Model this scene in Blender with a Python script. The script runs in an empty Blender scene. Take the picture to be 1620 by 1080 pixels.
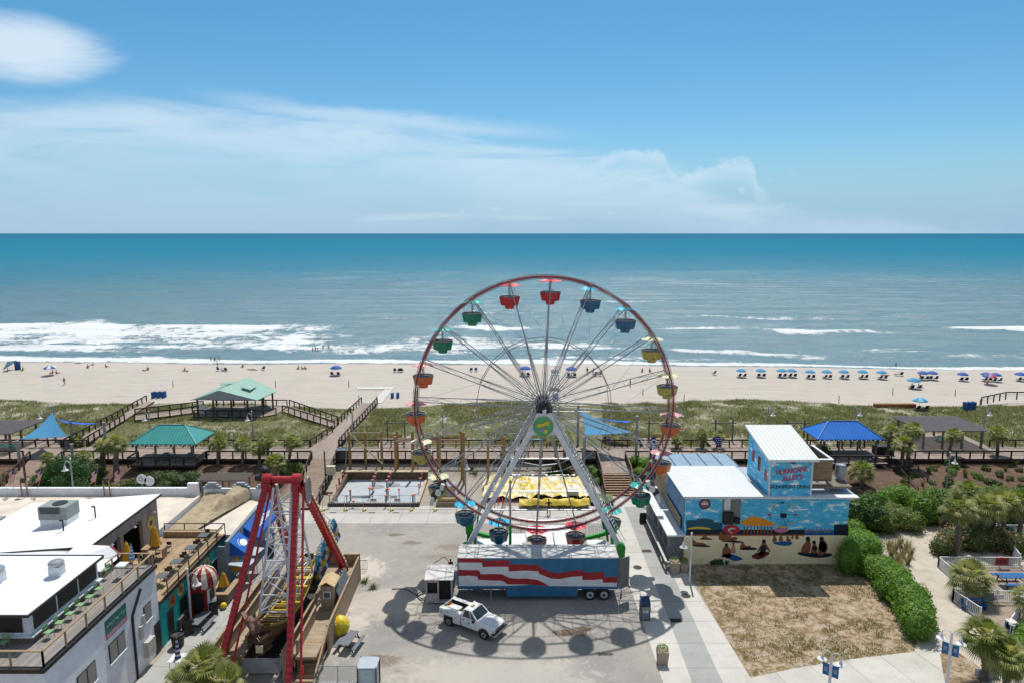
import bpy, math, random
import numpy as np
from mathutils import Vector, Matrix
from math import radians as R, sin, cos, pi
random.seed(7)
S = bpy.context.scene
COL = S.collection
# ---------------------------------------------------------------- camera
HC, PITCH, FPX = 32.0, R(9.0), 1080.0
cam = bpy.data.cameras.new('camera'); cam.lens = 24; cam.sensor_width = 36
cam.clip_start = 0.5; cam.clip_end = 120000
camo = bpy.data.objects.new('camera', cam); COL.objects.link(camo)
camo.location = (0, 0, HC); camo.rotation_euler = (pi/2 - PITCH, 0, 0)
S.camera = camo
# ---------------------------------------------------------------- light
SUN_EL, SUN_AZ = R(62.5), R(7.5)
sl = bpy.data.lights.new('sun', 'SUN'); sl.energy = 4.6; sl.angle = R(0.53); sl.color = (1, .955, .88)
so = bpy.data.objects.new('sun', sl); COL.objects.link(so)
sdir = Vector((sin(SUN_AZ)*cos(SUN_EL), cos(SUN_AZ)*cos(SUN_EL), sin(SUN_EL)))
so.rotation_euler = sdir.to_track_quat('Z', 'Y').to_euler(); so.location = (0, 0, 80)
S.view_settings.view_transform = 'Standard'; S.view_settings.look = 'None'
S.view_settings.exposure = 0.0; S.view_settings.gamma = 1.0
# ---------------------------------------------------------------- helpers : nodes
class N:
 def __init__(s, nt): s.nt = nt; s.n = nt.nodes; s.l = nt.links
 def new(s, t, **k):
  x = s.n.new(t)
  for a, b in k.items(): setattr(x, a, b)
  return x
 def put(s, sock, v):
  if isinstance(v, bpy.types.NodeSocket): s.l.new(v, sock)
  elif isinstance(v, (tuple, list)):
   v = tuple(v)
   if sock.type == 'RGBA' and len(v) == 3: v = v + (1,)
   sock.default_value = v
  else: sock.default_value = v
 def math(s, op, a, b=0.0, c=None, clamp=False):
  m = s.new('ShaderNodeMath', operation=op, use_clamp=clamp)
  s.put(m.inputs[0], a); s.put(m.inputs[1], b)
  if c is not None: s.put(m.inputs[2], c)
  return m.outputs[0]
 def sstep(s, v, a, b, lo=0.0, hi=1.0):
  m = s.new('ShaderNodeMapRange', interpolation_type='SMOOTHSTEP')
  s.put(m.inputs['Value'], v); s.put(m.inputs['From Min'], a); s.put(m.inputs['From Max'], b)
  s.put(m.inputs['To Min'], lo); s.put(m.inputs['To Max'], hi)
  return m.outputs[0]
 def noise(s, vec=None, scale=5, detail=4, rough=.55, dist=0, dim='3D'):
  x = s.new('ShaderNodeTexNoise', noise_dimensions=dim)
  if vec is not None: s.l.new(vec, x.inputs['Vector'])
  x.inputs['Scale'].default_value = scale; x.inputs['Detail'].default_value = detail
  x.inputs['Roughness'].default_value = rough; x.inputs['Distortion'].default_value = dist
  return x.outputs['Fac']
 def mix(s, f, a, b, blend='MIX'):
  x = s.new('ShaderNodeMix', data_type='RGBA', blend_type=blend)
  s.put(x.inputs[0], f); s.put(x.inputs[6], a); s.put(x.inputs[7], b)
  return x.outputs[2]
 def curve(s, v, pts):
  x = s.new('ShaderNodeFloatCurve'); c = x.mapping.curves[0]
  x.mapping.use_clip = False; x.mapping.extend = 'HORIZONTAL'
  while len(c.points) < len(pts): c.points.new(.5, .5)
  for q, (a, b) in zip(c.points, sorted(pts)): q.location = (a, b)
  x.mapping.update(); s.put(x.inputs['Value'], v); return x.outputs[0]
 def comb(s, x, y, z):
  c = s.new('ShaderNodeCombineXYZ'); s.put(c.inputs[0], x); s.put(c.inputs[1], y); s.put(c.inputs[2], z); return c.outputs[0]
 def sep(s, v):
  c = s.new('ShaderNodeSeparateXYZ'); s.l.new(v, c.inputs[0]); return c.outputs
 def scalev(s, v, f):
  c = s.new('ShaderNodeVectorMath', operation='MULTIPLY'); s.l.new(v, c.inputs[0]); c.inputs[1].default_value = f; return c.outputs[0]
# ---------------------------------------------------------------- sky
W = bpy.data.worlds.new("World"); S.world = W; W.use_nodes = True
w = N(W.node_tree); w.n.clear()
sky = w.new('ShaderNodeTexSky', sky_type='NISHITA'); sky.sun_disc = False
sky.sun_elevation = SUN_EL; sky.sun_rotation = SUN_AZ; sky.altitude = 10
sky.air_density = 1.0; sky.dust_density = 0.6; sky.ozone_density = 2.2
tc = w.new('ShaderNodeTexCoord'); X, Y, Z = w.sep(tc.outputs['Generated'])
hyp = w.math('SQRT', w.math('ADD', w.math('MULTIPLY', X, X), w.math('MULTIPLY', Y, Y)))
TX = w.math('DIVIDE', X, w.math('MAXIMUM', Y, 0.05))
TE = w.math('DIVIDE', Z, w.math('MAXIMUM', hyp, 0.01))
def skyc(px, py):
 u, v = (px-810)/FPX, (540-py)/FPX
 dy, dz = cos(PITCH)+v*sin(PITCH), -sin(PITCH)+v*cos(PITCH)
 return u/dy, dz/math.hypot(u, dy)
def edge(pts):
 q = [skyc(*p) for p in pts]
 return w.curve(w.math('MULTIPLY_ADD', TX, .5, .5), [(a*.5+.5, b) for a, b in q])
front = w.sstep(Y, 0.05, .3)
va = w.comb(w.math('MULTIPLY', TX, 3.2), w.math('MULTIPLY', TE, 22), 0)
vb = w.comb(w.math('MULTIPLY', TX, 22), w.math('MULTIPLY', TE, 30), 3.3)
vc = w.comb(w.math('MULTIPLY', TX, 1.6), w.math('MULTIPLY', TE, 34), 7.7)
n1 = w.noise(va, 1.0, 7, .6, .6); n2 = w.noise(vb, 1.5, 8, .62, .3); n3 = w.noise(vc, 1.0, 6, .55, .4)
# long cirrus sheet
top = edge([(-100, 140), (0, 145), (150, 150), (330, 160), (520, 182), (700, 190), (760, 215), (900, 232), (1060, 245), (1130, 285), (1250, 320), (1400, 335), (1700, 345)])
dd = w.math('SUBTRACT', top, TE)
dd = w.math('ADD', dd, w.math('MULTIPLY', w.math('SUBTRACT', n1, .5), .05))
sheet = w.math('MULTIPLY', w.sstep(dd, -.004, .035), w.sstep(n1, .30, .62, .35, 1.0))
sheet = w.math('MULTIPLY', sheet, w.math('MULTIPLY', w.sstep(dd, .02, .12, 1.0, .30), w.sstep(TX, .45, .2, .55, 1)))
strk = w.math('MULTIPLY', w.sstep(n3, .50, .66), w.sstep(dd, 0.0, .03))
strk = w.math('MULTIPLY', strk, w.sstep(TX, -.1, .35, .6, .15))
def band(ypx, half, x0, x1, gain, curv=0.0):
 e0 = w.math('ADD', TE, w.math('MULTIPLY_ADD', TX, curv, -skyc(600, ypx)[1])); e0 = w.math('ADD', e0, w.math('MULTIPLY', w.math('SUBTRACT', n1, .5), .030)); e0 = w.math('ADD', e0, w.math('MULTIPLY', w.math('SUBTRACT', n2, .5), .012))
 b_ = w.math('MULTIPLY', w.sstep(w.math('ABSOLUTE', e0), half, 0), w.math('MULTIPLY', w.sstep(TX, x0, x0+.25), w.sstep(TX, x1, x1-.3)))
 return w.math('MULTIPLY', b_, w.math('MULTIPLY', w.sstep(n3, .3, .6, .35, 1), gain))
bands = w.math('MAXIMUM', w.math('MAXIMUM', band(243, .016, -1.2, .0, .75), band(292, .011, -.9, .22, .55, .04)), w.math('MAXIMUM', band(205, .020, -.5, .16, .80, .07), band(318, .008, -.35, .25, .45)))
# bright brushed ridge near the upper edge
ridge = w.math('MULTIPLY', w.sstep(dd, .0, .016), w.sstep(dd, .025, .06, 1, 0))
ridge = w.math('MULTIPLY', ridge, w.math('MULTIPLY', w.sstep(TX, -.62, -.25), w.sstep(TX, .12, .3, 1, .0)))
ridge = w.math('MULTIPLY', ridge, w.sstep(n1, .35, .6, .25, .8))
# upper left wisp
cx, cy = skyc(40, 78)
ex = w.math('DIVIDE', w.math('SUBTRACT', TX, cx), .135); ey = w.math('DIVIDE', w.math('SUBTRACT', TE, cy), .042)
rr = w.math('ADD', w.math('MULTIPLY', ex, ex), w.math('MULTIPLY', ey, ey))
rr = w.math('ADD', rr, w.math('MULTIPLY', w.math('SUBTRACT', n1, .5), 1.7))
wisp = w.math('MULTIPLY', w.sstep(rr, 1.15, .0), .95)
# cumulus towers with hard upper edges
ctop = edge([(-100, 372), (560, 372), (610, 335), (640, 318), (680, 318), (720, 345), (745, 372), (800, 372), (870, 372), (925, 262), (960, 240), (985, 228), (1010, 231), (1050, 237), (1062, 262),
             (1085, 272), (1110, 262), (1130, 252), (1160, 247), (1190, 252), (1200, 285), (1216, 300), (1245, 330), (1300, 372), (1490, 372), (1545, 312), (1575, 300), (1600, 306), (1640, 372), (1700, 372)])
cd = w.math('SUBTRACT', ctop, TE); cd = w.math('ADD', cd, w.math('MULTIPLY', w.math('SUBTRACT', n2, .5), .035))
cum = w.math('MULTIPLY', w.sstep(cd, 0, .012), w.sstep(cd, .008, .045, .70, .05))
cum = w.math('MULTIPLY', cum, w.sstep(n2, .25, .7, .45, 1.0))
cum = w.math('MULTIPLY', cum, w.math('MULTIPLY', w.sstep(TE, 0.006, .02), w.sstep(ctop, .045, .085)))
small = w.math('MULTIPLY', w.sstep(n2, .57, .66), w.math('MULTIPLY', w.sstep(TE, .012, .022), w.sstep(TE, .10, .05)))
small = w.math('MULTIPLY', small, w.math('MULTIPLY', w.sstep(TX, -.25, -.1), w.sstep(TX, .5, .35, 0, .36)))
haze = w.math('MULTIPLY', w.sstep(TE, .15, -.01), .82)
c = w.math('MAXIMUM', sheet, strk); c = w.math('MAXIMUM', c, ridge); c = w.math('MAXIMUM', c, bands); c = w.math('MULTIPLY', c, .74)
c = w.math('MAXIMUM', c, wisp); c = w.math('MAXIMUM', c, cum); c = w.math('MAXIMUM', c, small)
c = w.math('MULTIPLY', c, front); c = w.math('MINIMUM', c, .93)
SKYK = .105
hs = w.new('ShaderNodeHueSaturation'); w.l.new(sky.outputs[0], hs.inputs['Color']); hs.inputs['Saturation'].default_value = 1.12; hs.inputs['Value'].default_value = .92
tint = w.mix(1.0, hs.outputs[0], w.mix(w.sstep(TE, 0, .34), (.70, .98, 1.12), (.50, .99, 1.10)), 'MULTIPLY')
tint = w.mix(w.sstep(TE, .45, 1.3, 0, .9), tint, (3.3, 3.6, 4.1))
tint = w.mix(w.sstep(Y, .1, -.4, 0, .8), tint, (3.2, 3.8, 4.7))
base = w.mix(haze, tint, (3.0, 5.1, 7.5))
skyc_ = w.mix(c, base, (6.5, 7.8, 9.0))
bg = w.new('ShaderNodeBackground'); w.l.new(skyc_, bg.inputs[0]); bg.inputs[1].default_value = SKYK
wo = w.new('ShaderNodeOutputWorld'); w.l.new(bg.outputs[0], wo.inputs[0])
# ---------------------------------------------------------------- photo geometry -> world
def G(px, py, z=0.0):
 u, v = (px-810)/FPX, (540-py)/FPX
 dy, dz = cos(PITCH)+v*sin(PITCH), -sin(PITCH)+v*cos(PITCH)
 t = (z-HC)/dz
 return Vector((u*t, dy*t, z))
def P(px, py, y):
 u, v = (px-810)/FPX, (540-py)/FPX
 dy, dz = cos(PITCH)+v*sin(PITCH), -sin(PITCH)+v*cos(PITCH)
 t = y/dy
 return Vector((u*t, y, HC+dz*t))
# ---------------------------------------------------------------- materials
MATS = {}
def mat(name, c, c2=None, sc=3.0, rough=.7, metal=0.0, bump=0.0, bs=None, spec=.4, var=.18, detail=5, stretch=None, alpha=None, sheen=0, dirt=None, ds=.6):
 if name in MATS: return MATS[name]
 m = bpy.data.materials.new(name); m.use_nodes = True; nt = N(m.node_tree)
 p = nt.n['Principled BSDF']; tcn = nt.new('ShaderNodeTexCoord'); v = tcn.outputs['Object']
 if stretch: v = nt.scalev(v, stretch)
 if c2 is None: c2 = tuple(max(0, x*(1-var)) for x in c); c = tuple(min(.95, x*(1+var*.5)) for x in c)
 f = nt.noise(v, sc, detail, .6)
 colr = nt.mix(nt.sstep(f, .3, .7), c, c2)
 if dirt:
  d = nt.noise(tcn.outputs['Object'], ds, 6, .65)
  colr = nt.mix(nt.math('MULTIPLY', nt.sstep(d, .52, .72), .6), colr, dirt)
 nt.l.new(colr, p.inputs['Base Color'])
 p.inputs['Roughness'].default_value = rough; p.inputs['Metallic'].default_value = metal
 p.inputs['Specular IOR Level'].default_value = spec
 if bump:
  b = nt.new('ShaderNodeBump'); b.inputs['Strength'].default_value = bump; b.inputs['Distance'].default_value = .05
  nt.l.new(nt.noise(v, bs or sc*4, 4, .6), b.inputs['Height']); nt.l.new(b.outputs[0], p.inputs['Normal'])
 if alpha is not None: p.inputs['Alpha'].default_value = alpha
 MATS[name] = m; return m
# ---------------------------------------------------------------- mesh builder
class MB:
 def __init__(s): s.v = []; s.f = []; s.mi = []; s.k = 0
 def add(s, vs, fs):
  o = len(s.v); s.v += [tuple(p) for p in vs]
  for f in fs: s.f.append(tuple(i+o for i in f)); s.mi.append(s.k)
  return s
 def box(s, c, d, rz=0, rx=0, ry=0):
  x, y, z = (q/2 for q in d); M = Matrix.Rotation(rz, 3, 'Z') @ Matrix.Rotation(ry, 3, 'Y') @ Matrix.Rotation(rx, 3, 'X'); c = Vector(c)
  vs = [c + M @ Vector((i*x, j*y, k*z)) for i, j, k in ((-1,-1,-1),(1,-1,-1),(1,1,-1),(-1,1,-1),(-1,-1,1),(1,-1,1),(1,1,1),(-1,1,1))]
  return s.add(vs, [(0,3,2,1),(4,5,6,7),(0,1,5,4),(1,2,6,5),(2,3,7,6),(3,0,4,7)])
 def bbox(s, a, b):
  return s.box([(p+q)/2 for p, q in zip(a, b)], [abs(q-p) for p, q in zip(a, b)])
 def frame(s, a, b, up=(0,0,1)):
  d = (b-a).normalized(); u = Vector(up)
  if abs(d.dot(u)) > .98: u = Vector((0,1,0))
  r = d.cross(u).normalized(); return d, r, r.cross(d)
 def beam(s, a, b, w, h, up=(0,0,1)):
  a, b = Vector(a), Vector(b); d, r, u = s.frame(a, b, up)
  vs = [p + r*(i*w/2) + u*(j*h/2) for p in (a, b) for i, j in ((-1,-1),(1,-1),(1,1),(-1,1))]
  return s.add(vs, [(0,1,2,3),(7,6,5,4),(0,4,5,1),(1,5,6,2),(2,6,7,3),(3,7,4,0)])
 def tube(s, a, b, r, r2=None, n=8, cap=True):
  a, b = Vector(a), Vector(b); r2 = r if r2 is None else r2; d, rt, u = s.frame(a, b)
  vs = []
  for p, q in ((a, r), (b, r2)):
   for i in range(n): t = 2*pi*i/n; vs.append(p + rt*(q*cos(t)) + u*(q*sin(t)))
  fs = [(i, (i+1) % n, n+(i+1) % n, n+i) for i in range(n)]
  if cap: fs += [tuple(range(n))[::-1], tuple(range(n, 2*n))]
  return s.add(vs, fs)
 def path(s, pts, r, n=6):
  for a, b in zip(pts, pts[1:]): s.tube(a, b, r, n=n)
  return s
 def lathe(s, c, prof, n=16, sx=1, sy=1, a0=0, wob=None, cap=True):
  c = Vector(c); vs = []; m = len(prof)
  for r, z in prof:
   for i in range(n):
    t = a0+2*pi*i/n; q = r*(wob(i) if wob else 1); vs.append((c.x+q*cos(t)*sx, c.y+q*sin(t)*sy, c.z+z))
  fs = [(j*n+i, j*n+(i+1) % n, (j+1)*n+(i+1) % n, (j+1)*n+i) for j in range(m-1) for i in range(n)]
  if cap and prof[0][0] > 1e-4: fs.append(tuple(range(n))[::-1])
  if cap and prof[-1][0] > 1e-4: fs.append(tuple(range((m-1)*n, m*n)))
  return s.add(vs, fs)
 def ball(s, c, r, sz=1, n=10, m=7, sx=1, sy=1):
  return s.lathe(c, [(r*sin(pi*j/m) if 0 < j < m else .0, -r*sz*cos(pi*j/m)) for j in range(m+1)], n, sx, sy)
 def prism(s, pts, z0, z1):
  n = len(pts); a = sum(pts[i][0]*pts[(i+1) % n][1]-pts[(i+1) % n][0]*pts[i][1] for i in range(n))
  if a < 0: pts = pts[::-1]
  vs = [(p[0], p[1], z0) for p in pts]+[(p[0], p[1], z1) for p in pts]
  return s.add(vs, [tuple(range(n))[::-1], tuple(range(n, 2*n))]+[(i, (i+1) % n, n+(i+1) % n, n+i) for i in range(n)])
 def slab(s, pts, t):
  pts = [Vector(p) for p in pts]; t = Vector(t); n = len(pts)
  nn = Vector((0,0,0))
  for i in range(n): nn += pts[i].cross(pts[(i+1) % n])
  if nn.dot(t) < 0: pts = pts[::-1]
  return s.add(pts+[p+t for p in pts], [tuple(range(n))[::-1], tuple(range(n, 2*n))]+[(i, (i+1) % n, n+(i+1) % n, n+i) for i in range(n)])
 def quad(s, a, b, c, d): return s.add([a, b, c, d], [(0,1,2,3)])
 def flat(s, pts, z):
  n = len(pts); a = sum(pts[i][0]*pts[(i+1) % n][1]-pts[(i+1) % n][0]*pts[i][1] for i in range(n))
  if a < 0: pts = pts[::-1]
  return s.add([(p[0], p[1], z) for p in pts], [tuple(range(n))])
 def join(s, o, M=None):
  o2 = len(s.v); s.v += [tuple(M @ Vector(p)) if M else p for p in o.v]
  s.f += [tuple(i+o2 for i in f) for f in o.f]; s.mi += o.mi; return s
 def build(s, name, mats, parent=None, world=True, smooth=False, kind=None, label=None, cat=None, group=None, origin=None):
  if not isinstance(mats, (list, tuple)): mats = [mats]
  v = np.array(s.v, dtype=np.float64).reshape(-1, 3)
  if parent is not None:
   if world:
    Mi = np.array(ROOT[parent.name].inverted()); v = v @ Mi[:3, :3].T + Mi[:3, 3]
  elif kind is None:
   if origin is None: origin = ((v[:,0].min()+v[:,0].max())/2, (v[:,1].min()+v[:,1].max())/2, v[:,2].min())
   v = v - np.array(origin)
  me = bpy.data.meshes.new(name); me.from_pydata(v.tolist(), [], s.f)
  for m in mats: me.materials.append(m)
  if len(mats) > 1: me.polygons.foreach_set('material_index', s.mi)
  if smooth:
   me.polygons.foreach_set('use_smooth', [True]*len(me.polygons)); me.set_sharp_from_angle(angle=R(smooth if smooth > 1 else 35))
  me.update(); o = bpy.data.objects.new(name, me); COL.objects.link(o)
  if parent is not None: o.parent = parent; ROOT[o.name] = ROOT[parent.name]
  elif kind is None: o.location = origin; ROOT[o.name] = Matrix.Translation(origin)
  else: ROOT[o.name] = Matrix.Identity(4)
  tag(o, label, cat, group, kind); return o
ROOT = {}
def tag(o, label=None, cat=None, group=None, kind=None):
 if label: o['label'] = label
 if cat: o['category'] = cat
 if group: o['group'] = group
 if kind: o['kind'] = kind
 return o
def thing(name, label, cat, loc=(0,0,0), rz=0, group=None):
 o = bpy.data.objects.new(name, None); COL.objects.link(o); o.empty_display_size = .3
 o.location = loc; o.rotation_euler = (0, 0, rz); ROOT[o.name] = Matrix.Translation(Vector(loc)) @ Matrix.Rotation(rz, 4, 'Z')
 return tag(o, label, cat, group)
def kids(o): return [x for x in o.children]
def dup(o, loc=None, rz=None, label=None, group=None, scale=None, parent=None, mats=None):
 c = o.copy(); COL.objects.link(c)
 if parent is not None: c.parent = parent
 if loc is not None: c.location = loc
 if rz is not None: c.rotation_euler = (0, 0, rz)
 if scale is not None: c.scale = scale if isinstance(scale, (tuple, list)) else (scale,)*3
 if label: c['label'] = label
 if group: c['group'] = group
 for ch in kids(o): dup(ch, parent=c)
 return c
def text_mb(body, size, M, font=None, ext=0.0, align='CENTER', sx=1, bold=0):
 cu = bpy.data.curves.new('t', 'FONT'); cu.body = body; cu.size = size; cu.align_x = align; cu.align_y = 'CENTER'; cu.extrude = ext; cu.offset = bold; cu.resolution_u = 3
 o = bpy.data.objects.new('t', cu); COL.objects.link(o); bpy.context.view_layer.update()
 me = o.to_mesh(); mb = MB(); T = M @ Matrix.Diagonal((sx, 1, 1, 1))
 mb.add([T @ v.co for v in me.vertices], [tuple(p.vertices) for p in me.polygons])
 o.to_mesh_clear(); bpy.data.objects.remove(o); bpy.data.curves.remove(cu); return mb
def rnd(a, b): return random.uniform(a, b)
def lerp(a, b, t): return a+(b-a)*t
# ================================================================ SETTING
def shoreline(x): return 169.5 - .05*x + 1.8*sin(x*.03+1) + .7*sin(x*.11)
def smooth(a, b, t):
 t = np.clip((t-a)/(b-a), 0, 1); return t*t*(3-2*t)
rng = np.random.default_rng(5)
def vnoise(x, y, sc, seed=0):
 x = np.asarray(x, float)/sc; y = np.asarray(y, float)/sc
 xi = np.floor(x).astype(int); yi = np.floor(y).astype(int); fx = x-xi; fy = y-yi
 fx = fx*fx*(3-2*fx); fy = fy*fy*(3-2*fy)
 def h(a, b):
  k = (a*374761393 + b*668265263 + seed*974634777) & 0xffffffff
  k = ((k ^ (k >> 13))*1274126177) & 0xffffffff
  return ((k ^ (k >> 16)) & 0xffff)/65535.0
 return (h(xi, yi)*(1-fx)+h(xi+1, yi)*fx)*(1-fy)+(h(xi, yi+1)*(1-fx)+h(xi+1, yi+1)*fx)*fy
def ground_z(x, y):
 x = np.asarray(x, float); y = np.asarray(y, float)
 f0 = np.where(x > 28, 75.0, np.where(x < -2, 79.0, 80.0))
 f0 = np.where((x > -24.5) & (x < 11.2), 85.6, f0)
 z = 1.25*smooth(f0, np.where(f0 > 85, f0+3.5, f0+9), y)
 edge = 121.0 + 2.0*np.sin(x*.05) + 1.5*np.sin(x*.13+2)
 dune = smooth(94, 101, y)*(1-smooth(edge-4, edge+2.5, y))
 z = z + dune*(.05 + .40*vnoise(x, y, 13, 1) + .30*vnoise(x, y, 5, 2))
 # sandy gap where the ramp meets the beach
 z = z + .10*vnoise(x, y, 3, 4)*smooth(80, 95, y) + .06*vnoise(x, y, 1.1, 6)*smooth(118, 124, y)
 sh = shoreline(x) if np.isscalar(x) else (169.5-.05*x+1.8*np.sin(x*.03+1)+.7*np.sin(x*.11))
 z = np.where(y > 125, z + (-1.3-1.0)*smooth(0, 1, (y-150)/(sh+4-150)), z)
 z = z - .35*smooth(sh-1, sh+3, y) - 3.0*smooth(sh+6, sh+60, y)
 return z
def gz(x, y): return float(ground_z(np.array([x]), np.array([y]))[0])
def gridmesh(name, xs, ys, zf, m, kind='structure', attr=None, smooth_=True):
 X_, Y_ = np.meshgrid(xs, ys); Z_ = zf(X_, Y_); nx, ny = len(xs), len(ys)
 v = np.stack([X_, Y_, Z_], -1).reshape(-1, 3)
 i = np.arange(nx*ny).reshape(ny, nx); f = np.stack([i[:-1,:-1], i[:-1,1:], i[1:,1:], i[1:,:-1]], -1).reshape(-1, 4)
 me = bpy.data.meshes.new(name); me.vertices.add(len(v)); me.vertices.foreach_set('co', v.ravel())
 me.loops.add(f.size); me.loops.foreach_set('vertex_index', f.ravel()); me.polygons.add(len(f))
 me.polygons.foreach_set('loop_start', np.arange(0, f.size, 4)); me.polygons.foreach_set('use_smooth', np.ones(len(f), bool))
 me.update(calc_edges=True)
 if attr is not None:
  for nm, fn in attr.items():
   a = me.attributes.new(nm, 'FLOAT', 'POINT'); a.data.foreach_set('value', fn(X_, Y_).ravel().astype(np.float32))
 me.materials.append(m); me.validate(); o = bpy.data.objects.new(name, me); COL.objects.link(o); ROOT[o.name] = Matrix.Identity(4)
 return tag(o, kind=kind)
# ---- terrain material: gravel/sand lot, mulch bank, dune grass floor, beach
def terrain_mat():
 m = bpy.data.materials.new('terrain_soil'); m.use_nodes = True; n = N(m.node_tree); p = n.n['Principled BSDF']
 tcn = n.new('ShaderNodeTexCoord'); v = tcn.outputs['Object']; x, y, z = n.sep(v)
 big = n.noise(v, .12, 5, .6); mid = n.noise(v, .7, 6, .65); fine = n.noise(v, 9, 5, .7)
 def at(nm): a = n.new('ShaderNodeAttribute', attribute_name=nm); return a.outputs['Fac']
 sand = n.mix(n.sstep(mid, .3, .7), (.36, .32, .275), (.30, .265, .225)); sand = n.mix(n.math('MULTIPLY', n.sstep(fine, .4, .7), .35), sand, (.35, .30, .25))
 tr = n.noise(n.scalev(v, (.15, 1.6, 1)), 1.0, 4, .6)
 beach = n.mix(n.math('MULTIPLY', n.sstep(tr, .45, .62), .75), (.455, .415, .37), (.385, .35, .31))
 beach = n.mix(n.math('MULTIPLY', n.sstep(n.noise(v, .35, 5, .7), .5, .7), .35), beach, (.345, .315, .28))
 wet = at('wet'); beach = n.mix(wet, beach, (.235, .215, .19))
 dune = n.mix(n.sstep(n.noise(v, .25, 6, .7), .50, .66), (.125, .128, .06), (.38,.35,.30))
 dune = n.mix(n.math('MULTIPLY', n.sstep(mid, .45, .65), .5), dune, (.18, .17, .09))
 mulch = n.mix(n.sstep(n.noise(v, 2.5, 6, .7), .35, .7), (.095, .058, .042), (.17, .115, .085))
 mulch = n.mix(n.math('MULTIPLY', n.sstep(fine, .5, .75), .5), mulch, (.05, .03, .022))
 col = n.mix(at('mulch'), sand, mulch); col = n.mix(at('dune'), col, dune); col = n.mix(at('beach'), col, beach)
 n.l.new(col, p.inputs['Base Color']); p.inputs['Roughness'].default_value = .95; p.inputs['Specular IOR Level'].default_value = .15
 n.put(p.inputs['Roughness'], n.math('SUBTRACT', .95, n.math('MULTIPLY', wet, .35)))
 b = n.new('ShaderNodeBump'); b.inputs['Strength'].default_value = .6; b.inputs['Distance'].default_value = .12
 n.l.new(n.math('ADD', n.noise(v, 1.6, 6, .7), n.math('MULTIPLY', fine, .3)), b.inputs['Height']); n.l.new(b.outputs[0], p.inputs['Normal'])
 return m
def duneedge(x): return 121.0 + 2.0*np.sin(x*.05) + 1.5*np.sin(x*.13+2)
def a_mulch(x, y):
 r = smooth(74.5, 76, y)*(1-smooth(93, 96, y)); mid = smooth(-29, -27, x)*(1-smooth(5, 7, x)); return r*(1-mid)
def a_dune(x, y): return smooth(93.5, 96, y)*(1-smooth(duneedge(x)-1.5, duneedge(x)+.8, y + 1.5*(vnoise(x, y, 2.0, 9)-.5)))
def a_beach(x, y): return smooth(duneedge(x)-1, duneedge(x)+1, y)
def a_wet(x, y):
 sh = 169.5-.05*x+1.8*np.sin(x*.03+1)+.7*np.sin(x*.11); return .8*smooth(sh-3.0, sh+.5, y+1.5*vnoise(x, y, 6, 3))
xs = np.concatenate([[-9000, -2500, -900, -420], np.arange(-230, 230.1, 1.0), [420, 900, 2500, 9000]])
ys = np.concatenate([[-600, -60, 0], np.arange(30, 78, 4), np.arange(78, 240, .8), [260, 400]])
terrain = gridmesh('terrain', xs, ys, ground_z, terrain_mat(), attr={'mulch': a_mulch, 'dune': a_dune, 'beach': a_beach, 'wet': a_wet})
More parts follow.
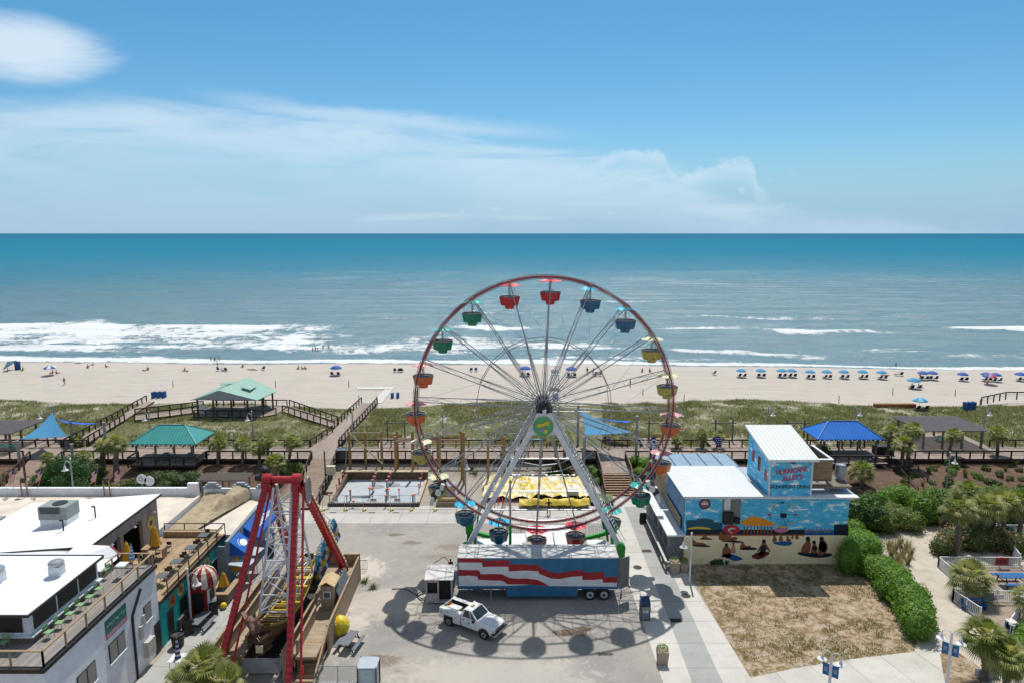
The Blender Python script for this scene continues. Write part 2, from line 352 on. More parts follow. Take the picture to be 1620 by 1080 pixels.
# ---- sea
def sea_mat():
 m = bpy.data.materials.new('sea_water'); m.use_nodes = True; n = N(m.node_tree); p = n.n['Principled BSDF']
 tcn = n.new('ShaderNodeTexCoord'); v = tcn.outputs['Object']; x, y, z = n.sep(v)
 foam_d = n.new('ShaderNodeAttribute', attribute_name='foam').outputs['Fac']
 # depth colour: silty blue-grey inshore, turquoise beyond, deeper at the horizon
 yy = n.math('ADD', y, n.math('MULTIPLY', n.math('SUBTRACT', n.noise(n.scalev(v, (.003, .012, 1)), 1, 5, .6), .5), 260))
 rt = n.sstep(x, -40, 120); edge_y = n.math('ADD', yy, n.math('MULTIPLY', rt, -60))
 col = n.mix(n.sstep(edge_y, 250, 640), (.046, .155, .210), (.008, .165, .265)); col = n.mix(n.sstep(edge_y, 420, 520, 0, .5), col, (.006, .17, .28))
 col = n.mix(n.sstep(yy, 900, 6000), col, (.006, .125, .225))
 blot = n.noise(n.scalev(v, (.010, .05, 1)), 1, 7, .7)
 col = n.mix(n.math('MULTIPLY', n.sstep(blot, .40, .62), n.sstep(y, 1200, 200, .15, .40)), col, (.070, .18, .21))
 wl = n.noise(n.scalev(v, (.07, .33, 1)), 1, 8, .72, .5); wl2 = n.noise(n.scalev(v, (.25, .9, 1)), 1, 6, .75, .3)
 col = n.mix(n.math('MULTIPLY', n.sstep(wl, .48, .66), n.sstep(y, 1500, 200, .30, .70)), col, (.022, .085, .115))
 col = n.mix(n.math('MULTIPLY', n.sstep(wl2, .46, .66), n.sstep(y, 2500, 250, .15, .40)), col, (.080, .195, .245))
 fine_ = n.noise(n.scalev(v, (.012, .045, 1)), 1, 9, .8); col = n.mix(n.math('MULTIPLY', n.sstep(fine_, .5, .7), n.sstep(y, 300, 900, 0, .45)), col, (.02, .20, .30))
 f1 = n.noise(n.scalev(v, (.22, .16, 1)), 1, 9, .74, 1.2); f2 = n.noise(n.scalev(v, (.07, .30, 1)), 1, 7, .7, .5)
 ff = n.math('ADD', n.math('MULTIPLY', f1, .6), n.math('MULTIPLY', f2, .4)); th = n.math('SUBTRACT', .76, n.math('MULTIPLY', foam_d, .46))
 foam = n.math('MULTIPLY', n.sstep(n.math('SUBTRACT', ff, th), -.02, .055), .95); haz = n.math('MULTIPLY', n.sstep(n.math('SUBTRACT', ff, th), -.12, .04), n.math('MULTIPLY', foam_d, .34))
 caps = n.noise(n.scalev(v, (.10, .30, 1)), 1, 9, .78); glint = n.math('MULTIPLY', n.sstep(caps, .665, .72), n.sstep(y, 1900, 300, .25, .75))  # white flecks painted in place of sun glints on the ripples
 glint_n2 = n.noise(n.scalev(v, (.035, .06, 1)), 1, 9, .82); glint = n.math('MAXIMUM', glint, n.math('MULTIPLY', n.sstep(glint_n2, .67, .74), n.sstep(x, -300, 120, .25, .8)))  # larger painted glint flecks, stronger towards the right
 foam = n.math('MAXIMUM', foam, n.math('MAXIMUM', n.math('MULTIPLY', glint, .75), haz))  # breaker foam joined with the painted glint flecks
 col = n.mix(foam, col, (.72, .75, .77))
 b = n.new('ShaderNodeBump'); b.inputs['Strength'].default_value = 1.0; b.inputs['Distance'].default_value = .7
 h = n.math('ADD', n.math('MULTIPLY', n.noise(n.scalev(v, (.12, .30, 1)), 1, 9, .72), 1.6), n.math('MULTIPLY', foam, .25))
 n.l.new(h, b.inputs['Height']); df = n.new('ShaderNodeBsdfDiffuse'); gl = n.new('ShaderNodeBsdfGlossy'); gl.inputs['Roughness'].default_value = .22
 n.l.new(col, df.inputs['Color']); n.l.new(b.outputs[0], df.inputs['Normal']); n.l.new(b.outputs[0], gl.inputs['Normal'])
 mx = n.new('ShaderNodeMixShader'); n.put(mx.inputs[0], n.math('MULTIPLY', n.math('SUBTRACT', 1, foam), n.sstep(y, 200, 1500, .16, .06))); n.l.new(df.outputs[0], mx.inputs[1]); n.l.new(gl.outputs[0], mx.inputs[2]); n.l.new(mx.outputs[0], n.n['Material Output'].inputs['Surface'])
 return m
def pxg(px, py): return G(px, py, -.9)
FOAM = [  # breaker patches: centre read on the water level, half sizes in metres, strength
 (190, 519, 80, 12, .86), (60, 514, 46, 8, .82), (330, 522, 44, 8, .84), (120, 536, 85, 10, .74), (300, 541, 60, 8, .72), (420, 534, 22, 9, .78), (440, 548, 34, 6, .74), (250, 553, 95, 6, .70), (90, 552, 60, 6, .72), (455, 541, 16, 5, .8), (30, 527, 60, 10, .80), (230, 530, 70, 9, .76),
 (600, 556, 38, 5, .60), (690, 550, 30, 8, .68), (790, 519, 22, 9, .78), (845, 518, 12, 7, .6), (740, 541, 28, 8, .66), (860, 546, 26, 6, .70), (800, 495, 22, 3, .56), (930, 566, 25, 3, .62), (960, 553, 16, 4, .66),
 (1000, 478, 26, 4, .52), (930, 510, 18, 3, .5), (1120, 519, 24, 4, .74), (1160, 520, 14, 3, .7), (1290, 522, 22, 5, .86), (1330, 524, 18, 3, .74), (1200, 503, 30, 3, .64), (1430, 501, 24, 3, .55), (1600, 520, 22, 5, .95), (1600, 576, 18, 3, .58),
 (1060, 556, 18, 3, .72), (1195, 557, 16, 3, .80), (1240, 560, 20, 2.5, .62), (1100, 572, 22, 3, .56), (1335, 549, 22, 2.5, .58), (1400, 553, 16, 2, .6), (1450, 545, 20, 2, .45), (1550, 560, 18, 2.5, .52), (640, 505, 24, 3, .42), (1040, 440, 22, 4, .38), (900, 455, 30, 4, .38), (1420, 455, 35, 4, .38)]
def foam_attr(x, y):
 sh = 169.5-.05*x+1.8*np.sin(x*.03+1)+.7*np.sin(x*.11)
 wash = 6+3*np.sin(x*.045+.6)+2*np.sin(x*.12)+np.where(x < 10, 4, 0)
 d = y-(sh+1.5); f = .92*np.exp(-((d-2)/np.maximum(wash*.5, 2))**2)
 w2 = vnoise(x*.25, y*0+3, 6, 11); f = np.maximum(f, .62*w2*np.exp(-((d-13-6*vnoise(x, y*0, 40, 3))/4)**2))
 warp = 13*(vnoise(x, y*.5, 26, 21)-.5)+5*(vnoise(x, y, 9, 22)-.5); modl = .62+.5*vnoise(x, y*.6, 11, 23)
 for px, py, a, b, s in FOAM:
  c = pxg(px, py); q = ((x-c.x)/a)**2+((y+warp-c.y)/b)**2; f = np.maximum(f, s*np.exp(-(q*.75)**2)*np.minimum(1.05, modl+.12))
 f = np.maximum(f, .30*np.exp(-((y-235)/60.0)**2))
 return f
def sea_z(x, y):
 amp = smooth(172, 190, y)*(1-smooth(500, 1500, y))
 w = .34*np.sin((y+7*vnoise(x, y, 40, 5)+.05*x)*.30)+.22*np.sin((y+6*vnoise(x, y, 24, 8))*.62+x*.02)
 return -.9+amp*w*(.3+1.1*vnoise(x, y, 18, 12))
xs = np.concatenate([[-60000, -20000, -6000, -2500, -1200], np.arange(-700, -300, 12), np.arange(-300, 300, 1.6), np.arange(300, 700.1, 12), [1200, 2500, 6000, 20000, 60000]])
ys = np.concatenate([np.arange(158, 330, .9), np.arange(330, 600, 3), np.arange(600, 1600, 25), [2000, 3000, 5000, 9000, 20000, 60000]])
gridmesh('sea', xs, ys, sea_z, sea_mat(), attr={'foam': foam_attr})
# ================================================================ PAVED SHEETS
def concrete_mat(name, c, c2, joint=None, rot=0.0, bw=3.0, rh=3.0, jc=(.13,.125,.12)):
 m = bpy.data.materials.new(name); m.use_nodes = True; n = N(m.node_tree); p = n.n['Principled BSDF']
 tcn = n.new('ShaderNodeTexCoord'); mp = n.new('ShaderNodeMapping'); mp.inputs['Rotation'].default_value = (0, 0, rot)
 n.l.new(tcn.outputs['Object'], mp.inputs[0]); v = mp.outputs[0]
 col = n.mix(n.sstep(n.noise(v, .45, 6, .65), .3, .7), c, c2)
 col = n.mix(n.math('MULTIPLY', n.sstep(n.noise(v, 7, 6, .75), .5, .8), .35), col, tuple(x*.72 for x in c2))
 st = n.noise(v, .9, 7, .7, 1.2); col = n.mix(n.math('MULTIPLY', n.sstep(st, .56, .72), .45), col, tuple(x*.62 for x in c2))
 if joint:
  b = n.new('ShaderNodeTexBrick'); n.l.new(v, b.inputs['Vector']); b.offset = 0
  b.inputs['Scale'].default_value = 1; b.inputs['Brick Width'].default_value = bw; b.inputs['Row Height'].default_value = rh
  b.inputs['Mortar Size'].default_value = .022; b.inputs['Mortar Smooth'].default_value = .2
  b.inputs['Color1'].default_value = (1,1,1,1); b.inputs['Color2'].default_value = (.88,.88,.88,1); b.inputs['Mortar'].default_value = (.38,.37,.36,1)
  col = n.mix(1.0, col, b.outputs[0], 'MULTIPLY')
 n.l.new(col, p.inputs['Base Color']); p.inputs['Roughness'].default_value = .9; p.inputs['Specular IOR Level'].default_value = .2
 bb = n.new('ShaderNodeBump'); bb.inputs['Strength'].default_value = .35; bb.inputs['Distance'].default_value = .02
 n.l.new(n.noise(v, 14, 5, .7), bb.inputs['Height']); n.l.new(bb.outputs[0], p.inputs['Normal'])
 return m
def gravel_mat():
 m = bpy.data.materials.new('crushed_gravel'); m.use_nodes = True; n = N(m.node_tree); p = n.n['Principled BSDF']
 v = n.new('ShaderNodeTexCoord').outputs['Object']
 big = n.noise(v, .09, 7, .68, .6); mid = n.noise(v, .9, 8, .75, .8); fine = n.noise(v, 7, 6, .8); vf = n.noise(v, 28, 3, .8)
 col = n.mix(n.sstep(big, .38, .62), (.265, .255, .245), (.35, .325, .29))
 col = n.mix(n.math('MULTIPLY', n.sstep(mid, .52, .68), .75), col, (.42, .385, .335))
 col = n.mix(n.math('MULTIPLY', n.sstep(n.noise(v, .33, 8, .74, 1.5), .60, .70), .6), col, (.20, .17, .14))
 x, y, z = n.sep(v); tw = n.noise(n.scalev(v, (.25, 1.1, 1)), 1, 6, .7, .5)
 col = n.mix(n.math('MULTIPLY', n.sstep(tw, .55, .68), .3), col, (.25, .235, .215))
 col = n.mix(n.math('MULTIPLY', n.sstep(fine, .44, .75), .5), col, (.17, .163, .155)); col = n.mix(n.math('MULTIPLY', n.sstep(vf, .55, .8), .5), col, (.47, .45, .42))
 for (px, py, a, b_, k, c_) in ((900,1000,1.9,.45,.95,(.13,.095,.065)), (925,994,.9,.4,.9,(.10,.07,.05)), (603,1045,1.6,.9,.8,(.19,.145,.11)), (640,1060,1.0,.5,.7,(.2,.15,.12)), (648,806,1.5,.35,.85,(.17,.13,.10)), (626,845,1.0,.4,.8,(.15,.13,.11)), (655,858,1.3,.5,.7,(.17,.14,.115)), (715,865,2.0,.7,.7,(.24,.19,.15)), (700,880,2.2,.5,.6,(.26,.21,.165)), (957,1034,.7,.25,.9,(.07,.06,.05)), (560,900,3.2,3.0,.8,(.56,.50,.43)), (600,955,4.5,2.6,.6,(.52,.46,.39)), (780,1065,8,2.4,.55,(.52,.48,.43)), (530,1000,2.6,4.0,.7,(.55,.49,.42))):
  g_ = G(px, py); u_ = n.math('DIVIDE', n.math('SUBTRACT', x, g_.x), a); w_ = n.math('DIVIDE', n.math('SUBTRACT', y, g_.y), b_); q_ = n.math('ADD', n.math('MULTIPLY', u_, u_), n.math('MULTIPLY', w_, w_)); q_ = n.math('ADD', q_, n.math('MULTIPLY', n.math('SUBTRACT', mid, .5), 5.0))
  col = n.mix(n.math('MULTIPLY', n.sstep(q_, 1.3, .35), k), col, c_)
 n.l.new(col, p.inputs['Base Color']); p.inputs['Roughness'].default_value = .95; p.inputs['Specular IOR Level'].default_value = .15
 bb = n.new('ShaderNodeBump'); bb.inputs['Strength'].default_value = .6; bb.inputs['Distance'].default_value = .06
 n.l.new(n.math('ADD', fine, n.math('MULTIPLY', mid, 2)), bb.inputs['Height']); n.l.new(bb.outputs[0], p.inputs['Normal'])
 return m
def lawn_mat():
 m = bpy.data.materials.new('dry_lawn'); m.use_nodes = True; n = N(m.node_tree); p = n.n['Principled BSDF']
 v = n.new('ShaderNodeTexCoord').outputs['Object']
 a = n.noise(v, 1.3, 8, .75, .9); b = n.noise(v, .16, 5, .6); c_ = n.noise(v, 4.5, 6, .8)
 col = n.mix(n.sstep(a, .42, .58), (.42, .335, .25), (.22, .15, .08))
 col = n.mix(n.math('MULTIPLY', n.sstep(n.math('ADD', a, n.math('MULTIPLY', b, .6)), .83, .94), .75), col, (.135, .13, .045))
 col = n.mix(n.math('MULTIPLY', n.sstep(c_, .5, .68), .6), col, (.11, .085, .04)); col = n.mix(n.math('MULTIPLY', n.sstep(n.noise(v, .7, 6, .7), .54, .7), .6), col, (.50, .42, .345))
 n.l.new(col, p.inputs['Base Color']); p.inputs['Roughness'].default_value = .95; p.inputs['Specular IOR Level'].default_value = .1
 bb = n.new('ShaderNodeBump'); bb.inputs['Strength'].default_value = .8; bb.inputs['Distance'].default_value = .12
 n.l.new(n.math('ADD', a, n.math('MULTIPLY', c_, .5)), bb.inputs['Height']); n.l.new(bb.outputs[0], p.inputs['Normal'])
 return m
WROT = math.atan2(-.17, 9.37)
M_light = concrete_mat('pale_concrete', (.56,.54,.50), (.485,.465,.43), True, rot=0, bw=60, rh=3.1)
M_dark = concrete_mat('grey_concrete', (.36,.365,.355), (.31,.315,.305), True, rot=0, bw=60, rh=3.1)
M_alley = concrete_mat('alley_concrete', (.41,.41,.395), (.35,.35,.335), True, rot=R(5), bw=2.6, rh=2.6)
M_cross = concrete_mat('cross_concrete', (.53,.51,.475), (.45,.43,.40), True, rot=0, bw=3.2, rh=2.35)
M_path2 = concrete_mat('walk_concrete', (.54,.52,.475), (.46,.44,.40), True, rot=R(-14), bw=3.0, rh=5.0)
M_sand = mat('path_sand', (.50,.45,.385), (.42,.375,.315), sc=.8, rough=.95, bump=.6, bs=2.5, spec=.1, detail=8, dirt=(.26,.215,.17), ds=.5)
def sheet(name, m, pts, z, lab=None):
 b = MB(); b.flat([(p[0], p[1]) for p in pts], z); return b.build(name, m, kind='structure')
gpx = lambda L: [G(*q) for q in L]
sheet('gravel_lot', gravel_mat(), [(-26, 20), (14.5, 20), (14.5, 72.3), (-24, 72.3), (-26, 60)], .004)
sheet('crossing_walk', M_cross, [(-34, 72.3), (12.5, 72.3), (12.5, 77.2), (-34, 77.2)], .006)
sheet('alley_paving', M_alley, gpx([(455,812), (402,900), (372,960), (366,1080), (215,1080), (262,1030), (262,960), (350,880), (440,770)]), .012)
sheet('west_walk_strip', M_light, [(10.6, 84), (10.9, 49.6), (10.9, 40), (12.9, 40), (13.15, 52), (13.35, 84)], .016)
sheet('main_walk', M_dark, [(13.35, 84), (13.15, 52), (12.9, 40), (15.2, 40), (15.25, 56), (15.5, 76), (15.5, 84)], .016)
sheet('east_walk_strip', M_light, [(15.5, 76), (15.25, 56), (15.2, 40), (17.6, 40), (17.4, 45.3), (16.7, 59.1), (16.5, 76)], .016)
sheet('bank_landing', M_light, [(10.6, 76.9), (19, 76.9), (19, 79.5), (10.6, 79.5)], .020)
def path_px(L): return gpx(L)
sheet('dry_lawn', lawn_mat(), gpx([(1100,923), (1085,895), (1345,890), (1400,900), (1500,985), (1480,1040), (1186,1072)]), .008)
sheet('south_walk', M_path2, gpx([(1186,1072), (1250,1058), (1340,1043), (1450,1030), (1470,1010), (1500,1022), (1545,1090), (1560,1150), (1150,1150), (1180,1075)]), .020)
sheet('sand_path', M_sand, gpx([(1445,1034), (1468,960), (1470,945), (1440,905), (1428,860), (1412,838), (1370,820), (1700,800), (1700,1100), (1540,1100), (1500,1022)]), .011)
# painted/stained detail
m_iron = mat('cast_iron', (.045,.04,.038), rough=.8)
for i, (x, y) in enumerate([(1069.5, 981), (1023, 871)]):
 b = MB(); c0 = G(x, y); b.box((c0.x, c0.y, .024), (.95, .55, .02));
 for k in range(6): b.box((c0.x-.38+k*.15, c0.y, .036), (.05, .5, .012))
 b.build('drain_grate', m_iron, label=['rusty black drain grate in the grey walk near the wheel shadow', 'pale drain grate in the walk right of the trailer'][i], cat='drain grate')
for i, (x, y) in enumerate([(1085, 942), (1008.5, 897)]):
 b = MB(); c0 = G(x, y); b.lathe((c0.x, c0.y, .018), [(0,.0), (.42, 0), (.42,.012), (.34,.012), (.33,.006), (0,.006)], 20)
 b.build('manhole_cover', m_iron, label=['round dark manhole cover in front of the white lamp post', 'round grey manhole cover in the walk behind the trailer end'][i], cat='manhole cover')
# ================================================================ FERRIS WHEEL
m_white = mat('painted_white_steel', (.72,.73,.74), (.60,.61,.63), sc=1.5, rough=.45, dirt=(.42,.40,.37), ds=1.2)
m_steel = mat('galvanised_steel', (.40,.41,.42), (.28,.29,.30), sc=4, rough=.4, metal=.55)
m_dsteel = mat('dark_steel', (.06,.06,.065), rough=.5, metal=.4)
m_green = mat('green_paint', (.035,.36,.04), (.02,.24,.03), sc=2, rough=.45)
m_maroon = mat('maroon_paint', (.36,.02,.022), (.22,.016,.018), sc=2, rough=.4)
m_lgreen = mat('lime_paint', (.18,.62,.12), rough=.5)
m_seat = mat('seat_grey', (.09,.095,.10), rough=.6); m_rimtan = mat('seat_rim_tan', (.36,.30,.23), rough=.6)
m_fan = mat('pale_enamel', (.66,.66,.62), rough=.4)
WX, WY, WZ, WR, NG, A0 = 2.98, 63.0, 15.95, 12.1, 20, R(2.6)
wheel = thing('ferris_wheel', 'tall white legged ferris wheel with twenty coloured octagonal tubs beside the beach', 'ferris wheel', (WX, WY, 0))
def wp(a, r, y): return Vector((WX+r*sin(a), y, WZ+r*cos(a)))
for yy in (62.1, 63.9):
 b = MB(); steps = 80
 for i in range(steps):
  a, a2 = A0+2*pi*i/steps, A0+2*pi*(i+1)/steps
  b.k = 0; b.beam(wp(a, WR, yy), wp(a2, WR, yy), .13, .13, up=wp(a, 1, yy)-wp(a, 0, yy))
  b.k = 1
  for rr_ in (WR-.15, WR+.15): b.tube(wp(a, rr_, yy), wp(a2, rr_, yy), .034, n=5, cap=False)
  if i % 2: b.beam(wp(a, WR-.2, yy), wp(a, WR+.2, yy), .04, .04)
 b.build('rim', [m_maroon, m_steel], wheel)
for k in range(NG):
 a = A0+2*pi*k/NG; b = MB()
 for yy, hy in ((62.1, 61.75), (63.9, 64.25)):
  node = wp(a, WR, yy); b.tube(node, wp(a, .62, hy), .045, .048, n=6)
  t = .50; mid = node.lerp(wp(a, .62, hy), .42)
  b.tube(mid, wp(a+.45, .62, hy), .022, n=5); b.tube(mid, wp(a-.45, .62, hy), .022, n=5)
  b.tube(wp(a, WR*.75, lerp(hy, yy, .75)), wp(a, WR, 63+(63-yy)), .02, n=4)
 b.tube(wp(a, WR, 62.05), wp(a, WR, 63.95), .06, n=6)
 for t in (.25, .45, .65, .83): b.tube(wp(a, WR*t, lerp(61.75, 62.1, t)), wp(a, WR*t, lerp(64.25, 63.9, t)), .028, n=5)
 b.tube(wp(a, WR*.45, 61.9), wp(a, WR*.65, 64.05), .02, n=4); b.tube(wp(a, WR*.65, 61.95), wp(a, WR*.83, 63.95), .02, n=4)
 b.build('spoke', m_steel, wheel)
b = MB()
for yy in (61.95, 64.05):
 for k in range(NG):
  a, a2 = A0+2*pi*k/NG, A0+2*pi*(k+1)/NG; b.tube(wp(a, WR*.525, yy), wp(a2, WR*.525, yy), .035, n=5)
b.build('inner_ring', m_steel, wheel)
b = MB()
for k in range(NG):
 a = A0+2*pi*k/NG; b.tube(wp(a, WR, 62.1), wp(a+2*pi/NG*1.0, WR*.54, 61.95), .012, n=4)
b.build('stay_cables', m_steel, wheel)
b = MB()
for y0 in (61.5, 64.1): b.tube((WX, y0, WZ), (WX, y0+.4, WZ), .6, n=20)
b.tube((WX, 60.9, WZ), (WX, 65.1, WZ), .28, n=14); b.tube((WX, 61.7, WZ), (WX, 64.3, WZ), .5, n=14)
for k in range(NG):
 a = A0+2*pi*k/NG
 for y0 in (61.45, 64.45): b.box(wp(a, .72, y0), (.16, .16, .16), ry=a)
b.build('hub', m_dsteel, wheel)
# ---- tubs
TUB = {'red': ((.50,.02,.02), (.80,.06,.10)), 'blue': ((.01,.13,.25), (.01,.45,.70)), 'yellow': ((.46,.38,.08), (.70,.70,.45)),
       'orange': ((.62,.13,.02), (.72,.36,.36)), 'green': ((.0,.20,.11), (.01,.42,.40))}
order = ['red','blue','blue','yellow','yellow','orange','orange','green','green','red','red','blue','blue','yellow','yellow','orange','orange','green','green','red']
def octo(r, z, n=8, a=pi/8): return [(r*cos(a+2*pi*i/n), r*sin(a+2*pi*i/n), z) for i in range(n)]
def make_tub(col, pos):
 mb_ = mat('tub_'+col, TUB[col][0], rough=.35, spec=.5); mc = mat('tub_roof_'+col, TUB[col][1], rough=.45)
 o = MB()
 o.lathe((0,0,-1.45), [(.42,-1.10), (.47,-.76), (.86,-.74), (1.02,0), (.985,0), (.82,-.66), (.0,-.66)], 8, a0=pi/8)
 root = o.build('gondola', mb_, wheel, world=False); root.location = (pos[0]-WX, pos[1]-WY, pos[2])
 s = MB(); s.lathe((0,0,-1.45), [(.995,-.02), (1.03,.0), (1.04,.07), (.93,.07), (.80,-.30), (.52,-.34), (.50,-.64), (0,-.64)], 8, a0=pi/8)
 s.build('seat', [m_seat], root, world=False)
 s = MB(); s.lathe((0,0,-1.45), [(1.045,.055), (1.045,.085), (.93,.085),(.93,.055)], 8, a0=pi/8, cap=False); s.build('seat_rim', m_rimtan, root, world=False)
 s = MB(); s.tube((0,0,-2.1), (0,0,-.1), .045, n=8); s.tube((0,0,-1.5), (0,0,-1.42), .26, n=12)
 for q in (-.14, .14): s.tube((q,0,-2.0), (q*.5,0,-.2), .02, n=5)
 s.build('pole', m_steel, root, world=False)
 s = MB(); n = 8
 for i in range(n):
  a1, a2 = pi/8+2*pi*i/n, pi/8+2*pi*(i+1)/n; am = (a1+a2)/2
  e = [Vector((0,0,-.22)), Vector((1.06*cos(a1+.015),1.06*sin(a1+.015),-.43)), Vector((1.0*cos(am),1.0*sin(am),-.37)), Vector((1.06*cos(a2-.015),1.06*sin(a2-.015),-.43))]
  q = Vector((.45*cos(am), .45*sin(am), -.20))
  s.add([e[0], e[1], e[2], e[3], q], [(0,1,4), (1,2,4), (2,3,4), (3,0,4)])
  s.add([p-Vector((0,0,.03)) for p in [e[0], e[1], e[2], e[3], q]], [(1,0,4), (2,1,4), (3,2,4), (0,3,4)])
 cn = s.build('canopy', mc, root, world=False)
 s = MB(); s.lathe((0,0,-.2), [(.16,-.05), (.10,.02), (0,.04)], 8); s.tube((-.3,0,-.17), (.3,0,-.12), .03, n=5); s.build('canopy_cap', m_lgreen, cn, world=False)
 s = MB(); s.box((0,-.935,-1.80), (.36,.05,.62)); s.build('door', mb_, root, world=False)
 s = MB(); s.add([(-.14,-.966,-2.08), (.14,-.966,-2.08), (0,-.966,-1.92)], [(0,1,2)]); s.add([(-.14,-.96,-2.08), (.14,-.96,-2.08), (0,-.96,-1.92)], [(2,1,0)]); s.build('door_mark', m_dsteel, root, world=False)
 return root
protos = {}
for k, col in enumerate(order):
 p = wp(A0+2*pi*k/NG, WR, WY)
 if col not in protos: protos[col] = make_tub(col, p)
 else: dup(protos[col], loc=(p.x-WX, 0, p.z), parent=wheel)
# ---- legs and base
apx_f, apx_b = Vector((WX-.02, 60.9, WZ-.35)), Vector((WX, 65.3, WZ-.35))
for apx, yf in ((apx_f, 60.7), (apx_b, 65.7)):
 for sx in (-1, 1):
  foot = Vector((WX+sx*7.3, yf, 2.6)); top_ = apx+Vector((sx*.35, 0, 0)); b = MB(); b.beam(foot, top_, .46, .40, up=(0,1,0));
  for t in (.22, .48, .74):
   c_ = foot.lerp(top_, t); b.beam(c_-Vector((0,.22,0)), c_+Vector((0,.22,0)), .56, .08)
  b.build('leg', m_white, wheel)
b = MB(); b.slab([apx_f+Vector((-.7,-.22,.1)), apx_f+Vector((.7,-.22,.1)), apx_f+Vector((1.5,-.22,-1.9)), apx_f+Vector((-1.5,-.22,-1.9))], (0,.12,0)); b.box(apx_f+Vector((0,0,.2)), (.34,.4,.5))
b.build('apex_plate', m_white, wheel)
b = MB(); b.box(apx_b+Vector((0,0,.35)), (.6,.5,.9)); b.build('rear_bearing', m_white, wheel)
b = MB(); c0 = Vector(P(859.5, 674, 60.55)); b.tube(c0, c0+Vector((0,.08,0)), .88, n=32)
sg = b.build('round_sign', mat('sign_teal', (.02,.30,.30), rough=.4), wheel)
b = MB(); b.tube(c0+Vector((0,-.01,0)), c0+Vector((0,.02,0)), .93, n=32); b.build('sign_rim', mat('sign_green', (.10,.36,.14), rough=.5), sg)
b = MB(); sw = [(-.62,-.05), (-.5,.22), (-.1,.20), (.28,.42), (.62,.46), (.5,.2), (.55,.02), (.2,.06), (-.2,-.12), (-.45,-.12)]
b.slab([c0+Vector((x, -.014, z+.05)) for x, z in sw], (0,-.015,0)); b.slab([c0+Vector((x, -.014, z)) for x, z in [(.05,-.62),(.3,-.6),(.42,-.3),(.2,-.34),(.1,-.26)]], (0,-.015,0)); b.build('sign_lettering_patch', mat('sign_yellow', (.70,.55,.04), rough=.5), sg)
b = MB(); b.slab([c0+Vector((x, -.014, z)) for x, z in [(-.5,-.42),(-.15,-.18),(.15,-.12),(.22,-.22),(-.1,-.4),(-.35,-.5)]], (0,-.015,0)); b.build('sign_violet_patch', mat('sign_violet', (.32,.22,.46), rough=.5), sg)
# cross tubes between the legs, ladders on the right leg
b = MB()
for z, o in ((9.8, .0), (6.4, 0)):
 hx = 7.3*(1-(z-2.6)/(WZ-.35-2.6))+.1
 for yy in (60.8, 65.5): b.tube((WX-hx, yy, z), (WX+hx, yy, z), .07, n=8)
for sx in (-1, 1):
 for z in (4.5, 7.5, 10.5):
  hx = 7.3*(1-(z-2.6)/(WZ-.35-2.6))+.2; b.tube((WX+sx*hx, 60.8, z), (WX+sx*hx, 65.4, z), .06, n=6)
b.build('cross_tubes', m_steel, wheel)
b = MB()
for i in range(34):
 t = .06+i*.026; f = Vector((WX+7.62, 61.2, 2.9)).lerp(apx_f+Vector((.8,.3,0)), t); b.beam(f+Vector((0,-.2,0)), f+Vector((.25,.35,.08)), .05, .04)
b.tube(Vector((WX+7.62, 61.0, 2.9)), apx_f+Vector((.8,.1,0)), .03, n=5); b.tube(Vector((WX+7.87, 61.5, 2.98)), apx_f+Vector((1.05,.6,.08)), .03, n=5)
b.build('leg_ladder', m_fan, wheel)
for sx in (-1, 1):
 a = sx*R(127) if sx > 0 else -R(129); c0 = wp(a, WR+.55, 62.9); b = MB()
 for dy in (-1.35, .75): b.tube(c0+Vector((0,dy,0)), c0+Vector((0,dy+.35,0)), .42, n=14); b.tube(c0+Vector((.5*sx,dy-.05,-.5)), c0+Vector((.5*sx,dy+.4,-.5)), .33, n=14)
 dr = b.build('tyre_drive', m_dsteel, wheel)
 b = MB(); b.tube(c0+Vector((.1*sx,-1.7,-.1)), c0+Vector((.1*sx,-1.36,-.1)), .30, n=12); b.tube(c0+Vector((-.35*sx,-1.6,.75)), c0+Vector((-.2*sx,-1.55,.2)), .2, n=10); b.tube(c0+Vector((.6*sx,-1.8,-.55)), c0+Vector((.75*sx,-1.8,-1.25)), .18, n=10); b.box(c0+Vector((.3*sx,-.2,-.4)), (.5,1.9,.3))
 b.build('drive_motor', m_fan, dr)
# green outriggers and base frame with white deck plates
for sx in (-1, 1):
 b = MB(); X0 = WX+sx*7.3
 for yy in (60.7, 65.7):
  b.box((X0, yy, 2.35), (.75,.5,1.0)); b.beam((X0, yy, 2.1), (X0+sx*.1, yy, .2), .5, .4, up=(0,1,0)); b.tube((X0, yy-.3, 2.75), (X0, yy+.3, 2.75), .42, n=14)
  b.beam((X0-sx*.2, yy, 2.0), (WX+sx*3.6, yy, 1.0), .35, .35, up=(0,1,0)); b.box((X0+sx*.1, yy, .15), (1.2,1.0,.3))
  b.beam((X0-sx*.9, yy, 3.9), (X0-sx*.5, yy, 1.0), .22, .22, up=(0,1,0))
 b.beam((X0, 60.7, 1.4), (X0, 65.7, 1.4), .3, .3); b.beam((X0-sx*1.4, 60.7, 1.4), (X0-sx*1.4, 65.7, 1.4), .2, .2)
 b.build('outrigger', m_green, wheel)
b = MB(); b.bbox((WX-4.4, 60.9, .75), (WX+4.4, 65.4, 1.05)); b.build('base_frame', m_green, wheel)
b = MB()
for i, (x0, x1, y0, y1, z) in enumerate([(-4.3,-1.6,62,66.4,1.5), (-1.5,1.2,61.6,67.2,1.45), (1.3,4.2,61.8,67,1.5), (-1.2,3.4,67.3,69.2,1.15), (-6.6,-4.5,62.2,65,1.6), (4.5,6.4,62.0,64.8,1.55)]):
 b.bbox((WX+x0, y0, z-.12), (WX+x1, y1, z))
b.build('deck_plate', m_white, wheel)
b = MB()
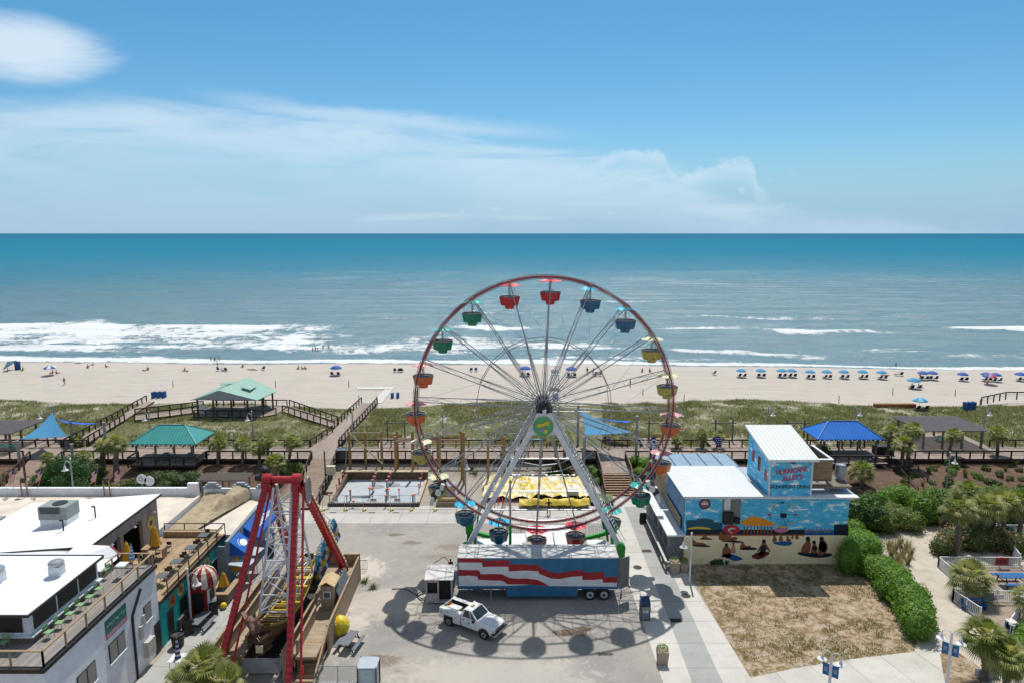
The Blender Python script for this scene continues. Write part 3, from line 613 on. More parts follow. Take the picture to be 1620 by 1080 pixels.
for x, y in ((-2.0,68.6), (-.2,69.3), (1.6,69.1), (3.6,68.9), (-3.4,67.2), (5.0,66.8), (6.4,66.5)):
 b.path([Vector((WX+x,y,0)), Vector((WX+x,y,2.1)), Vector((WX+x+1.3,y,2.1)), Vector((WX+x+1.3,y,0))], .022, 5)
 for k in range(5): b.tube((WX+x+.2+k*.22,y,1.1), (WX+x+.2+k*.22,y,2.1), .012, n=4)
for x in (-4.4, -2.9, 4.1):
 b.path([Vector((WX+x,60.5,1.5)), Vector((WX+x,60.5,2.5)), Vector((WX+x+1.4,60.5,3.0)), Vector((WX+x+1.4,60.5,1.5))], .025, 5)
b.build('queue_railing', m_steel, wheel)
b = MB()
for x in (-3.15,): b.tube((WX+x, 60.5, 1.2), (WX+x, 60.5, 5.0), .13, n=8)
b.build('green_mast', m_green, wheel)
b = MB(); b.tube((WX-3.15, 60.5, 5.0), (WX-3.15, 60.5, 9.4), .10, n=8); b.build('mast_upper', m_steel, wheel)
b = MB(); c0 = Vector((WX-1.55, 61.0, 1.5)); b.box(c0+Vector((0,0,.75)), (.7,.55,1.3), rz=.3); cb = b.build('control_box', m_dsteel, wheel)
b = MB(); b.box(c0+Vector((0,0,1.43)), (.8,.65,.08), rz=.3); b.build('control_box_lid', m_rimtan, cb)
# ================================================================ FLAG TRAILER
TY = 55.9; TX0, TX1 = -4.75, 9.3; TZ0, TZ1 = 1.2, 4.03
m_blue = mat('faded_blue_panel', (.022,.155,.30), (.018,.12,.235), sc=1.2, rough=.5, dirt=(.05,.17,.27), ds=2.0)
m_red = mat('brushed_red_paint', (.36,.012,.018), (.26,.01,.014), sc=1.5, rough=.5, dirt=(.42,.08,.07), ds=3)
m_roofw = mat('trailer_roof', (.54,.54,.53), (.42,.42,.41), sc=1.2, rough=.5, dirt=(.38,.35,.31), ds=1.0)
m_wpaint = mat('flag_white_paint', (.66,.68,.70), (.56,.58,.61), sc=1.5, rough=.5)
m_tyre = mat('tyre_rubber', (.018,.018,.018), rough=.85); m_wheelw = mat('wheel_white', (.60,.60,.58), rough=.45)
tr = thing('semi_trailer', 'long blue trailer painted with waving red and white stripes below the ferris wheel', 'trailer', ((TX0+TX1)/2, TY+1.25, 0), R(-.4))
b = MB(); b.bbox((TX0, TY, TZ0), (TX1, TY+2.55, TZ1-.02)); body = b.build('body', m_blue, tr)
b = MB(); b.bbox((TX0-.02, TY-.02, TZ1-.02), (TX1+.02, TY+2.57, TZ1+.05)); b.build('roof', m_roofw, tr)
b = MB()
for z in (TZ0+.04,): b.bbox((TX0-.02, TY-.035, z-.09), (TX1+.02, TY-.003, z+.05))
for x in (TX0+.02, TX1-.02): b.bbox((x-.05, TY-.03, TZ0), (x+.05, TY-.003, TZ1))
b.build('edge_rail', m_blue, tr)
b = MB(); b.bbox((TX1-.0, TY-.02, TZ0), (TX1+.06, TY+2.57, TZ1)); b.build('rear_frame', mat('rust_frame', (.25,.06,.04), rough=.7), tr)
def tpx(x, y): p = P(720+x/5.786, 780+y/5.786, TY); return (p.x, p.z)
def paint(name, m, L, off, parent):
 b = MB(); b.slab([Vector((tpx(*q)[0], TY-off, min(max(tpx(*q)[1], TZ0+.01), TZ1-.03))) for q in L], (0, .0015, 0)); return b.build(name, m, parent)
redtop = [(28,582), (262,584), (264,618), (380,606), (503,612), (500,652), (600,645), (768,655), (800,690), (900,722), (960,728), (1060,706), (1170,698), (1174,720), (1250,722), (1364,718), (1366,772), (1400,762), (1494,762)]
redbot = [(1494,820), (1440,814), (1350,816), (1352,782), (1270,790), (1164,790), (1164,754), (1060,762), (960,782), (880,778), (770,735), (760,710), (640,704), (490,712), (488,670), (380,668), (252,672), (244,632), (28,630)]
paint('upper_red_stripe', m_red, redtop+redbot, .006, body)
wtop = redbot[::-1]
wbot = [(1494,852), (860,845), (800,810), (750,788), (650,776), (560,778), (500,770), (430,738), (330,734), (235,738), (220,702), (28,696)]
paint('upper_white_stripe', m_wpaint, wtop+wbot, .005, body)
r2top = wbot[::-1][:-1]+[(860,845)]
r2bot = [(700,832), (480,830), (436,798), (330,795), (212,788), (205,758), (130,750), (28,755)]
paint('lower_red_stripe', m_red, r2top+r2bot, .0065, body)
paint('lower_white_stripe', m_wpaint, r2bot[::-1]+[(480,845), (28,845)], .0055, body)
b = MB()
for i in range(13): b.bbox((TX0+.8+i*1.0, TY-.045, TZ0+.02), (TX0+1.05+i*1.0, TY-.036, TZ0+.055))
b.build('reflector_tape', mat('reflector_red', (.5,.02,.03), rough=.3), tr)
p1, p2 = P(801.6, 936, TY).x, P(913.6, 936, TY).x
b = MB(); b.bbox((p1, TY+.02, .42), (p2, TY+.07, TZ0-.06)); b.bbox((p1, TY+.07, .42), (p1+.05, TY+2.4, TZ0-.06)); b.bbox((p2-.05, TY+.07, .42), (p2, TY+2.4, TZ0-.06)); sk = b.build('skirt', m_blue, tr)
b = MB(); b.bbox(((p1+p2)/2-.01, TY+.005, .42), ((p1+p2)/2+.01, TY+.017, TZ0-.08));
for x in (p1+.4, p2-1.2, (p1+p2)/2+.6): b.box((x, TY+.012, .7), (.09,.014,.09))
b.build('hatch_seam', m_dsteel, sk)
b = MB(); b.bbox((TX0+.2, TY+.5, .95), (TX1-.2, TY+2.0, 1.12)); b.build('chassis', m_dsteel, tr)
for wx in (933.5, 955.5):
 xx = P(wx, 943, TY+.1).x
 for yy, s in ((TY+.12, -1), (TY+2.43, 1)):
  b = MB(); b.tube((xx, yy, .52), (xx, yy-s*.32, .52), .52, n=24); wl = b.build('wheel', m_tyre, tr, smooth=40)
  b = MB(); b.tube((xx, yy+s*.02, .52), (xx, yy-s*.1, .52), .31, n=20); b.build('rim', m_wheelw, wl)
  b = MB(); b.tube((xx, yy+s*.05, .52), (xx, yy-s*.05, .52), .15, n=14)
  for k in range(8): b.tube((xx+.23*cos(k*pi/4), yy+s*.03, .52+.23*sin(k*pi/4)), (xx+.23*cos(k*pi/4), yy, .52+.23*sin(k*pi/4)), .035, n=6)
  b.build('hub_cap', m_dsteel, wl)
b = MB()
for yy in (TY+.3, TY+2.2): b.bbox((TX0+2.8, yy, .1), (TX0+2.95, yy+.12, 1.1)); b.bbox((TX0+2.6, yy-.1, 0.02), (TX0+3.15, yy+.2, .1))
b.build('landing_leg', m_steel, tr)
b = MB(); q0 = Vector((TX1+.08, TY+.0, 0)); b.slab([q0+Vector((0,0,1.15)), q0+Vector((0.0,0,TZ1-.05)), q0+Vector((.95,.55,TZ1-.05)), q0+Vector((.95,.55,1.15))], (.03,-.05,0)); dr = b.build('rear_door', mat('bare_door', (.13,.13,.125), rough=.5), tr)
b = MB(); b.tube(q0+Vector((.8,.35,1.2)), q0+Vector((.8,.35,3.9)), .02, n=6); b.build('lock_bar', m_steel, dr)
b = MB(); b.beam((TX1+.55, TY+1.3, .02), (TX1+.45, TY+1.3, 1.9), .14, .14); b.beam((TX1+.9, TY+.8, .02), (TX1+.3, TY+1.0, .9), .05, .05); b.build('rear_step', m_white, tr)
# ================================================================ TICKET BOOTH, PEOPLE, TRUCK
bt = thing('ticket_booth', 'small metal booth with white folded roof left of the flag trailer', 'booth', G(697, 955))
c = G(696, 955); x0, x1, y0, y1 = c.x-1.15, c.x+1.05, c.y, c.y+2.4
b = MB()
for x in (x0, x0+1.02, x1):
 for y in (y0, y1): b.bbox((x-.07, y-.07, .25), (x+.07, y+.07, 2.35))
b.bbox((x0, y0-.02, .25), (x0+1.0, y0+.05, 1.0)); b.bbox((x0-.02, y0, .25), (x0+.05, y1, 2.3)); b.bbox((x0, y1-.05, .25), (x1, y1, 2.3)); b.bbox((x0, y0, .12), (x1, y1, .27))
b.build('walls', mat('booth_metal', (.46,.44,.42), (.34,.32,.30), sc=3, rough=.5), bt)
b = MB(); b.bbox((x0+.06, y0+.3, 1.0), (x0+.95, y0+.33, 2.3)); b.bbox((x0+1.08, y0+.35, .3), (x1-.07, y0+.38, 2.3)); b.build('opening', mat('dark_interior', (.012,.012,.014), rough=.6), bt)
b = MB(); ym = (y0+y1)/2
b.slab([(x0-.15,y0-.15,2.3), (x1+.15,y0-.15,2.3), (x1+.15,ym,2.62), (x0-.15,ym,2.62)], (0,0,.05)); b.slab([(x0-.15,ym,2.62), (x1+.15,ym,2.62), (x1+.15,y1+.15,2.35), (x0-.15,y1+.15,2.35)], (0,0,.05))
rf = b.build('roof', m_roofw, bt)
b = MB(); b.bbox((x0-.15, y0-.19, 2.12), (x0+1.0, y0-.155, 2.32)); b.build('valance', mat('valance_pink', (.45,.28,.28), rough=.6), rf)
# generator cables
def cable(pts, r=.035, lab='', m=None):
 b = MB(); P_ = [Vector(p) for p in pts]; out = []
 for i in range(len(P_)-1):
  a0, a1, a2, a3 = P_[max(i-1,0)], P_[i], P_[i+1], P_[min(i+2,len(P_)-1)]
  for t in np.linspace(0, 1, 7)[:-1]:
   out.append(.5*((2*a1)+(-a0+a2)*t+(2*a0-5*a1+4*a2-a3)*t*t+(-a0+3*a1-3*a2+a3)*t**3))
 out.append(P_[-1]); b.path(out, r, 5); return b.build('cable', m or m_tyre, label=lab, cat='cable')
cable([G(722,905,.05)+Vector((.2,0,1.0)), G(716,897,1.6), G(704,881,2.0), G(692,887,2.5), G(686,890,2.6)], .03, 'black cable arching from the trailer to the booth roof')
cable([G(676,940,.4), G(668,946,.04), G(655,938,.04), G(640,931,.04), G(620,931,.04)], .04, 'black cable on the gravel left of the booth')
cable([G(676,935,1.2), G(664,936,.5), G(660,943,.04), G(664,948,.04), G(674,948,.3)], .04, 'looped black cable hanging beside the booth wall')
# ---- people : one skinned surface per body
SKIN = mat('skin', (.42,.24,.16), (.36,.20,.13), sc=6, rough=.6); SKIN2 = mat('skin_tan', (.26,.13,.08), rough=.6)
m_hair = mat('hair_dark', (.03,.02,.015), rough=.7); m_hairb = mat('hair_fair', (.25,.16,.08), rough=.7)
def cloth(c): return mat('cloth_%02d_%02d_%02d' % tuple(int(x*99) for x in c), c, rough=.8)
POSES = {
 'stand': dict(hip=(0,0,.93), chest=(0,.0,1.30), head=(0,.01,1.62), kn=((-.10,.02,.50),(.11,-.01,.50)), ft=((-.12,0,.06),(.13,.02,.06)), el=((-.26,-.02,1.13),(.26,-.02,1.13)), ha=((-.28,.08,.88),(.28,.10,.88))),
 'walk': dict(hip=(0,0,.91), chest=(0,.04,1.28), head=(0,.07,1.60), kn=((-.10,.18,.52),(.10,.0,.50)), ft=((-.11,.30,.07),(.10,-.32,.12)), el=((-.26,-.10,1.10),(.26,.08,1.10)), ha=((-.27,.0,.88),(.26,.26,.95))),
 'hips': dict(hip=(0,0,.93), chest=(0,.0,1.30), head=(0,.04,1.60), kn=((-.12,.0,.50),(.12,.0,.50)), ft=((-.16,0,.06),(.16,.02,.06)), el=((-.36,-.02,1.16),(.40,.02,1.22)), ha=((-.2,.12,1.05),(.52,.22,1.12))),
 'reach': dict(hip=(0,0,.93), chest=(0,.05,1.30), head=(0,.12,1.60), kn=((-.12,.04,.50),(.12,-.04,.50)), ft=((-.14,0,.06),(.16,-.1,.06)), el=((-.2,.32,1.28),(.2,.30,1.30)), ha=((-.1,.55,1.32),(.1,.52,1.36))),
 'sit': dict(hip=(0,0,.12), chest=(0,-.12,.48), head=(0,-.08,.80), kn=((-.14,.42,.36),(.14,.44,.34)), ft=((-.13,.70,.05),(.14,.74,.05)), el=((-.26,-.14,.30),(.26,-.14,.30)), ha=((-.22,.12,.30),(.24,.1,.28))),
 'lie': dict(hip=(0,0,.12), chest=(0,-.38,.16), head=(0,-.72,.22), kn=((-.10,.42,.12),(.12,.42,.26)), ft=((-.12,.82,.06),(.13,.72,.06)), el=((-.30,-.34,.08),(.30,-.34,.08)), ha=((-.30,-.08,.07),(.30,-.08,.07))),
 'wade': dict(hip=(0,0,.5), chest=(0,.03,.87), head=(0,.04,1.18), kn=((-.10,.02,.10),(.11,-.01,.10)), ft=((-.12,0,-.3),(.13,.02,-.3)), el=((-.34,.0,.72),(.34,-.02,.72)), ha=((-.42,.18,.62),(.42,.15,.64))),
}
def skinmesh(name, pts, edges, rad, m, parent, sub=1):
 me = bpy.data.meshes.new(name); me.from_pydata([tuple(p) for p in pts], edges, []); o = bpy.data.objects.new(name, me); COL.objects.link(o)
 md = o.modifiers.new('s', 'SKIN'); md.use_smooth_shade = True
 for i, r in enumerate(rad):
  r = r if isinstance(r, tuple) else (r, r); me.skin_vertices[0].data[i].radius = r
 me.skin_vertices[0].data[0].use_root = True
 s2 = o.modifiers.new('u', 'SUBSURF'); s2.levels = sub; s2.render_levels = sub
 dg = bpy.context.evaluated_depsgraph_get(); me2 = bpy.data.meshes.new_from_object(o.evaluated_get(dg)); bpy.data.objects.remove(o)
 me2.name = name; me2.materials.clear(); me2.materials.append(m)
 o = bpy.data.objects.new(name, me2); COL.objects.link(o)
 if parent is not None: o.parent = parent; ROOT[o.name] = ROOT[parent.name]
 return o
PCACHE = {}
def person(loc, rz, pose, label, shirt=None, pants=None, skin=SKIN, hair=m_hair, s=1.0, group=None, hat=None):
 key = (pose, shirt, pants, skin.name, hair.name, hat)
 if key in PCACHE: return dup(PCACHE[key], loc=loc, rz=rz, label=label, scale=s, group=group)
 p = POSES[pose]; V_ = Vector
 hip, ch, hd = V_(p['hip']), V_(p['chest']), V_(p['head']); nk = ch+(hd-ch)*.42
 sh = [ch+V_((sx*.17,0,.07)) if pose != 'lie' else ch+V_((sx*.17,-.07,0)) for sx in (-1,1)]; hp = [hip+V_((sx*.09,0,-.02)) for sx in (-1,1)]
 root = thing('person', label, 'person', loc, rz, group); root.scale = (s,)*3
 pts = [hip, hip.lerp(ch,.5), ch, nk, hd+(hd-nk)*.0, hd+(hd-nk)*.55]; ed = [(0,1),(1,2),(2,3),(3,4),(4,5)]; rad = [(.13,.10),(.125,.095),(.15,.105),.052,.088,.07]
 for i in (0,1):
  e, h = V_(p['el'][i]), V_(p['ha'][i]); k, f = V_(p['kn'][i]), V_(p['ft'][i]); o = len(pts)
  hd_ = (h-e).normalized(); side = V_((1,0,0)) if abs(hd_.x) < .8 else V_((0,1,0))
  pts += [sh[i], e, h, h+hd_*.09]; ed += [(2,o),(o,o+1),(o+1,o+2),(o+2,o+3)]; rad += [.06,.042,.03,.034]
  o = len(pts); toe = f+V_((0,.14,-.02)) if pose not in ('lie',) else f+V_((0,.03,.12))
  pts += [hp[i], k, f, toe]; ed += [(0,o),(o,o+1),(o+1,o+2),(o+2,o+3)]; rad += [.088,.058,.04,.04]
 body = skinmesh('body', pts, ed, rad, skin, root)
 hb = MB(); up = (hd-nk).normalized(); hb.ball(hd+up*.055+V_((0,-.025,0)), .108, 1.0, 10, 6); hb.build('hair', hair, root, world=False, smooth=60)
 fb = MB()
 for sx in (-1,1): fb.ball(hd+V_((sx*.032,.092,.03)), .012, 1, 6, 4)
 fb.ball(hd+V_((0,.10,.0)), .016, 1.3, 6, 4); fb.build('face', SKIN2, root, world=False)
 for sx in (0, 1):
  e, h = V_(p['el'][sx]), V_(p['ha'][sx]); d = (h-e).normalized(); side = d.cross(V_((1,0,0))); side = (side if side.length > .2 else V_((0,1,0))).normalized(); q = MB()
  for j, L in enumerate((.06,.07,.066,.052)): q.tube(h+d*.10+side*(j-1.5)*.017, h+d*(.10+L)+side*(j-1.5)*.02+V_((0,0,-.01)), .008, .006, n=5)
  q.tube(h+d*.05+side*.03, h+d*.10+side*.065, .009, .007, n=5); q.build('hand_fingers', skin, root, world=False)
 if shirt:
  j = 1.12; q = [hip, hip.lerp(ch,.5), ch, nk.lerp(ch,.45)]; e2 = [(0,1),(1,2),(2,3)]; r2 = [(.145,.115),(.14,.11),(.165,.12),(.07,.07)]
  for i in (0,1):
   o = len(q); q += [sh[i], sh[i].lerp(V_(p['el'][i]),.75)]; e2 += [(2,o),(o,o+1)]; r2 += [.072,.056]
  skinmesh('shirt', q, e2, r2, cloth(shirt), root)
 if pants:
  q = [hip+V_((0,0,.04)) if pose != 'lie' else hip+V_((0,-.04,0)), hip]; e2 = [(0,1)]; r2 = [(.142,.112),(.14,.115)]
  long = pants[0] < 0; pc = tuple(abs(x) for x in pants)
  for i in (0,1):
   k, f = V_(p['kn'][i]), V_(p['ft'][i]); o = len(q)
   q += [hp[i], k if long else hp[i].lerp(k,.65)]; e2 += [(1,o),(o,o+1)]; r2 += [.10,.072 if long else .085]
   if long: q += [k.lerp(f,.9)]; e2 += [(o+1,o+2)]; r2 += [.056]
  skinmesh('trousers' if long else 'shorts', q, e2, r2, cloth(pc), root)
 if hat:
  q = MB(); q.lathe(hd+up*.09, [(.0,.07),(.09,.05),(.11,.0),(.17,-.01),(.11,-.02)], 12); q.build('hat', cloth(hat), root, world=False)
 PCACHE[key] = root; return root
BLK = (.02,.02,.022)
person(G(712.5, 910), R(200), 'reach', 'person in black clothes leaning at the gap between booth and trailer', BLK, (-.025,-.025,-.03), SKIN2)
person(G(868, 813), R(190), 'hips', 'person in dark clothes standing with elbows out on the pale concrete under the wheel', BLK, (-.02,-.02,-.025), SKIN2, s=1.08)
# ---- pickup with utility body
def pickup():
 a, r_ = G(706, 988), G(771, 1013); ang = math.atan2(r_.y-a.y, r_.x-a.x)
 mid = (a+r_)/2; nrm = Vector((-sin(ang), cos(ang), 0)); mid = mid+nrm*.95
 t = thing('pickup_truck', 'white utility pickup with open tool body parked below the flag trailer', 'pickup truck', (mid.x, mid.y, 0), ang)
 mw = mat('truck_white', (.74,.75,.76), (.66,.67,.69), sc=2, rough=.25, spec=.6); mg = mat('car_glass', (.03,.045,.05), (.02,.03,.035), rough=.06, spec=.8); mblk = mat('black_trim', (.02,.02,.02), rough=.5)
 def loft(secs):
  m = MB(); n = 8; vs = []
  for x, hw, z0, z1, tw in secs:
   c_ = .06; vs += [(x,-hw+.03,z0),(x,-hw,z0+c_*1.5),(x,-hw,z1-.16),(x,-tw,z1),(x,tw,z1),(x,hw,z1-.16),(x,hw,z0+c_*1.5),(x,hw-.03,z0)]
  fs = [tuple(range(n)), tuple(range((len(secs)-1)*n, len(secs)*n))[::-1]]
  for k in range(len(secs)-1): fs += [(k*n+i, (k+1)*n+i, (k+1)*n+(i+1)%n, k*n+(i+1)%n)[::-1] for i in range(n)]
  m.add(vs, [f[::-1] for f in fs]); return m
 loft([(2.62,.80,.62,1.00,.66),(2.52,.90,.50,1.10,.74),(2.30,.94,.48,1.16,.80),(1.4,.95,.48,1.23,.84),(1.15,.95,.48,1.25,.84),(.62,.96,.48,1.27,.86),(-.45,.96,.48,1.27,.88),(-.52,.95,.5,1.25,.88)]).build('body', mw, t, world=False, smooth=30)
 bd = None
 g = MB(); zb, zt = 1.22, 1.83; P8 = [(.98,-.83,zb),(.98,.83,zb),(-.50,.86,zb),(-.50,-.86,zb),(.32,-.70,zt),(.32,.70,zt),(-.36,.72,zt),(-.36,-.72,zt)]
 g.add(P8, [(0,1,5,4),(1,2,6,5),(2,3,7,6),(3,0,4,7),(4,5,6,7)]); cabm = g.build('cab_glass', mg, t, world=False)
 g = MB(); g.add([(x*1.0, y*1.02, z) for x,y,z in ((.36,-.70,zt),(.36,.70,zt),(-.40,.72,zt),(-.40,-.72,zt),(.26,-.60,zt+.07),(.26,.60,zt+.07),(-.34,.62,zt+.07),(-.34,-.62,zt+.07))], [(0,3,2,1),(4,5,6,7),(0,1,5,4),(1,2,6,5),(2,3,7,6),(3,0,4,7)])
 V8 = [Vector(p) for p in P8]
 for i, j in ((0,4),(1,5),(2,6),(3,7)): g.beam(V8[i], V8[j], .09, .09)
 for sy in (-1,1): g.beam((.40,sy*.845,zb),(.16,sy*.72,zt),.06,.05)
 g.build('cab_roof', mw, t, world=False, smooth=30)
 g = MB(); g.box((0,0,1.945),(.22,.34,.08)); g.build('beacon', mat('beacon_tan', (.50,.36,.2), rough=.4), t, world=False)
 # utility body : side boxes with a sunken open bed
 g = MB()
 for sy in (-1,1):
  g.bbox((-2.72, sy*.62, .95), (-.62, sy*1.02, 1.42)); g.bbox((-2.72, sy*.62, .55), (-2.28, sy*1.02, .95)); g.bbox((-1.32, sy*.62, .50), (-.62, sy*1.02, .95))
 g.bbox((-2.74,-1.0,.6),(-2.66,1.0,1.36)); g.bbox((-.70,-.62,.7),(-.60,.62,1.45)); g.build('utility_body', mw, t, world=False)
 g = MB(); g.bbox((-2.66,-.62,.72),(-.70,.62,.80));
 for sy in (-1,1): g.bbox((-2.66, sy*.60, .8), (-.70, sy*.615, 1.40))
 g.build('bed_liner', mblk, t, world=False)
 for x0,x1,z0,z1 in ((-2.66,-2.34,.62,1.36),(-2.22,-1.42,1.02,1.36),(-1.26,-.68,.56,1.36)):
  g = MB(); g.bbox((x0,-1.035,z0),(x1,-1.022,z1)); h = g.build('compartment_door', mw, t, world=False)
  g = MB(); g.box(((x0+x1)/2,-1.05,(z0+z1)/2+.1),(.09,.03,.06)); g.build('latch', mblk, h, world=False)
 for i,(x, sy) in enumerate(((1.72,-1),(1.72,1),(-1.80,-1),(-1.80,1))):
  g = MB(); g.lathe((0,0,0), [(.0,-.12),(.34,-.13),(.39,-.10),(.39,.10),(.34,.13),(0,.12)], 24)
  T = Matrix.Translation((x, sy*.86, .39)) @ Matrix.Rotation(pi/2, 4, 'X'); w_ = MB(); w_.join(g, T); w_ = w_.build('wheel', m_tyre, t, world=False, smooth=40)
  g = MB(); g.tube((x, sy*.99, .39), (x, sy*.9, .39), .235, n=18); g.build('rim', m_rimtan, w_, world=False)
  g = MB(); g.tube((x, sy*1.01, .39), (x, sy*.95, .39), .09, n=10);
  for k in range(6): g.tube((x+.165*cos(k*pi/3), sy*.996, .39+.165*sin(k*pi/3)), (x+.165*cos(k*pi/3), sy*.95, .39+.165*sin(k*pi/3)), .03, n=6)
  g.build('hub_cap', m_dsteel, w_, world=False)
  g = MB(); n = 9; prev = None
  for k in range(n+1):
   a_ = pi*k/n; q = Vector((x+.50*cos(a_), sy*.975, .40+.50*sin(a_)))
   if prev is not None: g.beam(prev, q, .09, .05)
   prev = q
  g.build('fender_flare', mblk, t, world=False)
  g = MB(); g.lathe((0,0,0), [(0,-.05),(.45,-.05),(.45,.05),(0,.05)], 20); g2 = MB(); g2.join(g, Matrix.Translation((x, sy*.925, .42)) @ Matrix.Rotation(pi/2, 4, 'X')); g2.build('wheel_well', mblk, t, world=False)
 g = MB(); g.bbox((2.56,-.62,.72),(2.645,.62,.96)); g.build('grille', mblk, t, world=False)
 g = MB(); g.bbox((2.60,-.60,.83),(2.66,.60,.86)); g.bbox((2.5,-.92,.46),(2.76,.92,.62)); g.build('bumper', m_steel, t, world=False)
 g = MB(); g.bbox((2.42,-.95,.62),(2.72,.95,.72)); g.build('bumper_cap', mblk, t, world=False)
 for sy in (-1,1):
  g = MB(); g.bbox((2.44, sy*.64, .76),(2.60, sy*.90, .96)); g.build('headlight', mat('lamp_lens', (.55,.42,.36), rough=.15), t, world=False)
  g = MB(); g.box((.78, sy*1.08, 1.30),(.12,.22,.24)); g.beam((.80,sy*.9,1.22),(.80,sy*1.0,1.25),.05,.05); g.build('side_mirror', mblk, t, world=False)
  g = MB(); g.bbox((-.38, sy*.963, .56),(.88, sy*.970, 1.22)); d = g.build('door', mw, t, world=False)
  g = MB(); g.box((-.28, sy*.985, 1.10),(.16,.03,.05)); g.build('handle', mblk, d, world=False)
  g = MB(); g.box((.25, sy*.974, .95),(.22,.006,.22), ry=pi/4); g.build('door_emblem', mat('emblem_cyan', (.10,.42,.55), rough=.4), d, world=False)
 return t, mid, ang
truck, tm, ta = pickup()
Tt = Matrix.Translation((tm.x, tm.y, 0)) @ Matrix.Rotation(ta, 4, 'Z')
def intruck(x, y, z): return Tt @ Vector((x, y, z))
p = intruck(-1.75, -.1, .80); b = MB(); b.box(p+Vector((0,0,.38)), (1.05,.62,.30), rz=ta); b.box(p+Vector((0,0,.12)), (.9,.5,.22), rz=ta); b.build('tool_chest', mat('chest_white', (.62,.64,.62), rough=.5), label='white lidded chest lying in the middle of the truck bed', cat='tool chest')
p = intruck(-2.35, -.42, .80); b = MB(); b.lathe(p, [(0,0),(.17,0),(.19,.35),(.17,.36),(0,.36)], 12); o = b.build('drinks_cooler', mat('cooler_blue', (.05,.25,.55), rough=.4), label='blue drum cooler with yellow top at the rear of the truck bed', cat='cooler')
b = MB(); b.lathe(p+Vector((0,0,.36)), [(.19,0),(.19,.09),(.10,.2),(.0,.22)], 12); b.build('lid', mat('cooler_yellow', (.7,.45,.03), rough=.4), o)
p = intruck(-.98, -.40, .80); b = MB(); b.lathe(p, [(0,0),(.21,0),(.22,.3),(.16,.42),(0,.46)], 12); b.build('yellow_pail', mat('cooler_yellow', (.7,.45,.03)), label='round yellow pail behind the truck cab', cat='pail')
p = intruck(-2.45, .1, .80); b = MB(); b.lathe(p, [(0,0),(.13,0),(.15,.5),(.12,.52),(.05,.75),(0,.78)], 10); b.build('orange_cone_bag', mat('cone_orange', (.65,.16,.03), rough=.6), label='orange wrapped bundle standing in the truck bed corner', cat='bundle')
b = MB()
for k in range(7):
 q = intruck(-1.0-.12*k, .25+rnd(-.2,.25), .85+rnd(.1,.5)); b.tube(q, q+Vector((rnd(-.3,.3), rnd(-.3,.3), rnd(.0,.25))), .05, n=6)
b.build('tool_pile', m_dsteel, label='heap of dark hoses and tools in the truck bed', cat='tools')
# ================================================================ WEST SIDE : BUILDINGS ALONG THE ALLEY
def plank_mat(name, c, c2, w=.14, axis='x', L=3.0, gap=(.3,.3,.3), rough=.8, vert=False):
 if name in MATS: return MATS[name]
 m = bpy.data.materials.new(name); m.use_nodes = True; n = N(m.node_tree); p = n.n['Principled BSDF']
 o = n.new('ShaderNodeTexCoord').outputs['Object']; x, y, z = n.sep(o)
 if axis == 'x': v = n.comb(x, y, 0)
 elif axis == 'y': v = n.comb(y, x, 0)
 elif axis == 'vy': v = n.comb(z, y, 0)
 elif axis == 'vx': v = n.comb(z, x, 0)
 elif axis == 'hx': v = n.comb(x, z, 0)
 elif axis == 'hy': v = n.comb(y, z, 0)
 b = n.new('ShaderNodeTexBrick'); n.l.new(v, b.inputs['Vector']); b.offset = .4; b.inputs['Scale'].default_value = 1
 b.inputs['Brick Width'].default_value = L; b.inputs['Row Height'].default_value = w; b.inputs['Mortar Size'].default_value = min(.012, w*.12)
 b.inputs['Color1'].default_value = (1,1,1,1); b.inputs['Color2'].default_value = (.96,.96,.96,1) if w > 1 else (.74,.72,.70,1); b.inputs['Mortar'].default_value = gap+(1,)
 col = n.mix(n.sstep(n.noise(o, 1.2, 6, .7), .3, .7), c, c2); col = n.mix(n.math('MULTIPLY', n.sstep(n.noise(o, 9, 5, .7), .5, .8), .3), col, tuple(q*.6 for q in c2))
 n.l.new(n.mix(1.0, col, b.outputs[0], 'MULTIPLY'), p.inputs['Base Color']); p.inputs['Roughness'].default_value = rough; p.inputs['Specular IOR Level'].default_value = .2
 MATS[name] = m; return m
m_mem = plank_mat('roof_membrane', (.78,.80,.82), (.70,.72,.74), 1.9, 'y', 12, (.80,.80,.80), .6)
m_tanroof = mat('worn_tan_roof', (.66,.60,.52), (.52,.46,.39), sc=.6, rough=.9, dirt=(.40,.35,.29), ds=.5, detail=8)
m_brownedge = mat('brown_edge', (.045,.032,.028), rough=.6)
m_stucco = mat('white_brick_paint', (.80,.81,.84), (.68,.70,.74), sc=1.1, rough=.8, bump=.35, bs=6, dirt=(.55,.57,.63), ds=.5)
m_mesh = mat('dark_screen', (.022,.018,.018), rough=.6); m_trimw = mat('trim_blue_white', (.68,.72,.76), rough=.6)
m_wood = mat('treated_wood', (.36,.255,.15), (.27,.19,.115), sc=5, rough=.8, stretch=(1,1,.2)); m_woodg = mat('weathered_wood', (.20,.165,.135), (.145,.12,.10), sc=3, rough=.85)
m_decky = plank_mat('deck_boards', (.46,.34,.215), (.38,.27,.165), .14, 'y', 3.6)
m_deckg = plank_mat('deck_boards_grey', (.34,.31,.29), (.27,.25,.235), .14, 'y', 3.6)
m_glass = mat('window_glass', (.10,.105,.10), (.05,.055,.055), sc=2, rough=.12, spec=.8); m_black = mat('black_metal', (.018,.018,.02), rough=.5)
m_curt = mat('window_curtain', (.33,.31,.27), (.22,.21,.19), sc=6, rough=.7, stretch=(1,6,.3))
m_greenc = mat('chair_green', (.20,.34,.18), rough=.5); m_teal = mat('teal_wall', (.003,.40,.37), (.003,.31,.29), sc=1.3, rough=.6, dirt=(.0,.13,.13), ds=1)
XA = -27.3
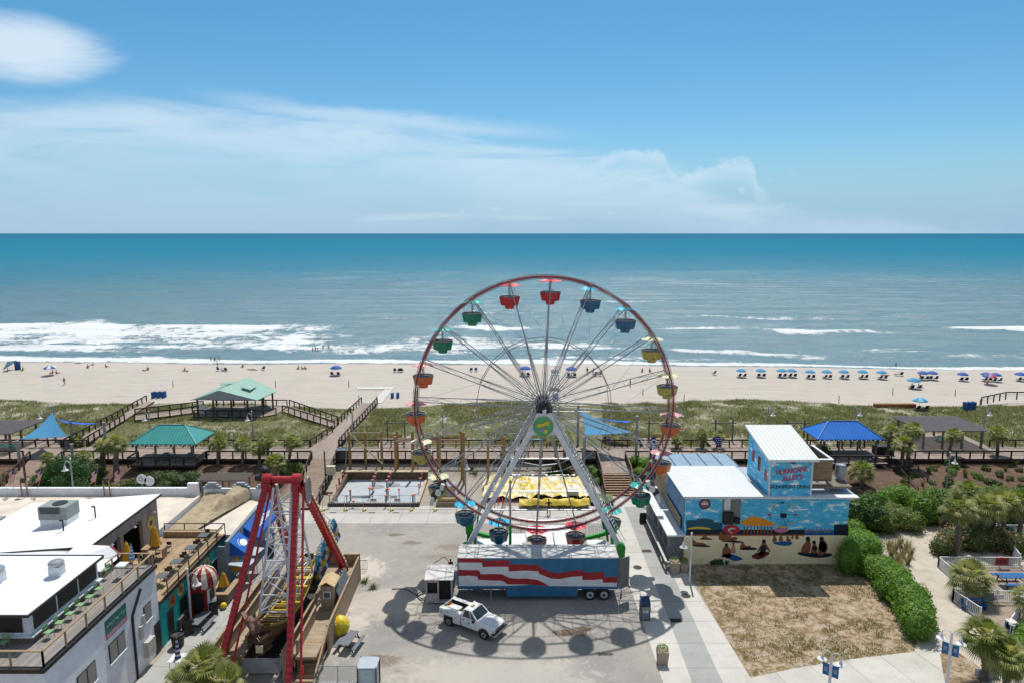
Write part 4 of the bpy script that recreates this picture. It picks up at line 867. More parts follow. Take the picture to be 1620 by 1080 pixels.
# --- white two storey corner building
A = thing('corner_building', 'white painted two storey brick building with roof terrace at the lower left', 'building', (-35, 43, 0))
b = MB(); b.bbox((-52, 36.3, 0), (XA, 48.85, 6.75)); wa = b.build('wall', m_stucco, A)
b = MB(); b.bbox((-52, 36.15, 6.752), (XA+.12, 48.97, 7.0)); b.build('terrace_edge', m_black, A)
b = MB(); b.bbox((-52, 36.4, 7.002), (XA-.1, 48.7, 7.06)); b.build('terrace_floor', m_deckg, A)
px1 = -29.65
b = MB(); b.bbox((-52, 38.75, 7.06), (px1, 45.7, 9.0)); ph = b.build('penthouse', m_trimw, A)
b = MB(); b.bbox((-52, 38.25, 9.0), (px1+.32, 46.05, 9.14)); b.bbox((-52, 45.95, 9.16), (px1+.32, 46.15, 9.26)); fa = b.build('roof_edge', m_brownedge, A)
b = MB(); b.bbox((-52, 38.29, 9.161), (px1+.28, 45.94, 9.20)); b.build('roof', m_mem, A)
b = MB(); b.bbox((-52, 45.955, 9.26), (px1+.44, 46.145, 9.30)); b.build('roof_kerb', m_trimw, A)
ys_ = [39.05, 41.15, 41.35, 43.35, 43.55, 45.45]
for i in range(0, 6, 2):
 b = MB(); b.bbox((px1+.003, ys_[i], 7.75), (px1+.045, ys_[i+1], 8.85)); b.build('screen_window', m_mesh, A)
b = MB(); b.bbox((-32.9, 38.70, 7.75), (-30.1, 38.745, 8.8)); b.bbox((-37, 38.70, 7.75), (-33.2, 38.745, 8.8)); b.build('front_screen', m_mesh, A)
b = MB(); b.bbox((px1+.003, 38.7, 7.5), (px1+.28, 45.8, 7.58)); b.bbox((-52, 38.5, 7.5), (px1+.28, 38.745, 7.58)); b.build('bar_ledge', m_trimw, A)
b = MB(); b.bbox((px1+.003, 38.76, 7.07), (px1+.05, 45.7, 7.49)); b.bbox((-52, 38.70, 7.07), (px1+.05, 38.745, 7.49)); b.build('bar_front', m_woodg, A)
def rail(parent, pts, h=1.0, m=None, name='railing', step=1.6, posts=True, ps=.09, mid=(), topw=.14, gap_ends=False, mp=None):
 b = MB()
 for p, q in zip(pts, pts[1:]):
  p, q = Vector(p), Vector(q); L = (q-p).length; n = max(1, round(L/step)); up = Vector((0,0,h))
  b.k = 0; b.beam(p+up, q+up, topw, .06)
  for z in mid: b.beam(p+Vector((0,0,z)), q+Vector((0,0,z)), .04, .10)
  b.k = 1 if mp else 0
  for i in range(n+1): c = p.lerp(q, i/n); b.box(c+Vector((0,0,h/2-.02)), (ps, ps, h-.03))
 return b.build(name, [m, mp] if mp else m, parent)
rail(A, [(-52, 36.35, 7.06), (XA+.0, 36.35, 7.06), (XA+.0, 48.6, 7.06)], 1.0, m_wood, step=1.9)
for (y, z0, z1, w) in ((39.9, 3.1, 4.5, 1.9), (43.3, 3.1, 4.5, 1.9), (47.3, 3.4, 4.7, 1.0), (41.5, .2, 1.8, 1.6)):
 b = MB(); b.bbox((XA+.002, y-w/2, z0), (XA+.05, y+w/2, z1)); fr = b.build('window', m_black, A)
 b = MB(); k = 2 if w > 1.2 else 1
 for i in range(k): b.bbox((XA+.052, y-w/2+.08+i*w/k, z0+.08), (XA+.062, y-w/2+w/k-.05+i*w/k, z1-.08))
 b.build('pane', m_curt, fr); b = MB(); b.bbox((XA+.002, y-w/2-.05, z0-.12), (XA+.12, y+w/2+.05, z0-.002)); b.build('sill', m_trimw, fr)
def wallM(x, y, z, rz=pi/2):
 return Matrix.Translation((x, y, z)) @ Matrix.Rotation(rz, 4, 'Z') @ Matrix.Rotation(pi/2, 4, 'X')
b = MB(); b.bbox((XA+.002, 42.2, 5.35), (XA+.04, 44.7, 6.3)); sg = b.build('green_sign', mat('sign_dkgreen', (.02,.17,.13), rough=.5), A)
b = MB(); b.bbox((XA+.002, 42.2, 4.98), (XA+.04, 44.7, 5.345)); b.build('pink_sign', mat('sign_pink', (.50,.06,.20), rough=.5), A)
b = MB();
for z in (5.1, 5.22): b.bbox((XA+.041, 42.35, z-.02), (XA+.046, 44.55, z+.02))
for i in range(10): b.box((XA+.044, 42.45+i*.24, 5.85+.05*sin(i*2.1)), (.006, .13, .16+.06*sin(i*1.7)))
b.build('sign_strokes', mat('stroke_pale', (.35,.55,.50), rough=.6), A)
b = MB(); b.bbox((XA+.002, 45.2, 0), (XA+.14, 45.34, 4.9)); b.beam((XA+.07, 45.27, 4.9), (XA+.07, 46.6, 6.3), .14, .14); b.build('downpipe', m_black, A)
b = MB(); b.bbox((XA+.002, 46.4, .9), (XA+.4, 47.4, 2.1)); b.bbox((XA+.002, 46.0, 2.6), (XA+.2, 46.35, 3.6)); b.bbox((XA+.002, 46.5, 3.3), (XA+.15, 46.75, 4.2)); b.build('meter_box', mat('meter_grey', (.48,.46,.42), rough=.6), A)
b = MB(); b.bbox((XA+.002, 48.0, .1), (XA+.06, 48.8, 2.5)); b.build('side_door', m_black, A)
def mushroom(loc, lab, s=1.0, c=m_steel):
 t = thing('roof_vent', lab, 'roof vent', loc); b = MB(); b.box((0,0,.35*s), (.75*s,.75*s,.7*s)); b.build('curb', m_trimw, t, world=False)
 b = MB(); b.lathe((0,0,.72*s), [(.32*s,0),(.50*s,.05*s),(.52*s,.22*s),(.42*s,.33*s),(.0,.38*s)], 18); b.build('hood', c, t, world=False, smooth=40); return t
v0 = P(84, 893, 42.9); mushroom((v0.x, 43.2, 9.2), 'silver mushroom vent on white curb in the middle of the white terrace building roof', .95)
v0 = P(0, 905, 42.4); mushroom((v0.x-.1, 42.2, 9.2), 'silver roof vent cut by the left edge of the photo', 1.0)
def chair(loc, rz, m, label, bar=False, group=None, cache={}):
 key = (m.name, bar)
 if key in cache: return dup(cache[key], loc=loc, rz=rz, label=label, group=group)
 h = .72 if bar else .45; t = thing('chair', label, 'chair', loc, rz, group)
 b = MB(); b.box((0,0,h), (.44,.44,.04)); b.build('seat', m, t, world=False)
 b = MB(); b.box((0,-.21,h+.28), (.42,.03,.30)); b.build('backrest', m, t, world=False)
 for x in (-.19,.19):
  for y in (-.19,.19): b = MB(); b.tube((x*1.1,y*1.15,0), (x,y,h if y > 0 else h+.3), .016, n=5); b.build('leg', m, t, world=False)
 cache[key] = t; return t
GC = 'green chairs along the terrace bar ledge'
for i in range(6): chair((px1+.75, 39.2+i*1.05, 7.06), R(-90)+rnd(-.3,.3), m_greenc, ['nearest green chair', 'second nearest green chair', 'third green chair from the front', 'third green chair from the back', 'second farthest green chair', 'farthest green chair'][i]+' of the row under the long screened windows', group=GC)
for i in range(2): chair((-30.9-i*1.1, 38.1, 7.06), R(180), m_greenc, ['right', 'left'][i]+' green chair under the front screen of the terrace bar', group=GC)
chair((-29.7, 46.7, 7.06), R(90), m_greenc, 'tall green chair beside the white high table on the terrace', True)
def hightable(loc, m, mt, lab, h=1.0, d=(.7,.7), umb=None):
 t = thing('table', lab, 'table', loc); b = MB(); b.box((0,0,h), (d[0],d[1],.04)); b.build('tabletop', mt, t, world=False)
 for x in (-.4,.4):
  for y in (-.4,.4): b = MB(); b.tube((x*d[0],y*d[1],0), (x*d[0],y*d[1],h), .022, n=5); b.build('leg', m, t, world=False)
 return t
hightable((-28.6, 46.9, 7.06), m_trimw, m_white, 'white high table at the far end of the roof terrace')
def closed_umbrella(loc, m, lab, h=2.0, m2=None, r=.19, group=None, stripes=None):
 t = thing('closed_umbrella', lab, 'umbrella', loc, 0, group); b = MB(); b.tube((0,0,0), (0,0,h+.1), .03, n=6); b.build('pole', m_wood, t, world=False)
 b = MB(); n = 16; zs = [(.7,1.3),(.95,1.1),(1.35,.62),(.0,0)]
 prof = [(.02,h+.05),(r*.4,h-.15),(r*.75,h*.72),(r*1.15,h*.42),(r*.95,h*.40),(.03,h*.41)]
 if m2:
  nl = 9; b = MB(); pr = []
  for i in range(nl+1): f = i/nl; pr.append((r*(.15+.8*f)*(1+.12*(i % 2)), h+.05-(h*.62)*f))
  for i in range(nl): b.k = i % 2; b.lathe((0,0,0), [pr[i+1], pr[i]][::-1], n)
  b.build('canopy', [m, m2], t, world=False); return t
 b.lathe((0,0,0), prof, n, wob=lambda i: 1+.16*(i % 2)); b.build('canopy', m, t, world=False); return t
m_yel = mat('umbrella_yellow', (.62,.31,.01), (.5,.24,.01), rough=.7); m_bs = mat('stripe_blue', (.08,.25,.5), rough=.7); m_ws = mat('stripe_white', (.65,.68,.72), rough=.7); m_navy = mat('stripe_navy', (.03,.04,.14), rough=.7)
u0 = P(209, 900, 47.9); closed_umbrella((-28.6, 48.2, 7.06), m_bs, 'closed blue and white striped umbrella at the back corner of the roof terrace', 1.9, m_ws, .2)
b = MB(); b.bbox((-31.6, 46.9, 6.99), (-28.9, 48.8, 7.9));
# white red edged awning behind terrace
aw = thing('terrace_awning', 'low white awning with red edge between the terrace and the grey barn', 'awning', (-32.2, 48.4, 7))
b = MB(); b.slab([(-33.6,46.7,7.75),(-30.1,46.9,7.45),(-30.1,49.2,7.5)], (0,0,.05)); b.slab([(-33.6,46.7,7.8),(-30.1,49.2,7.55),(-31.0,49.5,8.2),(-33.6,49.6,8.3)], (0,0,.05)); b.build('cover', m_mem, aw)
b = MB(); b.beam((-31.0,49.56,8.26), (-30.08,49.25,7.52), .08,.16); b.build('red_edge', m_red, aw)
b = MB();
for x,y,z in ((-30.3,47.0,7.4),(-30.3,49.1,7.45),(-33.4,46.8,7.7)): b.box((x,y,(z+7.06)/2),(.09,.09,z-7.06))
b.build('post', m_wood, aw)
rail(aw, [(-29.95,47.1,7.06),(-29.95,48.7,7.06),(-27.6,48.7,7.06)], .95, m_wood, 'wood_rail', .8)
# --- grey boarded barn with white roof
Bn = thing('barn_building', 'grey boarded upper building with white sloping roof and two dark doorways', 'building', (-38, 55, 0))
XB = -32.95
b = MB(); b.add([(-44.5,50.1,0),(XB,50.1,0),(XB,60.2,0),(-44.5,60.2,0),(-44.5,50.1,7.0),(XB,50.1,7.93),(XB,60.2,7.93),(-44.5,60.2,7.0)], [(0,3,2,1),(4,5,6,7),(0,1,5,4),(1,2,6,5),(2,3,7,6),(3,0,4,7)]); b.build('wall', plank_mat('barn_boards', (.42,.36,.34), (.34,.29,.275), .28, 'vy', 9, (.25,.22,.2)), Bn)
b = MB(); b.slab([(-44.8,49.7,7.0), (XB+.35,49.65,7.95), (XB+.35,60.5,7.95), (-44.8,60.6,7.0)], (0,0,.16)); b.build('roof_edge', m_brownedge, Bn)
b = MB(); b.slab([(-44.8,49.8,7.165), (XB+.30,49.7,8.112), (XB+.30,60.45,8.112), (-44.8,60.5,7.165)], (0,0,.03)); b.build('roof', m_mem, Bn)
b = MB(); b.slab([(-45.2,47.2,6.6), (-36.5,47.2,6.7), (XB-.8,50.0,7.92), (-44.8,50.0,7.2)], (0,0,.05)); b.build('lower_roof', m_mem, Bn)
for y0 in (51.2, 54.6):
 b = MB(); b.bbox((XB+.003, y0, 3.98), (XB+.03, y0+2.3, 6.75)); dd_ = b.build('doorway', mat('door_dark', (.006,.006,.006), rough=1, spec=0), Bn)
 b = MB(); b.bbox((XB+.003, y0+2.302, 3.98), (XB+.10, y0+2.75, 6.9)); b.build('door_frame', mat('frame_brown', (.16,.11,.08), rough=.8), dd_)
for y0 in (52.3, 55.7, 58.9): b = MB(); b.lathe((XB+.4, y0, 7.0), [(.02,.12),(.16,0),(.17,-.02),(0,0)], 10); b.tube((XB, y0, 7.2), (XB+.38, y0, 7.1), .02, n=5); b.build('barn_lamp', m_steel, Bn)
def disc_sign(parent, x, y, z, r, m1, m2, name='round_sign', m3=None):
 b = MB(); b.tube((x+.002, y, z), (x+.04, y, z), r, n=28); s = b.build(name, m1, parent)
 b = MB(); b.tube((x+.041, y, z), (x+.048, y, z), r*.78, n=24); b.build('sign_face', m2, s)
 b = MB(); b.slab([(x+.049, y+r*a, z+r*c) for a, c in ((-.35,-.2),(-.2,.35),(.05,.15),(.3,.45),(.35,-.1),(.1,-.4))], (.004,0,0)); b.build('sign_figure', m3 or m_brownedge, s)
disc_sign(Bn, XB, 58.9, 6.0, .72, mat('sign_ochre', (.45,.30,.06), rough=.6), mat('sign_cream', (.60,.46,.16), rough=.6))
def roofpipe(p, h, lab, r=.06):
 b = MB(); b.tube(p, Vector(p)+Vector((0,0,h)), r, n=8); b.tube(Vector(p)+Vector((0,0,h)), Vector(p)+Vector((-.25,0,h+.0)), r*1.2, n=8); b.build('roof_pipe', m_black, label=lab, cat='pipe')
def zb(x): return 7.195+(x+44.8)/12.15*.95
for (x, y, h, lab) in ((-35.8, 55.6, 1.0, 'dark vent pipe standing on the white barn roof right of the condenser'), (-37.0, 53.2, .9, 'dark vent pipe in front of the roof condenser')): roofpipe((x, y, zb(x)), h, lab)
# condenser
g0 = (-38.6, 55.2); t = thing('air_conditioner', 'large grey rooftop condenser with top fan on the white barn roof', 'air conditioner', (g0[0], g0[1], zb(g0[0])-.1))
b = MB(); b.box((0,0,.32), (2.3,1.6,.64)); b.build('curb', m_mem, t, world=False)
m_ac = mat('ac_grey', (.27,.30,.29), (.22,.25,.24), rough=.5); b = MB(); b.box((0,0,1.2), (2.4,1.7,1.1)); b.build('housing', m_ac, t, world=False)
b = MB(); b.tube((0.1,.1,1.752), (0.1,.1,1.80), .58, n=24); b.build('fan', m_black, t, world=False)
b = MB();
for i in range(12): b.box((-.2,-.86,.98+i*.055+.22), (1.7,.02,.025))
b.build('louvre', m_dsteel, t, world=False)
# --- low flat roofs behind with parapets
D = thing('flat_roof_building', 'long low building with worn tan flat roof and white back parapet', 'building', (-50, 58, 0))
b = MB(); b.bbox((-95, 47.4, 0), (-33.1, 69.0, 4.5)); b.build('wall', m_stucco, D)
b = MB(); b.bbox((-95, 47.4, 4.502), (-33.1, 69.0, 4.56)); b.build('roof', m_tanroof, D)
b = MB(); b.bbox((-95, 69.002, 0), (-34.4, 69.3, 5.3)); b.bbox((-34.4, 69.002, 0), (-33.3, 69.4, 5.9)); pr_ = b.build('parapet', m_stucco, D)
b = MB(); b.bbox((-95, 68.95, 5.302), (-34.45, 69.36, 5.38)); b.build('coping', m_trimw, pr_)
E = thing('net_roof_building', 'low building with blue grey front wall and stepped parapet behind the roof netting', 'building', (-29.5, 65, 0))
XE = -26.15
b = MB(); b.bbox((-33.05, 61.1, 0), (XE-.3, 70.1, 3.75)); b.build('wall', m_stucco, E)
b = MB(); b.bbox((-33.05, 61.1, 3.752), (XE-.3, 70.1, 3.80)); b.build('roof', m_tanroof, E)
m_bg = mat('bluegrey_wall', (.24,.28,.33), (.19,.225,.27), sc=1.2, rough=.75)
b = MB(); b.slab([(XE-.298,59.2,0),(XE-.298,59.2,4.0),(XE-.298,70.0,4.35),(XE-.298,70.0,0)], (.3,0,0)); b.bbox((XA+.01,59.2,0),(XE-.3,59.35,3.5)); b.build('front_wall', m_bg, E)
b = MB(); b.bbox((-33.2, 70.102, 0), (XE, 70.4, 4.9)); pw = b.build('parapet', m_trimw, E)
for x in (-32.3, -29.2, -26.6):
 b = MB()
 for w_, z_ in ((1.9,4.9),(1.4,5.12),(.9,5.34)): b.bbox((x-w_/2, 70.05, z_+.002), (x+w_/2, 70.45, z_+.22))
 b.build('stepped_cap', mat('cap_grey', (.30,.33,.38), rough=.7), pw)
# tan camouflage netting
m_net = mat('tan_netting', (.40,.33,.22), (.29,.235,.155), sc=1.6, rough=.95, bump=.8, bs=7, dirt=(.19,.15,.095), ds=1.6)
bx = lambda u, v: (lerp(-32.9, -28.0-2.3*(1-v), u), lerp(61.3, 69.9, v))
vs, nx, ny = [], 26, 22; rs = random.Random(4)
for j in range(ny+1):
 for i in range(nx+1):
  u, v = i/nx, j/ny; x, y = bx(u, v); z = 3.92+.3*abs(sin(u*7+v*3))*.5+rs.random()*.10
  if u > .52 and v > .55: z += 1.0*min(1, (u-.52)*9)*min(1, (v-.55)*6)*(1 if u < .93 else (1-u)*14)
  if v > .8: z += (v-.8)*3*(1-u)
  vs.append((x, y, z))
b = MB(); b.add(vs, [(j*(nx+1)+i, j*(nx+1)+i+1, (j+1)*(nx+1)+i+1, (j+1)*(nx+1)+i) for j in range(ny) for i in range(nx)])
b.build('roof_netting', m_net, smooth=60, label='tan netting draped over a lumpy shape on the low roof', cat='netting')
# --- teal building with roof deck
T_ = thing('teal_building', 'teal painted bar building with timber roof deck above the alley', 'building', (-30, 55.5, 0))
b = MB(); b.bbox((XB+.002, 48.98, 0), (XA, 61.05, 3.6)); b.build('wall', m_teal, T_)
b = MB(); b.bbox((XB+.002, 48.98, 3.602), (XA+.1, 61.08, 3.86)); b.build('deck_edge', m_brownedge, T_)
b = MB(); b.bbox((XB+.01, 49.0, 3.862), (XA+.05, 61.0, 3.93)); b.build('deck_floor', m_decky, T_)
def metalrail(parent, pts, h=1.05, step=1.7):
 b = MB()
 for p, q in zip(pts, pts[1:]):
  p, q = Vector(p), Vector(q); n = max(1, round((q-p).length/step)); b.beam(p+Vector((0,0,h)), q+Vector((0,0,h)), .09, .06)
  for i in range(n+1): c = p.lerp(q, i/n); b.box(c+Vector((0,0,h/2-.25)), (.07,.07,h+.5))
 return b.build('railing', m_brownedge, parent)
metalrail(T_, [(XB+.1, 61.0, 3.93), (XA+.14, 61.0, 3.93), (XA+.14, 50.1, 3.93)])
b = MB(); b.bbox((XB+.3, 60.3, 3.93), (XA-.4, 60.9, 4.45)); b.build('built_in_bench', m_wood, T_)
b = MB(); b.bbox((XA-.25, 50.2, 4.55), (XA+.02, 60.9, 4.62)); b.build('drink_ledge', m_wood, T_)
for (y0, y1, z0, z1) in ((50.0, 50.9, .05, 2.4), (52.0, 53.2, 1.0, 2.3), (58.3, 60.3, .9, 2.4)):
 b = MB(); b.bbox((XA+.002, y0, z0), (XA+.03, y1, z1)); b.build('opening', m_black, T_)
b = MB(); b.bbox((XA+.003, 51.4, 0), (XA+.22, 54.6, .9)); b.build('stone_base', mat('stone_ledge', (.13,.12,.115), (.07,.065,.06), sc=7, rough=.9), T_)
b = MB(); b.bbox((XA+.002, 58.1, 2.45), (XA+.07, 60.5, 2.52)); b.build('lintel', m_trimw, T_)
for (y, z, r, c1, c2) in ((50.9, 2.9, .50, (.42,.20,.03), (.30,.09,.02)), (52.3, 3.1, .5, (.58,.52,.34), (.45,.25,.03)), (57.2, 2.95, .48, (.55,.40,.08), (.48,.26,.12))):
 disc_sign(T_, XA, y, z, r, mat('disc_%d' % int(y), c1, rough=.6), mat('face_%d' % int(y), c2, rough=.6), m3=m_red)
b = MB()
for k in range(9): b.box((XA+.01, 53.3+k*.27, 2.65+.10*sin(k*2.3)), (.012,.11,.34+.1*sin(k*1.3)), rx=.3*sin(k*3))
b.build('scroll_lettering', mat('scroll_blue', (.25,.50,.58), rough=.6), T_)
# striped dome kiosk at the door
kx, ky = -26.2, 54.2
K = thing('striped_dome_entrance', 'red and cream striped dome canopy over a small red doorway on the teal wall', 'entrance', (kx, ky, 0))
b = MB(); n = 32
for k in range(7):
 pass
n = 28; prof = [(1.05,2.55),(1.12,2.75),(1.12,3.05),(1.02,3.45),(.82,3.8),(.5,4.05),(.0,4.18)]
vs = [];
for r_, z in prof:
 for i in range(n): a = 2*pi*i/n; vs.append((kx+r_*cos(a), ky+r_*sin(a), z))
b.v = vs
for j in range(len(prof)-1):
 for i in range(n): b.f.append((j*n+i, j*n+(i+1) % n, (j+1)*n+(i+1) % n, (j+1)*n+i)); b.mi.append((i//2) % 2)
b.build('dome', [mat('stripe_maroon', (.25,.02,.025), rough=.5), mat('stripe_cream', (.62,.56,.46), rough=.6)], K)
b = MB(); b.tube((kx,ky,2.46), (kx,ky,2.56), 1.04, n=28); b.build('dome_rim', mat('stripe_maroon', (.25,.02,.025)), K)
b = MB(); b.bbox((kx-.95, ky-.85, 0), (kx+.55, ky-.78, 2.46)); rd = b.build('door_board', m_red, K)
b = MB(); b.bbox((kx-.7, ky-.80-.06, .3), (kx+.3, ky-.855, 2.2)); b.build('menu_board', m_black, rd)
b = MB(); b.bbox((kx+.5, ky-.78, .9), (kx+.57, ky+.8, 2.46)); b.bbox((kx-1.0, ky+.76, 0), (kx+.57, ky+.8, 2.46)); b.bbox((kx+.48, ky-.78, 0), (kx+.59, ky+.8, .9)); b.build('window_wall', m_trimw, K)
b = MB(); b.bbox((kx+.572, ky-.4, 1.2), (kx+.60, ky+.5, 2.1)); b.build('pane', m_black, K)
# --- blue fabric awnings on the blue grey wall
m_aw = mat('awning_blue', (.005,.11,.46), (.005,.09,.38), sc=1, rough=.7); m_lw = mat('lettering_white', (.78,.80,.82), rough=.6)
def awning(y0, y1, lab):
 t = thing('blue_awning', lab, 'awning', (XE, (y0+y1)/2, 2.4)); x1 = XE+1.35; zt, zb_ = 3.85, 2.75
 b = MB(); a = [(XE+.003,y0,zt),(x1,y0,zb_),(XE+.003,y0,zb_-.3),(x1,y0,zb_-.3)]; c = [(q[0],y1,q[2]) for q in a]
 b.add(a+c, [(0,1,5,4),(1,3,7,5),(0,2,3,1),(4,5,7,6),(0,4,6,2)]); b.build('canopy', m_aw, t); s = Vector((x1-XE, 0, zb_-zt)).normalized()
 nrm = Vector((-s.z, 0, s.x)); mid = Vector(((XE+x1)/2, (y0+y1)/2, (zt+zb_)/2))+nrm*.012
 return t, Matrix.Translation(mid) @ Matrix(((0, -s.x, nrm.x), (1, 0, 0), (0, -s.z, nrm.z))).to_4x4()
t, M4 = awning(59.5, 61.7, 'small blue fabric awning with white oval emblem on the grey blue wall')
b = MB(); g = MB(); g.lathe((.15,-.12,0), [(0,.0),(.42,0),(.42,.004),(0,.004)], 24, sx=1.25, sy=.85); b.join(g, M4)
for k in range(6):
 a = R(100+k*16); g = MB(); g.box((.1+.62*cos(a)*1.1, -.08+.62*sin(a)*.8, .003), (.10,.10,.004), rz=a); b.join(g, M4)
b.build('emblem', m_lw, t)
t, M4 = awning(62.8, 69.3, 'long blue fabric awning with white lettering partly behind the red ride leg')
b = text_mb('Squid Row', .82, M4 @ Matrix.Translation((.3, -.05, .002)), bold=.02); g = MB(); g.lathe((-2.2,-.15,0), [(0,.0),(.32,0),(.32,.004),(0,.004)], 20, sx=1.1, sy=.9); b.join(g, M4); b.build('lettering', m_lw, t)
# low metal terrace covers under the awnings
m_alum = mat('patterned_metal', (.30,.35,.42), (.42,.46,.52), sc=5, rough=.45)
for i, (y0, z) in enumerate(((58.4, 1.95), (60.4, 2.1))):
 b = MB(); b.slab([(XE+.2,y0,z+.15),(XE+2.0,y0-.1,z-.05),(XE+2.3,y0+1.5,z-.05),(XE+.3,y0+1.5,z+.2)], (0,0,.05)); o = b.build('patio_cover', m_alum, label=['nearer grey patterned metal cover under the small blue awning', 'farther grey patterned metal cover beyond the small blue awning'][i], cat='patio cover')
 b = MB(); b.tube((XE+2.0,y0+.1,0),(XE+2.0,y0+.1,z), .04, n=6); b.tube((XE+2.1,y0+1.3,0),(XE+2.1,y0+1.3,z), .04, n=6); b.build('post', m_steel, o)
# deck furniture
def longtable(x, y, z, lab, lx=1.2, ly=2.1, m=m_wood, h=.95):
 t = thing('table', lab, 'table', (x, y, z)); b = MB(); b.box((0,0,h), (lx,ly,.08)); b.build('tabletop', m, t, world=False)
 for sx in (-1,1): b = MB(); b.box((sx*(lx/2-.1),0,h/2), (.1,ly*.7,h-.08)); b.build('leg', m, t, world=False)
 return t
p = G(215, 858, 4.9); longtable(-31.7, 53.1, 3.93, 'wooden bar table with yellow umbrella nearest the striped umbrella', 1.9, 1.0); longtable(-31.3, 56.2, 3.93, 'wooden bar table with yellow umbrella beside the round barn sign', 1.9, 1.0)
YU = 'closed yellow umbrellas'
closed_umbrella((-31.9, 53.1, 3.95), m_yel, 'closed yellow umbrella on the deck right behind the striped umbrella', 2.9, r=.36, group=YU); closed_umbrella((-31.2, 56.2, 3.95), m_yel, 'closed yellow umbrella on the deck under the round barn sign', 2.9, r=.36, group=YU)
for i, (x, y, r_) in enumerate(((-32.3,54.1,180),(-31.3,54.3,170),(-30.9,55.2,0),(-31.9,55.1,0),(-31.5,57.2,180),(-30.7,57.3,180))): chair((x,y,3.93), R(r_), m_brownedge, ['dark chair between the two deck umbrella tables, left rear', 'dark chair behind the nearer umbrella table', 'dark chair in front of the farther umbrella table, right one', 'dark chair in front of the farther umbrella table, left one', 'dark chair behind the farther umbrella table, left one', 'dark chair behind the farther umbrella table, right one'][i], group='dark chairs on the timber deck')
tn = ['nearest', 'second', 'third', 'farthest']
for i, y in enumerate((51.6, 54.0, 56.6, 59.1)):
 hightable((-28.3, y, 3.93), m_black, mat('table_grey', (.10,.11,.12), rough=.5), tn[i]+' grey square table along the dark deck railing', .78, (.85,.85))
 for s in (-1,1): chair((-28.4, y+s*.85, 3.93), R(0 if s < 0 else 180)+rnd(-.3,.3), m_brownedge, ('dark chair on the %s side of the %s grey deck table' % ('near' if s < 0 else 'far', tn[i])), group='dark chairs on the timber deck')
# alley planter enclosure with yellow umbrellas
pl = thing('timber_planter_fence', 'low timber enclosure with white top around the alley cafe tables', 'planter wall', (-25.6, 57.8, 0))
b = MB(); b.bbox((-25.0, 55.4, 0), (-24.8, 59.9, 1.0)); b.bbox((-26.2, 55.2, 0), (-24.8, 55.4, 1.0)); b.bbox((-26.3, 55.4, 0), (-26.1, 57.5, 1.1)); b.build('boards', plank_mat('grey_wall_boards', (.26,.22,.18), (.2,.17,.14), .2, 'hy', 4), pl)
b = MB(); b.bbox((-25.15, 55.1, 1.002), (-24.65, 60.0, 1.07)); b.bbox((-26.3, 55.1, 1.002), (-25.16, 55.5, 1.07)); b.bbox((-26.4, 55.51, 1.102), (-26.0, 57.6, 1.17)); b.build('top_board', m_wood, pl)
closed_umbrella((-25.6, 56.5, .3), m_yel, 'nearer closed yellow umbrella in the alley enclosure beside the red ride leg', 2.1, r=.36, group=YU); closed_umbrella((-25.5, 59.3, .3), m_yel, 'farther closed yellow umbrella in the alley enclosure beside the red ride leg', 2.1, r=.36, group=YU)
def picnic(loc, rz, lab, m, s=1.0):
 t = thing('picnic_table', lab, 'picnic table', loc, rz)
 b = MB(); b.box((0,0,.75*s), (.8*s,2.0*s,.06)); b.build('tabletop', m, t, world=False)
 for sx in (-1,1): b = MB(); b.box((sx*.78*s,0,.45*s), (.3*s,2.0*s,.05)); b.build('seat', m, t, world=False)
 for sy in (-.7,.7):
  b = MB(); b.beam((-.35*s,sy*s,.72*s), (-.6*s,sy*s,0), .07,.07); b.beam((.35*s,sy*s,.72*s), (.6*s,sy*s,0), .07,.07); b.beam((-.85*s,sy*s,.42*s), (.85*s,sy*s,.42*s), .06,.06); b.build('trestle', m_black, t, world=False)
 return t
m_ptab = mat('plastic_grey', (.13,.145,.165), (.11,.12,.14), rough=.6)
picnic(G(318, 990), R(-6), 'grey picnic table on the alley paving below the striped dome', m_ptab)
picnic(G(553, 1022), R(-12), 'grey picnic table on the sand beside the yellow ball', m_ptab)
def aboard(loc, rz, lab, h=1.15):
 t = thing('sandwich_board', lab, 'sandwich board', loc, rz)
 for s in (-1,1): b = MB(); b.slab([(-.35,s*.3,0),(.35,s*.3,0),(.35,s*.03,h),(-.35,s*.03,h)], (0,s*.02,0)); b.build('panel', m_black, t, world=False)
aboard(G(338, 972), R(30), 'black sandwich board on the alley paving beside the dome'); aboard(G(297, 1003), R(60), 'black sandwich board at the near end of the alley picnic table'); aboard(G(428, 880), R(20), 'dark sandwich board in the alley behind the white ride lattice'); aboard(G(1017, 826), R(0), 'dark sandwich board on the walk behind the green tub')
def ball_obj(loc, r, m, lab, name='yellow_ball', sz=1.0):
 b = MB(); b.ball(Vector(loc)+Vector((0,0,r*sz)), r, sz, 18, 12); return b.build(name, m, smooth=80, label=lab, cat='ball')
yb = ball_obj(G(539, 1005), .75, mat('ball_yellow', (.68,.50,.02), rough=.35), 'big yellow ball with small pale spots leaning on the ride fence', sz=1.15)
b = MB(); c0 = yb.location+Vector((0,0,.86))
for k in range(22):
 a, e = rnd(0, 2*pi), rnd(-.6, 1.2); d = Vector((cos(a)*cos(e), sin(a)*cos(e), sin(e))); q = c0+Vector((d.x*.75, d.y*.75, d.z*.86)); b.ball(q, .055, 1, 6, 4)
b.build('spots', mat('spot_pale', (.75,.78,.65), rough=.5), yb)
ball_obj(G(354, 962), .28, mat('ball_yellow', (.68,.50,.02)), 'small yellow ball at the corner of the timber enclosure', 'yellow_float')
